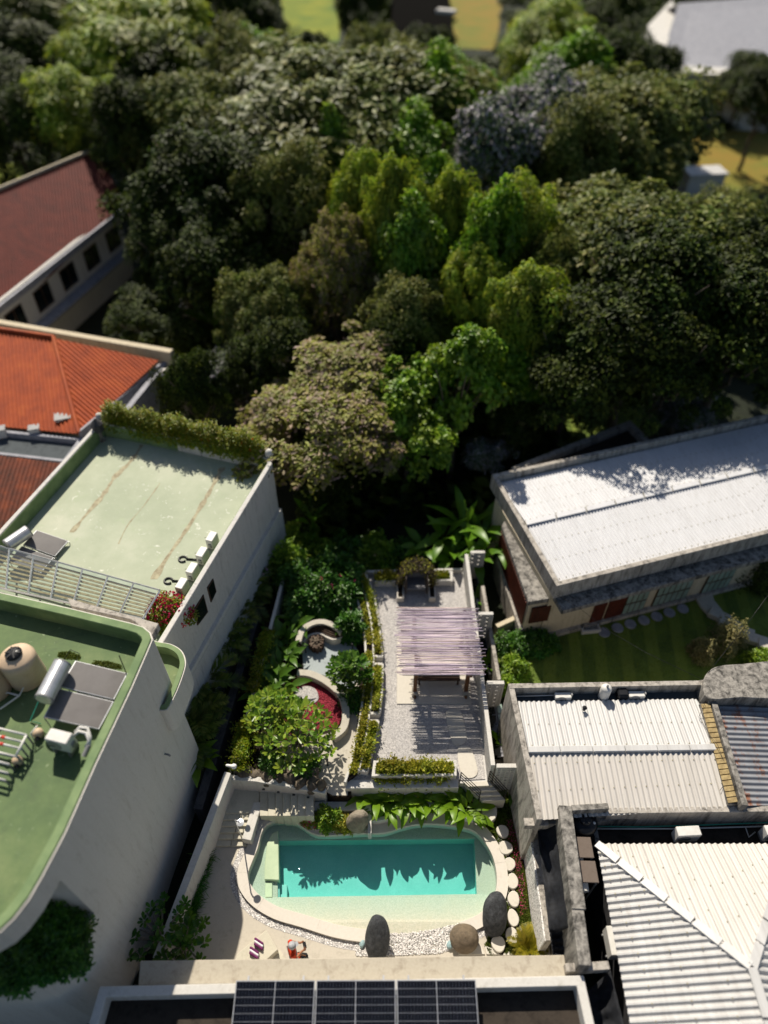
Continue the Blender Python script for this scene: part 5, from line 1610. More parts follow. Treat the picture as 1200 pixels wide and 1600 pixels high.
corrugated([ra_ - Vector((0, 0, .03)), rb2 - Vector((0, 0, .03)), fb_, fa], Vector((0, 1, -.1)), .185, .028, MT['cream_sheet'], mb, per=8, fix=(.4, .8))
for k in range(6):
    p, q = ra_.lerp(rb2, k / 6), ra_.lerp(rb2, (k + 1) / 6 - .002)
    b = MB(); b.wall(p, q, .26, 3.80, 3.89, 0); b.build('ridge_cap', MT['white_sheet'], mb, bevel=.03)
b = MB(); b.prism([tuple(p[:2]) for p in (ea, eb, fb_, fa)], -.3, 3.1); b.build('wall', MT['old_concrete'], mb)
b = MB(); b.box(at(824, 1283, 3.4) + Vector((.3, 0, -.2)), (.8, .25, .3)); b.build('corner_block', MT['old_concrete_light'], mb)
tt = thing('tile_coping', 'sloping strip of tan roof tiles along the right edge of the cream roof', 'coping', at(1110, 1105, 3.8))
for k in range(19):
    f0, f1 = k / 19, (k + .82) / 19
    l0, l1 = at(1095, 1100, 3.85).lerp(at(1138, 1256, 3.85), f0), at(1095, 1100, 3.85).lerp(at(1138, 1256, 3.85), f1)
    r0, r1 = at(1109, 1099, 4.0).lerp(at(1153, 1254, 4.0), f0), at(1109, 1099, 4.0).lerp(at(1153, 1254, 4.0), f1)
    b = MB(); b.slab([l0, r0, r1, l1], .05); b.build('tile', MT['tan_tile'], tt)
b = MB(); b.wall(at(1100, 1099, 3.8), at(1146, 1256, 3.8), .3, 3.0, 3.78, 0); b.build('bed', MT['old_concrete'], tt)
wall_thing('party_wall', 'grey party wall between the tan tile strip and the rusty roof', [(at(1112, 1097, 4.05), at(1160, 1258, 4.05), .2, -.3, 4.05, 1, None)], 'old_concrete')
rr = thing('rusty_roof', 'shed roof of grey corrugated iron streaked with rust at the right edge', 'shed', at(1160, 1170, 0))
corrugated([at(1116, 1094, 3.75), at(1260, 1086, 3.5), at(1260, 1256, 3.5), at(1164, 1258, 3.75)], Vector((1, 0, 0)), .2, .035, MT['rusty_sheet'], rr, per=6)
b = MB(); b.prism(xy([(1120, 1100), (1260, 1092), (1260, 1256), (1166, 1258)], 3.3), -.3, 3.3); b.build('wall', MT['old_concrete'], rr)
cd = thing('concrete_roof', 'rounded grey concrete slab roof behind the rusty corrugated roof', 'roof', at(1150, 1065, 0))
b = MB(); b.prism([(p.x, p.y) for p in smooth_line(pts([(1099, 1068), (1106, 1050), (1124, 1040), (1160, 1037), (1240, 1034), (1240, 1088), (1160, 1090), (1108, 1092)], 4.2), 3, True)], -.3, 4.2); b.build('slab', MT['old_concrete'], cd, bevel=.03)

# ---- hipped white roof and walls, bottom right
hw = thing('walled_yard', 'stained concrete yard walls and dark slab around the hipped white roof', 'wall', at(880, 1260, 0))
a, b_ = at(873, 1258, 3.9), at(905, 1508, 3.9)
b = MB(); b.wall(a, a.lerp(b_, .68), .42, -.3, 3.9, 1); b.build('side_wall', MT['old_concrete'], hw, bevel=.015)
b = MB(); b.wall(a.lerp(b_, .68), b_, .36, -.3, 3.86, 1); b.build('side_wall', MT['old_concrete'], hw, bevel=.015)
b = MB(); b.wall(at(893, 1257, 3.9), at(950, 1254, 3.9), .2, -.3, 3.88, -1); b.build('back_wall', MT['old_concrete'], hw, bevel=.015)
b = MB(); b.wall(at(948, 1262, 3.6), at(1260, 1258, 3.6), .2, -.3, 3.6, -1); b.build('back_wall', MT['old_concrete_light'], hw, bevel=.015)
b = MB(); b.prism(xy([(890, 1262), (1260, 1258), (1260, 1322), (932, 1322), (930, 1310), (895, 1312)], 2.5), 2.2, 2.5); b.build('yard_slab', MT['black_slab'], hw)
b = MB(); b.wall(at(925, 1268, 3.0), at(934, 1316, 3.0), .14, 2.5, 3.0, 0); b.build('divider', MT['old_concrete'], hw)
b = MB(); b.wall(at(884, 1512, 3.3), at(952, 1508, 3.3), .22, 2.9, 3.3, 0); b.build('cross_beam', MT['old_concrete_light'], hw, bevel=.01)
hr = thing('hipped_roof_house', 'house with a hipped white corrugated metal roof, bottom right corner', 'house', at(1000, 1400, 0))
E1 = at(932, 1318, 3.2); E3 = at(992, 1640, 3.2); APX = at(1175, 1512, 4.7)
ed = (E3 - E1)
RE = APX + ed.normalized() * 6
L_end = E1 + ed.normalized() * 9.5
# keep the left face planar: put the ridge parallel to the eave
corrugated([E1, APX, RE, L_end], (APX - E1) - ed.normalized() * (APX - E1).dot(ed.normalized()), .205, .034, MT['white_sheet'], hr, per=6, prof='box', fix=(.2, .5, .8))
E2 = E1 + Vector((2 * (APX.x - E1.x), 0, 0))
corrugated([E1, E2, APX], Vector((0, 1, -.3)), .205, .03, MT['cream_sheet'], hr, per=6, fix=(.3, .6))
corrugated([E2, APX, RE, E2 + ed.normalized() * 9.5], Vector((1, 0, -.4)), .205, .034, MT['white_sheet'], hr, per=6, prof='box', fix=(.2, .5, .8))
def caps(p, q, n_, nm='hip_cap'):
    for k in range(n_):
        a_, c_ = p.lerp(q, k / n_), p.lerp(q, (k + 1) / n_ - .01)
        d = (c_ - a_); m = MB(); 
        s_ = Vector((-d.y, d.x, 0)).normalized()
        up = Vector((0, 0, .05 + .008 * (k % 2)))
        m.slab([a_ + s_ * .13 + up, c_ + s_ * .13 + up, c_ - s_ * .13 + up, a_ - s_ * .13 + up], .05); m.build(nm, MT['white_sheet'], hr, bevel=.01)
caps(E1, APX, 6); caps(APX, RE, 5, 'ridge_cap'); caps(E2, APX, 6)
b = MB(); b.prism([tuple(p[:2]) for p in (E1 + Vector((.3, -.3, 0)), E2 + Vector((-.3, -.3, 0)), E2 + ed.normalized() * 9, L_end + Vector((.4, 0, 0)))], -.3, 3.1); b.build('wall', MT['dark_wall'], hr)

# ---- the house at the bottom of the picture (pool owner's roof)
oh = thing('pool_house', 'flat-roofed house at the bottom edge with a beige eave slab and white parapet', 'house', at(540, 1520, 0))
ev = xy([(219, 1501), (882, 1492), (886, 1528), (216, 1540)], 3.0)
b = MB(); b.prism(ev, 2.75, 3.0); b.build('eave_slab', MT['eave_slab'], oh, bevel=.02)
p1, p2 = at(156, 1541, 3.5), at(912, 1524, 3.5)
yb_ = -3.0
po = ccw([tuple(p1[:2]), tuple(p2[:2]), (p2.x + .5, yb_), (p1.x - .5, yb_)])
b = MB(); b.strip(po, .26, -.3, 3.5, True, .13); b.build('parapet', MT['white_wall'], oh, bevel=.02)
b = MB(); b.prism([tuple(p) for p in offset_line(po, .2, True)], 2.7, 2.95); b.build('roof', MT['black_slab'], oh)
# ------------------------------------------------------------------ things on the roofs and in the yard
def ac_unit(label, p, rz, sz=(.8, .32, .56), legs=.12, group='air conditioner units', pipes=None):
    t = thing('air_conditioner', label, 'air conditioner', p, group)
    M_ = Matrix.Rotation(rz, 3, 'Z')
    P3 = lambda x, y, z: p + M_ @ Vector((x, y, z))
    b = MB(); b.box(P3(0, 0, legs + sz[2] / 2), sz, rz); b.build('case', MT['white_plastic'], t, bevel=.02)
    fx = -sz[0] * .16
    b = MB(); b.lathe([(.02, .0), (.21, .0), (.21, .012), (.02, .012)], P3(fx, -sz[1] / 2 - .001, legs + sz[2] / 2), 20, M_ @ Vector((0, -1, 0))); b.build('fan_grille', MT['grey_plastic'], t)
    for k in range(4):
        a = k * math.pi / 4
        b = MB(); b.box(P3(fx, -sz[1] / 2 - .016, legs + sz[2] / 2), (.40, .008, .012)); 
        me = b.build('grille_bar', MT['black_plastic'], t)
    for s_ in (-1, 1):
        b = MB(); b.box(P3(s_ * sz[0] * .36, 0, legs / 2), (.05, sz[1] + .06, legs), rz); b.build('foot', MT['grey_plastic'], t)
    b = MB(); b.box(P3(sz[0] / 2 + .02, .02, legs + .2), (.05, .12, .2), rz); b.build('valve_cover', MT['grey_plastic'], t)
    return t
def collector(label, tank_ends, tank_r, panels, group=None):
    p0 = panels[0][0]
    t = thing('solar_water_heater', label, 'water heater', (p0.x, p0.y, min(p.z for q in panels for p in q)), group)
    a, c = tank_ends
    d = (c - a).normalized(); L = (c - a).length
    b = MB(); b.lathe([(tank_r * .8, 0), (tank_r, .03), (tank_r, L - .03), (tank_r * .8, L)], a, 22, d); tk = b.build('tank', MT['alu'], t, False, .005)
    for f in (.03, .97):
        b = MB(); b.lathe([(tank_r + .006, -.02), (tank_r + .006, .02)], a.lerp(c, f), 22, d); b.build('tank_band', MT['grey_plastic'], tk)
    for q in panels:
        b = MB(); b.slab(q, .09); f = b.build('panel_frame', MT['alu'], t, bevel=.006)
        ct = sum(q, Vector()) / 4
        nrm = geometry.normal(q); nrm = nrm if nrm.z > 0 else -nrm
        b = MB(); b.slab([ct + (p - ct) * .955 + nrm * .006 for p in q], .01); b.build('absorber', MT['collector'], f)
        for p in q:
            zr = t.location.z
            b = MB(); b.tube([Vector((p.x, p.y, p.z - .05)), Vector((p.x, p.y, base_z_of(label)))], .018, 5); b.build('leg', MT['alu'], t)
    for f in (.2, .8):
        p = a.lerp(c, f); b = MB(); b.tube([p - Vector((0, 0, tank_r)), Vector((p.x, p.y, base_z_of(label)))], .022, 5); b.build('tank_leg', MT['alu'], t)
    return t
def base_z_of(label): return RB if 'large' in label else RF
# large left roof
zt = RB + .95
collector('solar water heater with silver tank and two big collector panels on the large green roof', (at(98, 1036, zt), at(68, 1094, zt)), .26,
          [[at(117.6, 1032, RB + .6), at(199.7, 1052, RB + .22), at(178.5, 1093, RB + .22), at(93.5, 1073, RB + .6)], [at(92, 1076, RB + .6), at(178, 1096, RB + .22), at(155, 1139.5, RB + .22), at(68, 1120, RB + .6)]])
def water_tank(label, p, r, h, m='tank_beige', lid='black_plastic', group=None):
    t = thing('water_tank', label, 'water tank', p, group)
    prof = [(r * .96, 0), (r, .05)]
    for k in range(1, 6): prof += [(r, h * .75 * k / 6 - .02), (r * .985, h * .75 * k / 6), (r, h * .75 * k / 6 + .02)]
    prof += [(r, h * .8), (r * .96, h * .87), (r * .82, h * .94), (r * .46, h * .985), (r * .42, h)]
    b = MB(); b.lathe(prof, p, 30); b.build('body', MT[m], t, True)
    b = MB(); b.lathe([(r * .44, 0), (r * .46, .05), (r * .40, .09), (r * .1, .11)], p + Vector((0, 0, h)), 24); ld = b.build('lid', MT[lid], t, True)
    for k in range(6):
        a = k * math.pi / 3; b = MB(); b.box(p + Vector((math.cos(a) * r * .26, math.sin(a) * r * .26, h + .105)), (r * .32, .04, .03), a); b.build('lid_rib', MT['black_plastic'], ld)
    b = MB(); b.lathe([(.07, 0), (.07, .06), (.03, .08)], p + Vector((r * .62, -.2 * r, h * .88)), 12); b.build('inlet_cap', MT['white_plastic'], t)
    return t
water_tank('beige plastic water tank with black lid on the large green roof', at(46, 1058, RB), .52, 1.25)
water_tank('second beige water tank cut off by the left edge of the picture', at(-8, 1078, RB), .52, 1.25)
def pipe_thing(name, label, lines, r, m, cat='pipe', loc=None, group=None, part='pipe'):
    p0 = Vector(lines[0][0]); t = thing(name, label, cat, p0, group)
    for ln in lines:
        b = MB(); b.tube(ln, r, 7); b.build(part, MT[m], t, True)
    return t
up = lambda p, h: Vector((p.x, p.y, p.z + h))
pipe_thing('downpipe', 'white plastic pipe running down the beige water tank', [[at(5, 1030, RB + 1.1), at(37, 1074, RB + .25), at(30, 1087, RB + .2), at(0, 1108, RB + .15)], [at(30, 1087, RB + .2), at(12, 1082, RB + .15), at(-10, 1092, RB + .12)]], .03, 'white_plastic')
rack = thing('pipe_rack', 'rack of parallel white plastic pipes at the left edge of the large green roof', 'pipes', at(10, 1190, RB))
for k, (y0, x1_) in enumerate([(1141, 41), (1153, 38), (1164, 34), (1178, 27), (1192, 14), (1206, 12), (1218, 8)]):
    h = .55 - .04 * k
    a_, c_ = at(-40, y0 - 12, RB + h), at(x1_, y0 + (x1_ * .18), RB + h)
    b = MB(); b.tube([a_, c_], .033, 8); b.build('pipe', MT['white_plastic'], rack, True)
    b = MB(); b.tube([c_, up(c_, -h)], .028, 6); b.build('stand', MT['grey_plastic'], rack)
    if k in (1, 2): b = MB(); b.tube([a_.lerp(c_, .55), a_.lerp(c_, .62)], .05, 8); b.build('valve', MT['red_plastic'], rack)
b = MB(); b.tube([at(41, 1149, RB + .55), at(25, 1181, RB + .5)], .033, 8); b.build('cross_pipe', MT['white_plastic'], rack, True)
for i, (u, v) in enumerate([(62, 1149), (30, 1192)]):
    p = at(u, v, RB); t = thing('water_pump', ['small round pump below the silver heater tank', 'small round pump at the end of the pipe rack'][i], 'pump', p, 'water pumps')
    b = MB(); b.lathe([(.1, 0), (.14, .06), (.15, .16), (.1, .26), (.02, .29)], p, 16); b.build('body', MT['tank_beige'], t, True)
    b = MB(); b.tube([up(p, .2), p + Vector((.05, -.2, .1))], .06, 8); b.build('motor', MT['black_plastic'], t)
pipe_thing('green_pipe', 'thin green pipe from the silver heater tank to the roof', [[at(62, 1092, RB + .8), at(47, 1126, RB + .05), at(64, 1131, RB + .05)]], .014, 'green_pipe')
pipe_thing('bent_pipe', 'short bent white pipe with a red joint above the round pump', [[at(59, 1133, RB + .45), at(48, 1146, RB + .4), at(55, 1160, RB + .05)]], .02, 'white_plastic')
pipe_thing('vent_rod', 'thin dark aerial rod at the corner of the collector panel', [[at(199, 1056, RB + .1), at(186, 1024, RB + 1.1)]], .015, 'black_metal')
pipe_thing('wire_hoop', 'thin dark wire hoop behind the silver heater tank', [[at(98, 1034, RB + .2), at(110, 1015, RB + .5), at(124, 1021, RB + .5), at(119, 1032, RB + .2)]], .012, 'black_metal')
acp = at(105, 1170, RB)
t = ac_unit('white air conditioner with curled ducts on the large green roof', acp, -.24, (.66, .34, .55), .22, None)
t.name = 'air_conditioner'
c0 = acp + Vector((.36, .02, .6))
for k in range(2):
    b = MB(); b.tube([c0 + Vector((0, .06 + .1 * k, .02)), c0 + Vector((.14, .14 + .12 * k, .12)), c0 + Vector((.34, .10 + .14 * k, .1)), c0 + Vector((.44, -.06 + .1 * k, -.02)), c0 + Vector((.36 + .1 * k, -.2, -.12))], .045, 8); b.build('duct', MT['white_plastic'], t, True)
b = MB(); b.tube([c0 + Vector((.44, -.16, -.1)), c0 + Vector((.34, -.42, -.22))], .07, 10); b.build('duct_end', MT['grey_plastic'], t)
# far roof
an_ = math.atan2(dr.y, dr.x)
for i, (u, v) in enumerate([(334, 853), (319, 877), (304, 902), (288, 926)]):
    ac_unit(['farthest of the four air conditioners along the right parapet of the pale green roof', 'second of four air conditioners along the parapet of the pale green roof', 'third of four air conditioners along the parapet of the pale green roof', 'air conditioner on the pale green roof next to the bougainvillea'][i], at(u, v, RF), an_, (.52, .3, .5), .1, 'air conditioners on the pale green roof')
for i, (u, v) in enumerate([(305, 874), (283, 908)]):
    a0 = at(u, v, RF + .03); ring = [a0 + Vector((-.5 + .16 * math.cos(x), .02 + .14 * math.sin(x), 0)) for x in np.linspace(0, 5.6, 12)]
    pipe_thing('insulated_pipe', ['black looped pipe lying on the pale green roof, farther one', 'black looped pipe lying on the pale green roof, nearer one'][i], [[a0 + Vector((.25, -.05, .02)), a0 + Vector((-.05, 0, 0)), a0 + Vector((-.34, .02, 0))] + ring], .04, 'black_plastic', group='black looped pipes on the pale green roof')
collector('solar water heater with silver tank at the left end of the pale green roof', (at(45, 829, RF + .9), at(10, 853, RF + .9)), .26, [[at(57, 828, RF + .6), at(107, 845, RF + .2), at(86, 869, RF + .2), at(36, 851, RF + .6)], [at(34, 853, RF + .6), at(84, 871, RF + .2), at(64, 895, RF + .2), at(14, 876, RF + .6)]])
lp_ = at(160, 688, RF)
ln_ = thing('stone_lantern', 'dark stone lantern in the back left corner of the pale green roof', 'lantern', lp_)
b = MB(); b.lathe([(.18, 0), (.18, .12), (.09, .18), (.09, .5), (.2, .58)], lp_, 12); b.build('pedestal', MT['old_concrete'], ln_)
b = MB(); b.lathe([(.2, .58), (.26, .62), (.26, .95), (.3, 1.0), (.1, 1.2), (.04, 1.28)], lp_, 8); b.build('lamp_house', MT['dark_wall'], ln_)
for i, (u, v) in enumerate([(157, 655), (312, 672), (421, 712)]):
    p = at(u, v, ZF); b = MB(); b.lathe([(.16, 0), (.2, .12), (.14, .3), (.02, .36)], p, 12); tag(b.build('finial_ball', MT['white_wall'], None, True), ['white ball finial on the back left parapet corner of the pale green roof', 'white ball finial behind the hedge', 'white ball finial on the back right corner by the olive tree'][i], 'finial', 'white finials')

# solar panels on the bottom roof
for i in range(3):
    u0, u1 = 369 + 125.4 * i, 369 + 125.4 * (i + 1) - 2
    A_, B_ = at(u0, 1532 - .5 * i, 3.75), at(u1, 1531.5 - .5 * i, 3.75)
    wv = (B_ - A_); Lw = wv.length; wv.normalize(); dv2 = Vector((wv.y, -wv.x, 0)) * 1.16 + Vector((0, 0, -.12))
    t = thing('photovoltaic_module', ['left one of three dark solar panels on the bottom roof', 'middle one of three dark solar panels on the bottom roof', 'right one of three dark solar panels on the bottom roof'][i], 'solar panel', A_, 'solar panels on the bottom roof')
    b = MB(); b.slab([A_, B_, B_ + dv2, A_ + dv2], .04); b.build('frame', MT['alu'], t)
    n_up = Vector((0, 0, .004))
    b = MB(); b.slab([A_ + wv * .02 + dv2 * .015 + n_up, B_ - wv * .02 + dv2 * .015 + n_up, B_ - wv * .02 + dv2 * .985 + n_up, A_ + wv * .02 + dv2 * .985 + n_up], .004); b.build('backsheet', MT['panel_back'], t)
    b = MB()
    for r_ in range(6):
        for c_ in range(24):
            x0_ = .025 + (Lw - .05) * (c_ + (.12 if c_ == 12 else .014)) / 24; x1_ = .025 + (Lw - .05) * (c_ + (.88 if c_ == 11 else .986)) / 24
            y0_, y1_ = .02 + .96 * (r_ + .03) / 6, .02 + .96 * (r_ + .97) / 6
            q = [A_ + wv * x0_ + dv2 * y0_, A_ + wv * x1_ + dv2 * y0_, A_ + wv * x1_ + dv2 * y1_, A_ + wv * x0_ + dv2 * y1_]
            b.add([p + Vector((0, 0, .009)) for p in q], [(0, 3, 2, 1)])
    b.build('cells', MT['cell'], t, kind='stuff')
    for s_ in (.15, .85):
        p = A_.lerp(B_, s_); b = MB(); b.box(p + Vector((0, .05, -.06)), (.05, .14, .06)); b.build('clamp', MT['alu'], t)
        b = MB(); b.box(p + dv2 * .5 + Vector((0, 0, -.4)), (.05, 1.1, .06)); b.build('mount_rail', MT['alu'], t)
        b = MB(); b.box(p + dv2 * .5 + Vector((0, 0, -.6)), (.06, .06, .5)); b.build('leg', MT['alu'], t)

# bottom right yard
water_tank('black plastic water tank in the corner of the stained yard wall', at(905, 1297, 2.5), .46, .95, 'black_plastic', group=None)
for i, (u, v) in enumerate([(908, 1324), (915, 1362)]):
    c = at(u, v, 3.3); t = thing('covered_unit', ['flat brown roof cover on a frame next to the black tank', 'flat brown roof cover on a frame farther from the black tank'][i], 'cover', (c.x, c.y, 2.5), 'brown covers beside the black tank')
    b = MB(); b.box(c, (.72, .66, .05), -.03, -.06); b.build('cover', MT['brown_roof_metal'], t, bevel=.01)
    for sx in (-.32, .32):
        for sy in (-.28, .28):
            b = MB(); b.box(c + Vector((sx, sy, -.9)), (.04, .04, 1.75)); b.build('leg', MT['alu'], t)
    b = MB(); b.lathe([(.2, -.2), (.2, .2)], c + Vector((-.12, -.3, -.3)), 16, (0, 1, .1)); b.build('cylinder', MT['white_plastic'], t)
pipe_thing('water_pipes', 'green and white water pipes running along the black yard slab', [[at(926, 1291, 2.75), at(1000, 1292, 2.75), at(1100, 1289, 2.75), at(1230, 1284, 2.75)]], .022, 'green_pipe', 'pipes')
pipe_thing('water_pipe', 'white plastic pipe along the black yard slab in front of the green one', [[at(924, 1295, 2.72), at(1060, 1295, 2.72), at(1230, 1290, 2.72)]], .025, 'white_plastic', 'pipe')
ac_unit('white air conditioner on the black slab behind the hipped roof, middle', at(1065, 1312, 2.5), 0.05, (.78, .32, .56), .25, None)
ac_unit('white air conditioner on the black slab at the right edge of the picture', at(1200, 1310, 2.5), 0.05, (.78, .32, .56), .25, None)
ac_unit('beige air conditioner in the dark gap left of the hipped roof', at(952, 1478, 2.2), 1.57, (.8, .32, .56), .1, None)
pipe_thing('drain_pipe', 'white pipe loop beside the right edge air conditioner', [[at(1165, 1293, 2.75), at(1170, 1308, 2.6), at(1180, 1300, 2.6)]], .02, 'white_plastic')
def net(name, label, q, sag, seed):
    """sagging shade cloth over four corners"""
    A_, B_, C_, D_ = q
    b = MB(); n1, n2 = 10, 26
    g2 = np.random.default_rng(seed); ph = g2.random(4) * 6
    vs = []
    for j in range(n2 + 1):
        for i in range(n1 + 1):
            p = A_.lerp(B_, i / n1).lerp(D_.lerp(C_, i / n1), j / n2)
            p.z += -sag * math.sin(math.pi * i / n1) * (1 + .3 * math.sin(j * .9 + ph[0])) + .04 * math.sin(i * 2.1 + ph[1]) * math.sin(j * 1.3 + ph[2])
            vs.append(p)
    b.add(vs, [(j * (n1 + 1) + i, j * (n1 + 1) + i + 1, (j + 1) * (n1 + 1) + i + 1, (j + 1) * (n1 + 1) + i) for j in range(n2) for i in range(n1)])
    o = b.build(name, MT['black_net'], None, True)
    md = o.modifiers.new('thick', 'SOLIDIFY'); md.thickness = .012
    return tag(o, label, 'shade net')
net('shade_net', 'black shade net stretched between the pebbledash wall and the stained yard wall', [at(838, 1284, 2.6), at(876, 1274, 3.3), at(894, 1446, 3.3), at(858, 1456, 2.6)], .3, 1)
net('shade_net', 'crumpled piece of black shade net below the long one', [at(858, 1455, 2.1), at(888, 1446, 2.4), at(903, 1500, 2.4), at(864, 1492, 2.0)], .2, 2)
net('shade_net', 'black shade net hanging right of the bottom roof', [at(918, 1548, 2.4), at(954, 1516, 2.9), at(985, 1640, 2.9), at(935, 1640, 2.2)], .25, 3)
# gutter things on the cream roof building
p = at(942, 1089, 3.5); t = thing('gas_cylinder', 'white upright cylinder in the gutter behind the cream roof', 'cylinder', p)
b = MB(); b.lathe([(.18, 0), (.2, .04), (.2, .62), (.16, .7), (.05, .74)], p, 18); b.build('body', MT['white_plastic'], t, True)
b = MB(); b.lathe([(.04, .74), (.05, .82), (.02, .84)], p, 8); b.build('valve', MT['grey_plastic'], t)
for i, (u, v) in enumerate([(878, 1092), (992, 1090)]):
    ac_unit(['grey air conditioner at the left of the gutter behind the cream roof', 'grey air conditioner right of the white cylinder behind the cream roof'][i], at(u, v, 3.5), .02, (.6, .25, .25), .03, None)
b = MB(); b.box(at(970, 1089, 3.5) + Vector((0, 0, .2)), (.4, .35, .4)); tag(b.build('black_box', MT['black_plastic'], bevel=.05), 'black lump beside the white cylinder in the gutter', 'box')
pipe_thing('gutter_pipe', 'thin pale pipe along the gutter at its left end', [[at(806, 1088, 3.6), at(880, 1086, 3.6)]], .02, 'white_plastic')
b = MB(); b.lathe([(.03, 0), (.06, .05), (.05, .16), (.09, .2), (.02, .24)], at(912, 1110, 3.7), 10); tag(b.build('roof_vent', MT['black_plastic']), 'small black vent on the cream corrugated roof', 'vent')
# wires
pipe_thing('overhead_wire', 'overhead wire crossing the lawn from the house corner to the cream roof wall', [[at(868, 928, 4.0), at(905, 950, 3.6), at(950, 985, 3.4), at(1010, 1020, 3.5), at(1098, 1062, 4.1)]], .008, 'black_metal', 'wire')
pipe_thing('overhead_wire', 'wire rising from the cream roof wall over the pale tree at the right', [[at(1098, 1062, 4.1), at(1125, 1028, 4.4), at(1160, 985, 5.0), at(1200, 930, 6.2)]], .008, 'black_metal', 'wire')
pipe_thing('roof_wire', 'loose black wire lying along the tan tile strip', [[at(1102, 1098, 4.0), at(1092, 1120, 3.8), at(1110, 1150, 3.9), at(1122, 1165, 4.1), at(1140, 1215, 3.8), at(1125, 1235, 3.7)]], .008, 'black_metal', 'wire')

# deck furniture and the person
dp = at(415, 1478, 0)
lg = thing('day_lounger', 'low pale stone platform on the deck beside the striped cushions', 'platform', dp)
b = MB(); b.prism(xy([(372, 1489), (416, 1453), (434, 1484), (414, 1502), (366, 1502)], .42), .06, .42); b.build('top', MT['stair_stone'], lg, bevel=.015)
b = MB(); b.prism(xy([(376, 1489), (415, 1457), (430, 1483), (412, 1500), (370, 1500)], .42), .0, .07); b.build('base', MT['brown_wood'], lg)
b = MB(); b.prism(xy([(425, 1497), (438, 1484), (446, 1499), (430, 1502)], .02), -.02, .02); tag(b.build('deck_slab', MT['stair_stone'], bevel=.005), 'pale triangular slab next to the stone platform', 'paving slab')
cp = at(402, 1482, .43)
for i in range(2):
    t = thing('cushion', ['upper one of two purple and white striped cushions', 'lower one of two purple and white striped cushions'][i], 'cushion', cp + Vector((.06 - .12 * i, .12 - .26 * i, 0)), 'striped cushions on the platform')
    for k in range(3):
        b = MB(); q = Vector(t.location) + Vector((-.02, .075 - .075 * k, .06)); b.box(q, (.36, .074, .12), -.5); b.build('stripe', MT['purple_cloth'] if k != 1 else MT['white_cloth'], t, bevel=.025)

def skin_mesh(name, pts_, edges, m, parent, sub=2, root=0):
    me = bpy.data.meshes.new(name)
    me.from_pydata([p[:3] for p in pts_], edges, [])
    o = link(bpy.data.objects.new(name, me)); o.parent = parent
    sk_ = o.modifiers.new('skin', 'SKIN')
    for i, p in enumerate(pts_):
        r = p[3]; me.skin_vertices[0].data[i].radius = (r, r if len(p) < 5 else p[4])
        me.skin_vertices[0].data[i].use_root = (i == root)
    s_ = o.modifiers.new('sub', 'SUBSURF'); s_.levels = sub; s_.render_levels = sub
    me.materials.append(MT[m])
    sk_.use_smooth_shade = True
    return o
pp = at(461, 1499, .0)
ps = thing('person', 'person in orange red shirt and pale cap standing on the deck with a dark controller', 'person', pp)
# figure faces +x (to the right), body joints (x forward, y left)
bodyp = [(0, 0, .92, .13, .16), (0, 0, 1.12, .12, .16), (.02, 0, 1.32, .13, .18), (.02, 0, 1.44, .07, .08), (.05, 0, 1.53, .055), (.07, 0, 1.62, .085), (.07, 0, 1.71, .09), (.06, 0, 1.76, .05),
         (.0, .19, 1.39, .065), (.06, .25, 1.14, .048), (.30, .14, 1.10, .036), (.0, -.19, 1.39, .065), (.06, -.25, 1.14, .048), (.30, -.12, 1.12, .036),
         (0, .1, .86, .095), (.03, .11, .48, .065), (0, .11, .09, .045), (.14, .12, .04, .04), (0, -.1, .86, .095), (.02, -.11, .48, .065), (-.02, -.11, .09, .045), (.12, -.12, .04, .04),
         (.125, 0, 1.63, .018)]
bodye = [(0, 1), (1, 2), (2, 3), (3, 4), (4, 5), (5, 6), (6, 7), (2, 8), (8, 9), (9, 10), (2, 11), (11, 12), (12, 13), (0, 14), (14, 15), (15, 16), (16, 17), (0, 18), (18, 19), (19, 20), (20, 21), (5, 22)]
# hands: palm and five fingers each
for side, wi in ((1, 10), (-1, 13)):
    w = Vector(bodyp[wi][:3]); pi_ = len(bodyp)
    bodyp.append((w.x + .07, w.y - .01 * side, w.z + .01, .032)); bodye.append((wi, pi_))
    for k in range(4):
        o_ = (k - 1.5) * .019; L = (.06, .07, .066, .05)[k]; j = len(bodyp)
        bodyp.append((w.x + .10, w.y + o_ * .6, w.z + .02 + o_ * .8, .010)); bodyp.append((w.x + .10 + L * .6, w.y + o_ - .025 * side, w.z + .03 + o_, .009)); bodyp.append((w.x + .09 + L * .5, w.y + o_ - .055 * side, w.z + .035 + o_, .008))
        bodye += [(pi_, j), (j, j + 1), (j + 1, j + 2)]
    j = len(bodyp); bodyp.append((w.x + .07, w.y - .035 * side, w.z + .035, .011)); bodyp.append((w.x + .11, w.y - .06 * side, w.z + .05, .009)); bodye += [(pi_, j), (j, j + 1)]
skin_mesh('body', bodyp, bodye, 'skin', ps)
skin_mesh('shirt', [(0, 0, .88, .155, .185), (0, 0, 1.12, .14, .185), (.02, 0, 1.34, .145, .2), (.02, 0, 1.46, .085, .1), (0, .2, 1.40, .088), (.04, .25, 1.2, .075), (0, -.2, 1.40, .088), (.04, -.25, 1.2, .075)], [(0, 1), (1, 2), (2, 3), (2, 4), (4, 5), (2, 6), (6, 7)], 'orange_cloth', ps)
skin_mesh('trousers', [(0, 0, .93, .14, .175), (0, .1, .84, .108), (.03, .11, .48, .085), (0, .11, .14, .07), (0, -.1, .84, .108), (.02, -.11, .48, .085), (-.02, -.11, .14, .07)], [(0, 1), (1, 2), (2, 3), (0, 4), (4, 5), (5, 6)], 'grey_cloth', ps)
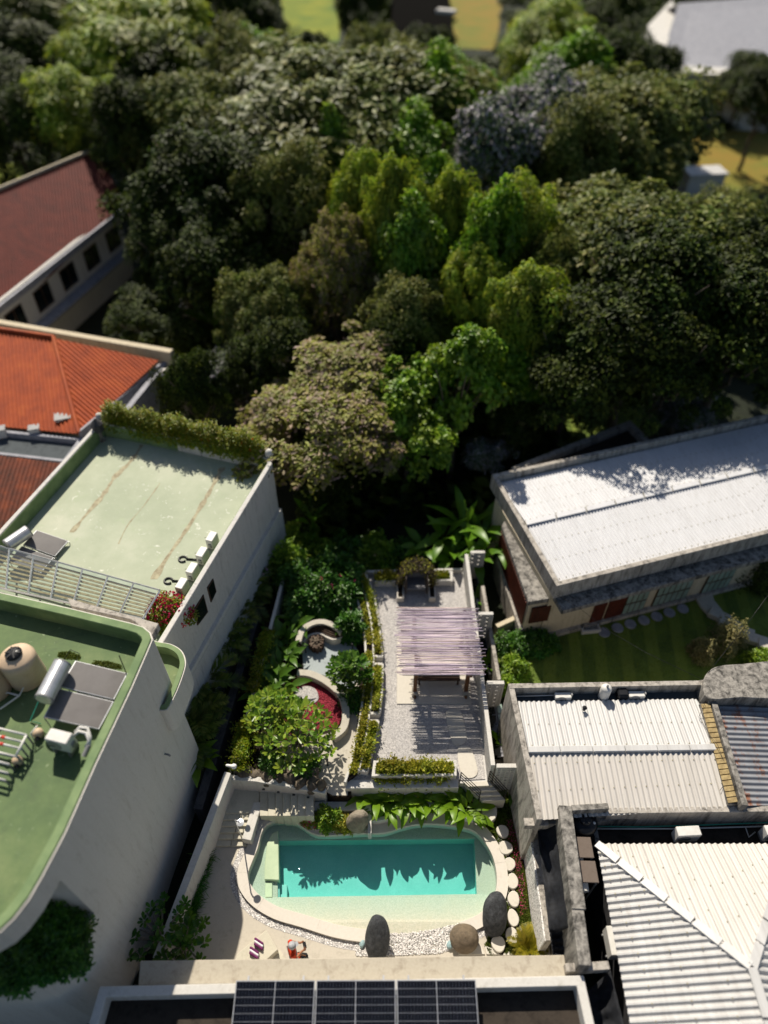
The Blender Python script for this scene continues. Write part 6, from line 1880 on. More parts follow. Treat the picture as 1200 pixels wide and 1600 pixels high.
b = MB(); b.lathe([(.125, 0), (.125, .04), (.105, .09), (.06, .125), (.01, .135)], (.06, 0, 1.70), 20); o = b.build('cap', MT['cap_cloth'], None, True); o.parent = ps
b = MB(); b.prism([(.15, -.09), (.25, -.06), (.27, 0), (.25, .06), (.15, .09)], 1.705, 1.72); o = b.build('cap_brim', MT['cap_cloth'], None); o.parent = ps
for s_ in (-1, 1):
    b = MB(); b.lathe([(.005, 0), (.012, .004), (.005, .008)], (.148, .032 * s_, 1.655), 8, (1, 0, 0)); o = b.build('eye', MT['black_plastic'], None); o.parent = ps
    b = MB(); b.box((.09, .115 * s_, .045), (.26, .09, .07)); o = b.build('shoe', MT['dark_wood'], None, bevel=.025); o.parent = ps
ps.rotation_euler.z = .35
hc = pp + Matrix.Rotation(.35, 3, 'Z') @ Vector((.43, .01, 1.15))
rc_ = thing('remote_control', 'dark handheld controller held out by the person in orange', 'controller', hc)
b = MB(); b.box(hc, (.1, .2, .04), .35); b.build('case', MT['black_plastic'], rc_, bevel=.015)
b = MB(); b.box(hc + Vector((.04, .02, .05)), (.02, .14, .09), .35); b.build('screen', MT['window_glass'], rc_, bevel=.004)
bp_ = at(471, 1496, 0)
bg_ = thing('bag', 'small orange and black bag lying on the deck beside the person', 'bag', bp_)
b = MB(); b.box(bp_ + Vector((-.12, 0, .09)), (.22, .2, .18), .1); b.build('pouch', MT['orange_cloth'], bg_, bevel=.05)
b = MB(); b.box(bp_ + Vector((.1, 0, .1)), (.26, .22, .2), -.1); b.build('main_bag', MT['black_plastic'], bg_, bevel=.06)
b = MB(); b.tube([bp_ + Vector((-.05, 0, .18)), bp_ + Vector((.05, .02, .27)), bp_ + Vector((.16, 0, .2))], .015, 6); b.build('strap', MT['brown_wood'], bg_)
# ------------------------------------------------------------------ lawn and right-hand garden
LZ = .2
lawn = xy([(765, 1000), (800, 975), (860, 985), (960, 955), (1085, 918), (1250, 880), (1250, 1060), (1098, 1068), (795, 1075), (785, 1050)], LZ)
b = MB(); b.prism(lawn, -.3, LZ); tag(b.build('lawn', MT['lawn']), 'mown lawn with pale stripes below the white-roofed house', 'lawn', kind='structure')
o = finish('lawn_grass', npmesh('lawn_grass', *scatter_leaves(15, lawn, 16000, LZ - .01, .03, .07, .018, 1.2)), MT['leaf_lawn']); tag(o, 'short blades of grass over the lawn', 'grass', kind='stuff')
for i, (u, v) in enumerate([(944, 988), (965, 981), (985, 975), (1006, 969), (1026, 963), (1046, 957), (1067, 951)]):
    c = at(u, v, LZ + .03); b = MB(); b.lathe([(.26, -.1), (.27, .0), (.25, .03)], c, 18)
    tag(b.build('lawn_stone', MT['fascia']), ['first', 'second', 'third', 'fourth', 'fifth', 'sixth', 'seventh'][i] + ' round grey stone from the white box in the row along the house', 'stepping stone', 'round stones along the house')
c = at(921, 982, LZ); t = thing('stone_basin', 'square white concrete basin at the corner of the lawn by the doors', 'basin', c)
b = MB(); b.strip([c + Vector(q) for q in ((-.4, -.3, 0), (.4, -.2, 0), (.34, .3, 0), (-.4, .25, 0))], .08, LZ - .1, LZ + .22, True); b.build('rim', MT['grey_wall'], t)
b = MB(); b.box(c + Vector((0, 0, .03)), (.7, .48, .06)); b.build('base', MT['old_concrete_light'], t)
arcp = xy([(1080, 921), (1108, 912), (1116, 938), (1130, 955), (1112, 966), (1095, 948)], LZ + .1)
b = MB(); b.prism(arcp, 0, LZ + .12); tag(b.build('curved_path', MT['path_concrete'], bevel=.02), 'curved grey path slab at the end of the lawn', 'path', kind='structure')
for i, (u, v) in enumerate([(1124, 963), (1140, 975), (1160, 987), (1181, 1000), (1202, 1010)]):
    c = at(u, v, LZ + .2 + .06 * i); b = MB(); b.box(c, (.95, .5, .3), -.62 + .06 * i)
    tag(b.build('garden_step', MT['path_concrete'], bevel=.02), ['first', 'second', 'third', 'fourth', 'fifth'][i] + ' grey garden step counting from the curved path', 'step', 'grey garden steps')

# ------------------------------------------------------------------ planting round the pool and garden
# trailing yellow-green plants in the planters
def trail(label, line_px, z, n, half, h, seed, hang=.2, L=.11, Wd=.05, mat='leaf_trail', cat='trailing plant', flowers=0):
    ln = pts(line_px, z)
    t = thing('trailing_plant', label, cat, ln[0], 'yellow green trailing plants in the planters')
    V, F = line_leaves(seed, ln, n, half, h, L, Wd, hang)
    finish('foliage', npmesh('foliage', V, F), MT[mat], t)
    if flowers:
        V, F = line_leaves(seed + 1, [p + Vector((0, 0, h * .8)) for p in ln], flowers, half * .8, .06, .12, .09)
        finish('flowers', npmesh('flowers', V, F), MT['leaf_gold_palm'], t, kind='stuff')
    return t
avg = lambda A_, B_: [((a[0] + b[0]) / 2, (a[1] + b[1]) / 2) for a, b in zip(A_, B_)]
trail('thin yellow green plants along the back half of the long outer planter', [(553, 897), (564, 930), (572, 968), (577, 1005)], ZP, 1300, .13, .15, 1, .15)
trail('dense yellow green plants spilling over the pool half of the long outer planter', [(577, 1020), (576, 1060), (572, 1100), (565, 1145), (557, 1185), (551, 1208)], ZP, 4200, .17, .22, 2, .35, flowers=60)
trail('feathery plants in the inner planter left of the arbour', [(567, 900), (578, 930), (585, 965), (590, 1005), (591, 1020)], ZP, 1700, .15, .26, 3, .1, .16, .04)
trail('feathery plants in the middle inner planter', [(591, 1042), (589, 1080), (586, 1110)], ZP, 1200, .14, .28, 4, .2, .16, .04)
trail('yellow plants filling the inner planter at the pool end', [(584, 1130), (579, 1155), (569, 1200)], ZP, 1900, .16, .28, 5, .2, .13, .05)
trail('thick yellow green plants in the straight front planter', [(590, 1199), (640, 1199), (706, 1198)], ZP, 6500, .24, .28, 6, .2, .13, .045, flowers=40)
trail('yellow green plants hanging over the front of the terrace', [(585, 1214), (630, 1215), (700, 1214)], TZ + .1, 3600, .3, .16, 7, .5)
trail('yellow flowered plants in the back planter left of the arbour', [(586, 902), (610, 901), (632, 900)], ZP, 2200, .26, .3, 8, .2, flowers=40)
trail('green plants in the back planter right of the arbour', [(672, 899), (700, 898)], ZP, 1500, .22, .24, 9, .2, mat='leaf_hedge')
# creeper on the left wall
trail('yellow green creeper tumbling over the garden wall beside the big-leaved plants', [(420, 985), (405, 1040), (395, 1080)], 1.9, 4200, .35, .25, 10, .9, .09, .05, 'leaf_hedge')
trail('green creeper over the garden wall beside the rocks', [(385, 1130), (376, 1170), (372, 1205)], 1.7, 4200, .4, .3, 11, 1.0, .09, .05, 'leaf_hedge')
# big-leaved clumps behind the pool
cl = [(566, 1238), (588, 1244), (606, 1252), (622, 1240), (640, 1246), (656, 1236), (672, 1246), (690, 1240), (706, 1248), (722, 1256), (734, 1262)]
wd = ['leftmost', 'second from the left', 'third from the left', 'fourth from the left', 'fifth from the left', 'middle', 'fifth from the railing', 'fourth from the railing', 'third from the railing', 'second from the railing', 'nearest the railing']
for i, (u, v) in enumerate(cl):
    blade_tree('canna_plant', 'broad-leaved bright green plant in the bed behind the pool, ' + wd[i], 'plant', at(u, v + 8, .3), 200 + i, 15 + i % 3, .92, .26, 'leaf_canna', 'broad-leaved plants behind the pool', (.2, 1.2), stalk=.15, spread=.18, rz=i * 1.3)
# garden clumps along the left
cl2 = [(455, 985), (440, 1003), (450, 1018), (428, 1032), (440, 1042), (430, 1062), (440, 1075), (416, 1078), (466, 968)]
for i, (u, v) in enumerate(cl2):
    blade_tree('ginger_plant', 'dark broad-leaved clump in the garden, ' + ['beside the curved bench', 'second from the curved bench', 'beside the stump table', 'against the creeper', 'next to the red stone bed', 'above the frangipani crown', 'at the tip of the red stone bed', 'closest to the alley wall', 'behind the curved bench end'][i], 'plant', at(u, v + 8, GA), 300 + i, 13, 1.0, .26, 'leaf_canna_dark', 'broad-leaved clumps at the left of the garden', (.4, 1.3), stalk=.3, spread=.25, rz=i)
# dark flowering shrubs at the back of the garden
for i, (u, v, r, h) in enumerate([(470, 905, 1.1, 1.6), (505, 925, 1.2, 1.8), (535, 930, 1.0, 1.6), (520, 895, 1.1, 1.7), (475, 940, .9, 1.4), (455, 880, .9, 1.9), (548, 975, .7, 1.2), (545, 900, .8, 1.4)]):
    shrub('garden_shrub', ['dark green shrub at the back left of the garden', 'largest dark shrub with pink blossoms behind the curved bench', 'dark shrub with pink blossoms beside the long planter', 'dark shrub at the back wall of the garden', 'low dark shrub left of the curved bench', 'tall light green shrub at the back corner of the garden', 'small dark shrub between curved bench and long planter', 'dark shrub at the back end of the long planter'][i], 'shrub', at(u, v + 14, GA), (r, r * .9, h), 2600, .2, .09, 'leaf_shrub' if i != 5 else 'leaf_bright', 400 + i, 'dark shrubs at the back of the garden', 'petal_pink' if i in (1, 2) else None, 10, .12)
rosette_tree('frangipani_tree', 'frangipani with glossy oval leaves spreading over the red stones', 'tree', at(470, 1170, GA), 500, 1.8, 1.45, 44, .29, .11, 'leaf_frangi', per=10)
rosette_tree('frangipani_tree', 'denser frangipani crown at the left garden wall', 'tree', at(432, 1138, GA), 505, 1.8, 1.1, 40, .27, .1, 'leaf_frangi', per=11, rz=1)
rosette_tree('small_tree', 'small round broadleaf tree between the round paving and the long planter', 'tree', at(548, 1070, GA), 501, 1.7, .85, 42, .26, .1, 'leaf_canna_dark', per=12)
shrub('shrub', 'dark low shrub under the small tree by the long planter', 'shrub', at(552, 1098, GA), (.5, .5, .6), 900, .12, .06, 'leaf_shrub', 520)
shrub('shrub', 'dark shrub at the foot of the frangipani beside the path', 'shrub', at(478, 1205, GA), (.5, .45, .8), 1100, .16, .08, 'leaf_shrub', 521)
shrub('shrub', 'dark bamboo-like tuft behind the stair rocks', 'shrub', at(428, 1200, GA), (.55, .5, 1.0), 1500, .14, .04, 'leaf_shrub', 522)
shrub('flowering_shrub', 'bright green shrub with pink flowers behind the pool ledge', 'shrub', at(514, 1282, .15), (.58, .42, .75), 2600, .12, .05, 'leaf_bright', 523)
shrub('flowering_shrub', 'small pink-flowered shrub at the left of the bright green pool shrub', 'shrub', at(487, 1281, .15), (.4, .3, .42), 1100, .09, .045, 'leaf_hedge', 524, None, 'petal_pink', 46, .07)
shrub('shrub', 'yellow green tuft beside the tan boulder', 'shrub', at(538, 1290, .15), (.4, .3, .5), 900, .14, .04, 'leaf_trail', 525)
leafy_plant('golden_palm', 'yellow green tufted palm at the foot of the pebbledash wall', 'palm', at(826, 1484, .05), palm_arrays(7, 22, .85, 26, .24, (.3, 1.4), 1.2), 'leaf_gold_palm')
leafy_plant('fern', 'bright fern growing at the top of the pebbledash wall', 'fern', at(806, 1216, .8), palm_arrays(8, 12, .6, 20, .2, (.3, 1.4), 1.2), 'leaf_gold_palm')
blade_tree('canna_plant', 'dark green upright plant between railing and pebbledash wall', 'plant', at(796, 1240, .1), 530, 10, .8, .2, 'leaf_canna_dark', None, (.7, 1.4), stalk=.2)
for i, (u, v) in enumerate([(745, 945), (763, 1048), (781, 1165)]):
    blade_tree('banana_shoot', ['young banana shoot in the light well at the arbour end', 'young banana shoot in the light well beside the pergola', 'young banana shoot in the light well nearest the pool'][i], 'plant', at(u, v, .2), 540 + i, 5, 1.0, .3, 'leaf_banana', 'banana shoots in the light well', (1.0, 1.5), stalk=.2, spread=.04)
# left deck bed: grass strip and broadleaf shrub
gp = [(312, 1335), (295, 1390), (275, 1440), (262, 1480)]
t = thing('grass_border', 'strip of dark grass at the foot of the white wall beside the deck', 'grass', at(*gp[0], 0))
V, F = line_leaves(30, pts([(322, 1335), (310, 1380), (298, 1430), (290, 1480)], .0), 5200, .22, .3, .3, .02); finish('blades', npmesh('blades', V, F), MT['leaf_shrub'], t)
rosette_tree('broadleaf_shrub', 'dark broadleaf shrub in the shaded corner left of the deck', 'shrub', at(294, 1482, .05), 550, 1.5, .9, 20, .26, .1, 'leaf_canna_dark', per=10)
rosette_tree('broadleaf_shrub', 'dark leafy sprigs in the alley against the large pale house', 'shrub', at(262, 1478, -.3), 551, 2.3, 1.2, 18, .24, .1, 'leaf_shrub', per=9)
b = MB(); b.tube([at(322, 1336, .0), at(322, 1336, .35)], .03, 8); tag(b.build('spike_light', MT['black_metal']), 'black spike light at the end of the grass strip', 'lamp')
# alley palms left of the dark wall
for i, (u, v, s_) in enumerate([(405, 905, 1.5), (388, 945, 1.6), (370, 985, 1.5), (352, 1020, 1.5), (335, 1085, 1.5), (325, 1130, 1.4), (312, 1165, 1.4), (395, 880, 1.3)]):
    leafy_plant('alley_palm', ['feathery palm in the alley with pale tips, farthest from the pool', 'second palm in the alley from the far end', 'third palm in the alley from the far end', 'palm in the alley midway along the dark wall', 'palm in the alley beside the rounded terrace', 'palm in the alley below the rounded terrace', 'palm in the alley nearest the pool', 'small palm at the far end of the alley by the white bracket'][i], 'palm', at(u, v + 22, -.3), palm_arrays(600 + i, 13, s_ * 1.05, 26, .5, (.25, 1.3), 1.3, 1.9), 'leaf_palm', 'palms in the dark alley', i)
for i, (u, v) in enumerate([(302, 1100), (312, 1135), (318, 1190)]):
    blade_tree('alley_plant', ['broad-leaved plant in the alley beside the rounded terrace', 'second broad-leaved plant in the alley', 'broad-leaved plant in the alley nearest the deck'][i], 'plant', at(u, v + 18, -.3), 620 + i, 12, 1.3, .34, 'leaf_canna', 'broad-leaved plants in the alley', (.5, 1.3), stalk=1.4, spread=.2)
for i, (u, v) in enumerate([(393, 893), (382, 905), (412, 893)]):
    p = at(u, v, 2.2); V, F = flowers_arrays(70 + i, (.16, .16, .14), 10, .12); o = finish('blossom', npmesh('blossom', V + np.array(p), F), MT['petal_lilac']); tag(o, ['pale pink blossom in the alley palms, upper left', 'pale pink blossom in the alley palms, lowest', 'pale pink blossom in the alley palms, right'][i], 'blossom', 'pale blossoms in the alley')
# roof planting
V, F = [], []
t = thing('roof_hedge', 'clipped yellow green hedge with orange blossoms on the roof planter', 'hedge', pa)
parts = []
for k in range(15):
    p = pa.lerp(pb, (k + .5) / 15) + nv * .14
    s_ = shrub_arrays(700 + k, (.40 + .06 * (k % 3), .46, 1.3 + .18 * math.sin(k * 2.1)), 2000, .10, .055)
    bush = npmesh('bush', s_[0], s_[1]); bush.materials.append(MT['leaf_hedge'])
    o = link(bpy.data.objects.new('bush', bush)); o.parent = t; o.location = p + Vector((0, 0, .42)) - pa
    fl_a = flowers_arrays(720 + k, (.32, .4, .95), 5, .09, .5); me = npmesh('flowers', *fl_a); me.materials.append(MT['petal_orange']); f = link(bpy.data.objects.new('flowers', me)); f.parent = o; f['kind'] = 'stuff'
shrub('bougainvillea', 'bougainvillea covered in magenta flowers at the edge of the glazed roof', 'shrub', at(268, 966, 5.6), (.85, .75, 1.05), 2600, .11, .07, 'leaf_hedge', 730, None, 'petal_red', 230, .10)
t = thing('balcony_hedge', 'overgrown dark hedge spilling from the balcony corner of the large pale house', 'hedge', at(60, 1490, 5.3))
for k, (u, v, r) in enumerate([(105, 1478, .7), (75, 1492, .7), (40, 1503, .75), (0, 1510, .75), (112, 1498, .5), (-30, 1510, .7), (92, 1462, .75), (62, 1478, .8)]):
    me = npmesh('bush', *shrub_arrays(740 + k, (r, r, 1.0 if k < 6 else 1.7), 2400, .13, .06)); me.materials.append(MT['leaf_shrub']); o = link(bpy.data.objects.new('bush', me)); o.parent = t; o.location = at(u, v, 5.3) - Vector(t.location)
# hedge and bushes round the lawn
for i, (u, v, r, h, m_) in enumerate([(800, 1005, .8, 1.0, 'leaf_shrub'), (830, 998, .8, .9, 'leaf_shrub'), (850, 1000, .6, .8, 'leaf_shrub'), (800, 1040, .7, .9, 'leaf_bright'), (790, 1065, .5, .8, 'leaf_bright'), (1185, 900, 1.2, 2.0, 'leaf_dark'), (1185, 1030, .7, .8, 'leaf_bright'), (1095, 1015, .6, 1.2, 'leaf_pale'), (1130, 1000, .8, 1.9, 'leaf_pale')]):
    shrub('lawn_shrub', ['dark leafy shrub at the left end of the lawn', 'dark leafy shrub below the annex wall', 'low dark shrub at the house corner of the lawn', 'bright shrub at the lawn edge beside the light well', 'small bright shrub at the corner of the cream roof wall', 'large dark bush by the house windows at the right edge', 'yellow green bush below the garden steps', 'thin pale shrub left of the pale tree', 'pale cream-leaved small tree beside the grey steps'][i], 'shrub', at(u, v + 10, LZ), (r, r * .9, h), 2200, .15 if i < 7 else .09, .06, m_, 760 + i)
# banana clump behind the terrace
for i, (u, v, s_) in enumerate([(690, 852, 1.0), (720, 838, 1.1), (748, 846, 1.05), (772, 862, 1.0), (705, 872, .8), (740, 880, .8), (660, 862, .8)]):
    blade_tree('banana_plant', ['banana plant behind the arbour', 'tallest banana plant behind the terrace', 'banana plant behind the screen wall corner', 'banana plant leaning towards the annex roof', 'small banana plant behind the back planter', 'small banana plant at the end of the screen wall', 'banana plant at the left of the banana clump'][i], 'banana plant', at(u, v + 20, 0), 800 + i, 9, 1.9 * s_, .46, 'leaf_banana', 'banana plants behind the terrace', (.45, 1.35), stalk=1.5 * s_, spread=.08, rz=i * .8)
blade_tree('banana_plant', 'single pale green banana plant behind the garden shrubs', 'banana plant', at(492, 850, 0), 811, 7, 1.6, .4, 'leaf_banana', None, (.6, 1.45), stalk=1.8)
blade_tree('banana_plant', 'banana plant by the orange roof with broad upright leaves', 'banana plant', at(345, 560, 0), 812, 9, 2.6, .7, 'leaf_banana', None, (.6, 1.45), stalk=2.5)
for i, (u, v, r, h) in enumerate([(470, 850, 1.2, 1.6), (540, 862, 1.2, 1.4), (590, 866, 1.3, 1.4), (640, 868, 1.2, 1.3), (510, 875, 1.0, 1.5)]):
    shrub('border_shrub', ['leafy shrub behind the back corner of the garden', 'leafy shrub behind the long planter end', 'leafy shrub behind the back planter', 'leafy shrub between back planter and bananas', 'leafy shrub below the single banana plant'][i], 'shrub', at(u, v + 12, 0), (r, r, h), 2400, .22, .1, 'leaf_bright' if i % 2 == 0 else 'leaf_shrub', 830 + i)
# ------------------------------------------------------------------ the wood behind: tree kinds, then every tree
KIND = {
 'dome':   make_tree('dome', 1, (4, 4, 3.2), 6.0, 100, 270, .92, .25, .14, 'leaf_dome'),
 'dome2':  make_tree('dome', 2, (4, 4, 3.6), 6.5, 90, 290, 1.0, .25, .14, 'leaf_dome'),
 'dark':   make_tree('dark', 3, (4, 4, 3.6), 6.0, 85, 320, 1.05, .25, .14, 'leaf_dark'),
 'dark2':  make_tree('dark', 4, (4, 4, 4.2), 6.5, 80, 320, 1.05, .24, .13, 'leaf_dark'),
 'olive':  make_tree('olive', 5, (4, 4, 4.0), 5.0, 210, 190, .62, .20, .10, 'leaf_olive', shell=.7),
 'bright': make_tree('bright', 6, (2.4, 2.4, 3.6), 4.6, 90, 140, .55, .30, .19, 'leaf_bright', shell=.6),
 'yellow': make_tree('yellow', 7, (3.4, 3.4, 3.2), 5.6, 120, 190, .75, .34, .10, 'leaf_yellow', droop=.4),
 'yellow2': make_tree('yellow', 8, (3.4, 3.4, 2.8), 5.6, 120, 190, .75, .34, .10, 'leaf_yellow', droop=.4),
 'silver': make_tree('silver', 9, (3.4, 3.4, 3.2), 6.0, 100, 150, .75, .26, .15, 'leaf_silver'),
 'mid':    make_tree('mid', 10, (3.4, 3.4, 3.0), 5.6, 80, 200, .85, .30, .17, 'leaf_bright'),
}
PR = {'dome': (4, 6.0), 'dome2': (4, 6.5), 'dark': (4, 6.0), 'dark2': (4, 6.5), 'olive': (4, 5.0), 'bright': (2.4, 4.6), 'yellow': (3.4, 5.6), 'yellow2': (3.4, 5.6), 'silver': (3.4, 6.0), 'mid': (3.4, 5.6)}
USED = set()
def tree(kind, u, v, rpx, zc, label, name='tree', zs=1.0):
    src = KIND[kind]
    t = src if kind not in USED else copy_tree(src)
    USED.add(kind)
    c = at(u, v, zc)
    r0, z0 = PR[kind]
    s_ = rpx * (1.38 if kind != 'olive' else 1.12) * depth_of(c) / FPX / r0
    t.location = (c.x, c.y, GZ)
    t.scale = (s_ * (.92 + .16 * ((u * 13) % 7) / 6), s_ * (.92 + .16 * ((v * 11) % 7) / 6), (zc - GZ) / z0 * zs)
    t.rotation_euler.z = (u * 7 + v * 3) % 628 / 100
    t.name = name
    tag(t, label, 'tree', 'trees of the wood behind the houses')
    return t
TREES = [
 ('olive', 540, 655, 142, 4.6, 'broad olive tree with purplish tips right behind the hedge roof'),
 ('bright', 640, 672, 46, 4.2, 'yellow green leafy tree at the right side of the broad olive tree'),
 ('bright', 712, 622, 46, 5.4, 'tall narrow bright green tree right of the broad olive tree'),
 ('olive', 530, 460, 58, 6.5, 'olive flecked tree above the broad olive tree'),
 ('dome', 425, 500, 50, 6.0, 'grey green tree at the left of the olive flecked tree'),
 ('dome2', 455, 352, 58, 8.0, 'tree with pale shining leaves left of the yellow bamboo crowns'),
 ('yellow', 570, 350, 46, 8.5, 'upper left yellow green bamboo crown'),
 ('mid', 640, 425, 46, 7.5, 'mid green crown in the middle of the wood'),
 ('yellow', 705, 385, 42, 8.5, 'yellow bamboo crown just right of the middle'),
 ('yellow2', 800, 388, 46, 8.5, 'yellow bamboo crown left of the silver-edged tree'),
 ('yellow', 825, 515, 52, 7.0, 'drooping yellow bamboo above the white corrugated roof'),
 ('dome2', 625, 525, 52, 6.0, 'grey green tree behind the narrow bright green tree'),
 ('yellow2', 735, 480, 44, 7.0, 'bamboo crown between bamboo crowns and the narrow bright tree'),
 ('dome', 545, 200, 150, 10.0, 'largest grey green domed tree, upper middle'),
 ('dome2', 655, 182, 62, 9.0, 'right shoulder of the large domed tree group'),
 ('mid', 520, 290, 34, 8.0, 'small bright green tree below the large domed tree'),
 ('mid', 650, 300, 60, 8.0, 'soft green tree right of the large domed tree'),
 ('silver', 770, 265, 60, 9.0, 'silver lilac tree at the centre right'),
 ('silver', 835, 220, 60, 9.0, 'taller silver lilac tree behind the first one'),
 ('dome', 960, 215, 95, 9.0, 'dark green domed tree right of the silver lilac trees'),
 ('dome2', 900, 270, 60, 8.5, 'green tree below the silver lilac trees'),
 ('dome', 965, 400, 115, 8.0, 'big tree with silver shining leaf edge above the white roof'),
 ('dark', 1010, 490, 100, 7.5, 'dark tree below the silver-edged tree'),
 ('dark2', 1130, 455, 68, 7.0, 'dark tree near the right edge'),
 ('dark', 1195, 385, 45, 5.5, 'dark tree at the right edge below the orange field'),
 ('dark2', 1150, 520, 90, 7.0, 'black-green tree at the right edge behind the white roof'),
 ('dark', 900, 560, 75, 6.0, 'dark tree left of the black-green tree behind the white roof'),
 ('dark2', 1040, 570, 70, 6.0, 'shaded tree directly behind the white roof'),
 ('mid', 815, 590, 55, 4.5, 'shaded green tree below the drooping bamboo'),
 ('dark', 805, 665, 36, 3.0, 'small dark tree between narrow bright tree and outbuilding'),
 ('yellow', 858, 85, 58, 9.0, 'yellow green dome-shaped bamboo at the top'),
 ('mid', 725, 170, 46, 7.0, 'yellow green tree left of the dome-shaped bamboo'),
 ('mid', 690, 215, 50, 9.0, 'small green tree between the domed tree and silver lilac trees'),
 ('dark', 940, 140, 60, 8.0, 'dark tree below the dome-shaped bamboo'),
 ('dark2', 1030, 205, 42, 6.5, 'dark tree left of the orange field'),
 ('dark', 1190, 160, 42, 6.0, 'dark tree below the grey roofed house at the top right'),
 ('dark2', 950, 75, 45, 8.0, 'dark tree beside the grey roofed house'),
 ('yellow2', 240, 85, 85, 10.0, 'dark arching tree with yellow rim, top left'),
 ('dark', 240, 140, 80, 8.0, 'dark tree filling the arching tree, top left'),
 ('dome', 310, 215, 70, 9.0, 'green tree between the red roof and the large domed tree'),
 ('dark2', 215, 240, 55, 8.0, 'dark tree at the end of the red tiled roof'),
 ('dark', 330, 320, 80, 8.0, 'dark tree in the shade left of the pale shining tree'),
 ('dark2', 280, 400, 65, 6.0, 'black-green tree beside the red roofed house'),
 ('dark', 350, 430, 65, 6.0, 'dark tree left of the grey green tree'),
 ('dark2', 235, 510, 50, 3.5, 'low dark tree beside the orange roof'),
 ('mid', 405, 118, 44, 7.0, 'olive green tree top middle left'),
 ('dome2', 385, 150, 50, 9.0, 'grey green tree left of the large domed tree'),
 ('dome', 585, 105, 38, 7.5, 'grey green tree beside the bright field, top'),
 ('dark', 350, 40, 60, 9.0, 'dark tree at the top edge left of the middle'),
 ('dome2', 90, 60, 75, 9.0, 'brownish grey tree in the top left corner'),
 ('dark2', 30, 130, 70, 8.0, 'dark tree at the left edge near the top'),
 ('yellow', 110, 195, 60, 8.0, 'yellow green tree above the red tiled roof'),
 ('dark', 40, 230, 50, 7.0, 'dark tree behind the red tiled roof at the left edge'),
 ('silver', 365, 592, 40, 3.5, 'pale silvery small tree left of the broad olive tree'),
 ('dark', 305, 632, 36, 5.0, 'low dark tree behind the hedge roof'),
 ('dark2', 440, 580, 50, 5.0, 'dark tree behind the broad olive tree on its left'),
 ('dark', 610, 590, 45, 5.0, 'shaded tree behind the broad olive tree on its right'),
 ('silver', 755, 715, 26, 2.0, 'small pale shrub-like tree by the outbuilding'),
 ('dark2', 510, 760, 50, 2.0, 'low dark tree under the broad olive tree'),
 ('dark', 1165, 128, 32, 4.5, 'dark palm-like tree in front of the grey roofed house'),
 ('dark', 568, 20, 24, 8.0, 'dark tree between the bright field and the dark hut at the top'),
 ('dark2', 668, 125, 40, 7.0, 'dark tree in front of the dark hut'),
 ('dark2', 1010, 150, 45, 6.5, 'dark tree left of the brick yard wall'),
 ('mid', 870, 160, 55, 8.0, 'green tree below the dome-shaped bamboo'),
 ('dome2', 1115, 375, 42, 6.0, 'grey green tree below the ochre field shed'),
 ('dark', 160, 40, 60, 9.0, 'dark tree near the top left corner'),
 ('dark2', 480, 135, 42, 7.0, 'dark tree below the bright field'),
 ('yellow', 620, 375, 40, 9.0, 'small yellow crown between the two upper yellow green crowns'),
 ('mid', 755, 430, 42, 8.0, 'mid green crown right of the middle of the wood'),
 ('dome', 860, 455, 44, 7.5, 'grey green tree left of the silver-edged tree'),
 ('silver', 1060, 640, 38, 1.6, 'pale beige bush-like tree behind the white roof'),
]
for k_ in TREES: tree(*k_)
for k_ in KIND:
    if k_ not in USED:
        for ch in list(KIND[k_].children): bpy.data.objects.remove(ch)
        bpy.data.objects.remove(KIND[k_])
# undergrowth that reads as one mass
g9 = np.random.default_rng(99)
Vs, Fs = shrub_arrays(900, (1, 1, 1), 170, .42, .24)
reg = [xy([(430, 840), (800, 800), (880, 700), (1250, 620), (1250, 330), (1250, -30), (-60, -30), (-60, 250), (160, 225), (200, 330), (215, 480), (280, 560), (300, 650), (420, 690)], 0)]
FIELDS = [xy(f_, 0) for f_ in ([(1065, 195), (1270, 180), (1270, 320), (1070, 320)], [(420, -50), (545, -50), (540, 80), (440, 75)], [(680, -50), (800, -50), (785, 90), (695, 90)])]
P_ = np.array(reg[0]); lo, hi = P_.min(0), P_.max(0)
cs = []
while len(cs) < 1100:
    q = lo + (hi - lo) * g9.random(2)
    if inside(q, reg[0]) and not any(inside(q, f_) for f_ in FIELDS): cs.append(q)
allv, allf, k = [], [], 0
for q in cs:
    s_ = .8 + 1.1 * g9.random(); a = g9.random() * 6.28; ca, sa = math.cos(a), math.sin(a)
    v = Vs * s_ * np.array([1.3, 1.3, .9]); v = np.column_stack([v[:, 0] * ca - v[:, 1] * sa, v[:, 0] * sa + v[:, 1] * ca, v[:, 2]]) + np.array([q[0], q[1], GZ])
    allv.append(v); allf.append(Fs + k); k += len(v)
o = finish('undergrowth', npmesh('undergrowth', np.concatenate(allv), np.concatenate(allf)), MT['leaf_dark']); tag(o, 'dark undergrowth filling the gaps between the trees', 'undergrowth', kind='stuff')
# clearings, fields
for nm, lab, px, m_ in [('field', 'yellow ochre field at the right edge above the trees', [(1075, 205), (1260, 190), (1260, 300), (1080, 310), (1090, 265)], 'field'), ('field', 'bright yellow green field at the top edge', [(430, -40), (535, -40), (530, 66), (450, 60)], 'green_field'), ('field', 'golden strip of field at the top right of the dark roof', [(690, -40), (790, -40), (775, 78), (705, 75)], 'field'), ('grass_patch', 'yellow grass beside the red tiled roof at the left edge', [(-60, 262), (75, 250), (60, 285), (-60, 305)], 'green_field'), ('grass_patch', 'shaded lawn behind the white-roofed house', [(780, 700), (960, 590), (1120, 560), (1120, 640), (820, 730)], 'lawn')]:
    b = MB(); b.prism(xy(px, GZ + .03), GZ - .2, GZ + .03); tag(b.build(nm, MT[m_]), lab, 'field', kind='structure')
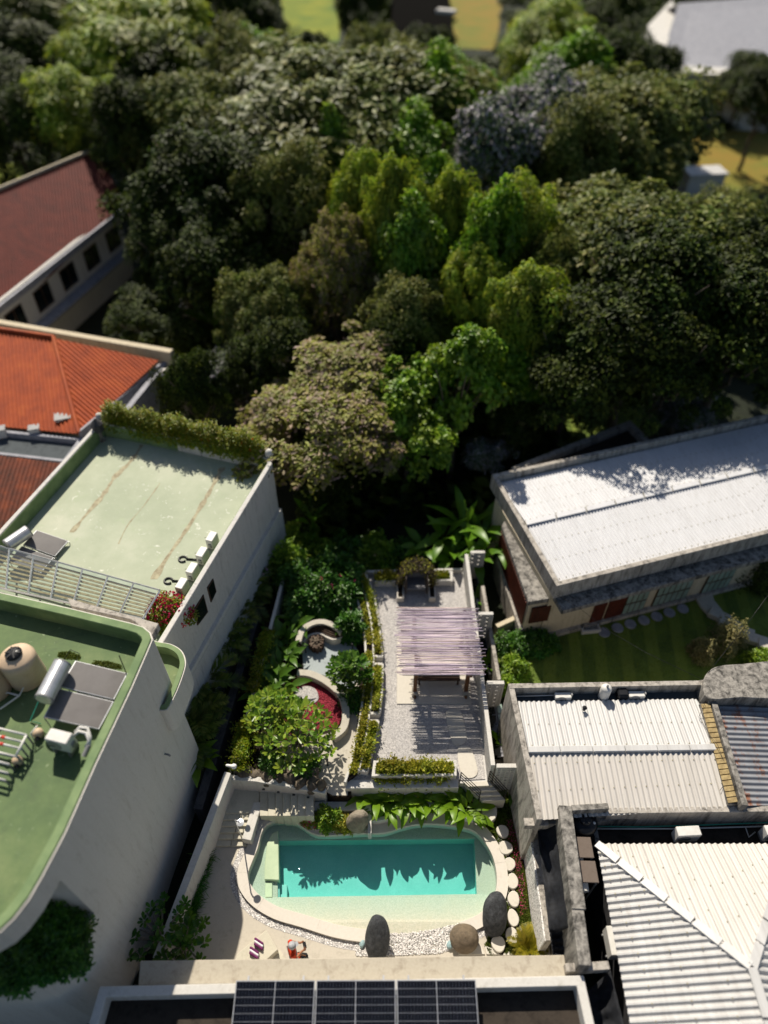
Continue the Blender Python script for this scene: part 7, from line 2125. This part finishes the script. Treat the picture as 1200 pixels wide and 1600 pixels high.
# far buildings
fh = thing('grey_roof_house', 'white house with a pale grey roof in the top right corner', 'house', at(1110, 110, 0))
fp = xy([(1030, 62), (1240, 40), (1240, 125), (1035, 108)], 5.0)
b = MB(); b.prism(fp, -.3, 4.9); b.build('wall', MT['grey_wall'], fh)
ridge = [at(1060, 5, 7.5), at(1260, -10, 7.5)]
b = MB(); b.slab([ridge[0], ridge[1], at(1250, 112, 4.9), at(1030, 100, 4.9)], .15); b.build('roof', MT['fascia'], fh)
b = MB(); b.slab([ridge[0], ridge[1], ridge[1] + Vector((0, 7, -2.4)), ridge[0] + Vector((0, 7, -2.4))], .15); b.build('roof', MT['white_sheet'], fh)
b = MB(); b.prism(xy([(1012, 40), (1050, 0), (1058, 20), (1036, 90)], 6.0), -.3, 6.0); b.build('gable_wall', MT['white_wall'], fh)
for k in range(4):
    c = at(1070 + 40 * k, 106, 3.0); b = MB(); b.box((c.x, min(p[1] for p in fp) - .02, 2.6), (1.4, .1, 1.5)); f = b.build('window', MT['dark_wood'], fh)
    b = MB(); b.box((c.x, min(p[1] for p in fp) - .08, 2.6), (1.2, .04, 1.3)); b.build('pane', MT['window_glass'], f)
sh2 = thing('white_shed', 'small white roofed shed beside the grey roofed house', 'shed', at(1008, 90, 0))
b = MB(); b.prism(xy([(990, 75), (1030, 72), (1030, 92), (992, 94)], 2.4), -.3, 2.3); b.build('wall', MT['grey_wall'], sh2)
b = MB(); b.slab(pts([(986, 70), (1034, 67), (1034, 92), (988, 95)], 2.5), .12); b.build('roof', MT['white_sheet'], sh2)
bt = thing('brick_terrace', 'reddish brick yard wall below the grey roofed house', 'wall', at(1060, 125, 0))
b = MB(); b.wall(at(1030, 122, 1.4), at(1100, 118, 1.4), .5, -.3, 1.4, 0); b.build('wall', MT['red_tile'], bt)
b = MB(); b.wall(at(1030, 121, 1.5), at(1100, 117, 1.5), .7, 1.4, 1.52, 0); b.build('coping', MT['orange_tile'], bt)
dk_ = thing('dark_roof_hut', 'dark steep-roofed hut at the top edge', 'hut', at(655, 70, 0))
q = [at(605, 80, 3.0), at(712, 72, 3.0)]
r1, r2 = at(615, -5, 7.0), at(700, -10, 7.0)
b = MB(); b.slab([r1, r2, q[1], q[0]], .3); b.build('roof', MT['dark_thatch'], dk_)
b = MB(); b.slab([r1, r2, r2 + Vector((1.5, 8, -4)), r1 + Vector((-1.5, 8, -4))], .3); b.build('roof', MT['dark_thatch'], dk_)
b = MB(); b.prism([tuple(p[:2]) for p in (q[0] + Vector((1, 1, 0)), q[1] + Vector((-1, 1, 0)), q[1] + Vector((-1, 8, 0)), q[0] + Vector((1, 8, 0)))], -.3, 3.4); b.build('wall', MT['cream_wall'], dk_)
b = MB(); b.box(at(690, 18, 6.2) + Vector((.6, 0, 0)), (2.6, 1.2, .5), -.4); b.build('ridge_vent', MT['white_wall'], dk_, bevel=.1)
p = at(293, 492, 0); t = thing('garden_statue', 'small white statue standing in the dark garden left of the trees', 'statue', p)
b = MB(); b.box(p + Vector((0, 0, .3)), (.7, .7, 1.2)); b.build('pedestal', MT['white_wall'], t, bevel=.03)
b = MB(); b.lathe([(.25, .9), (.3, 1.2), (.22, 1.6), (.3, 1.9), (.12, 2.1), (.18, 2.3), (.05, 2.5)], p, 14); b.build('figure', MT['white_wall'], t, True)
p = at(915, 642, GZ); t = thing('stone_table', 'round dark stone table on the shaded lawn behind the white roof', 'table', p)
b = MB(); b.lathe([(.9, .62), (.92, .7), (.85, .76)], p, 24); b.build('top', MT['fascia'], t)
b = MB(); b.lathe([(.4, 0), (.25, .2), (.25, .5), (.4, .62)], p, 16); b.build('foot', MT['old_concrete'], t)
c = at(1090, 303, 0); t = thing('white_van', 'white boxy shed roof at the edge of the ochre field', 'shed', c)
t.name = 'field_shed'
b = MB(); b.box(c + Vector((0, 0, 1.0)), (3.4, 1.8, 2.0), .1); b.build('wall', MT['grey_wall'], t)
b = MB(); b.box(c + Vector((0, 0, 2.1)), (3.8, 2.2, .2), .1); b.build('roof', MT['white_sheet'], t, bevel=.05)
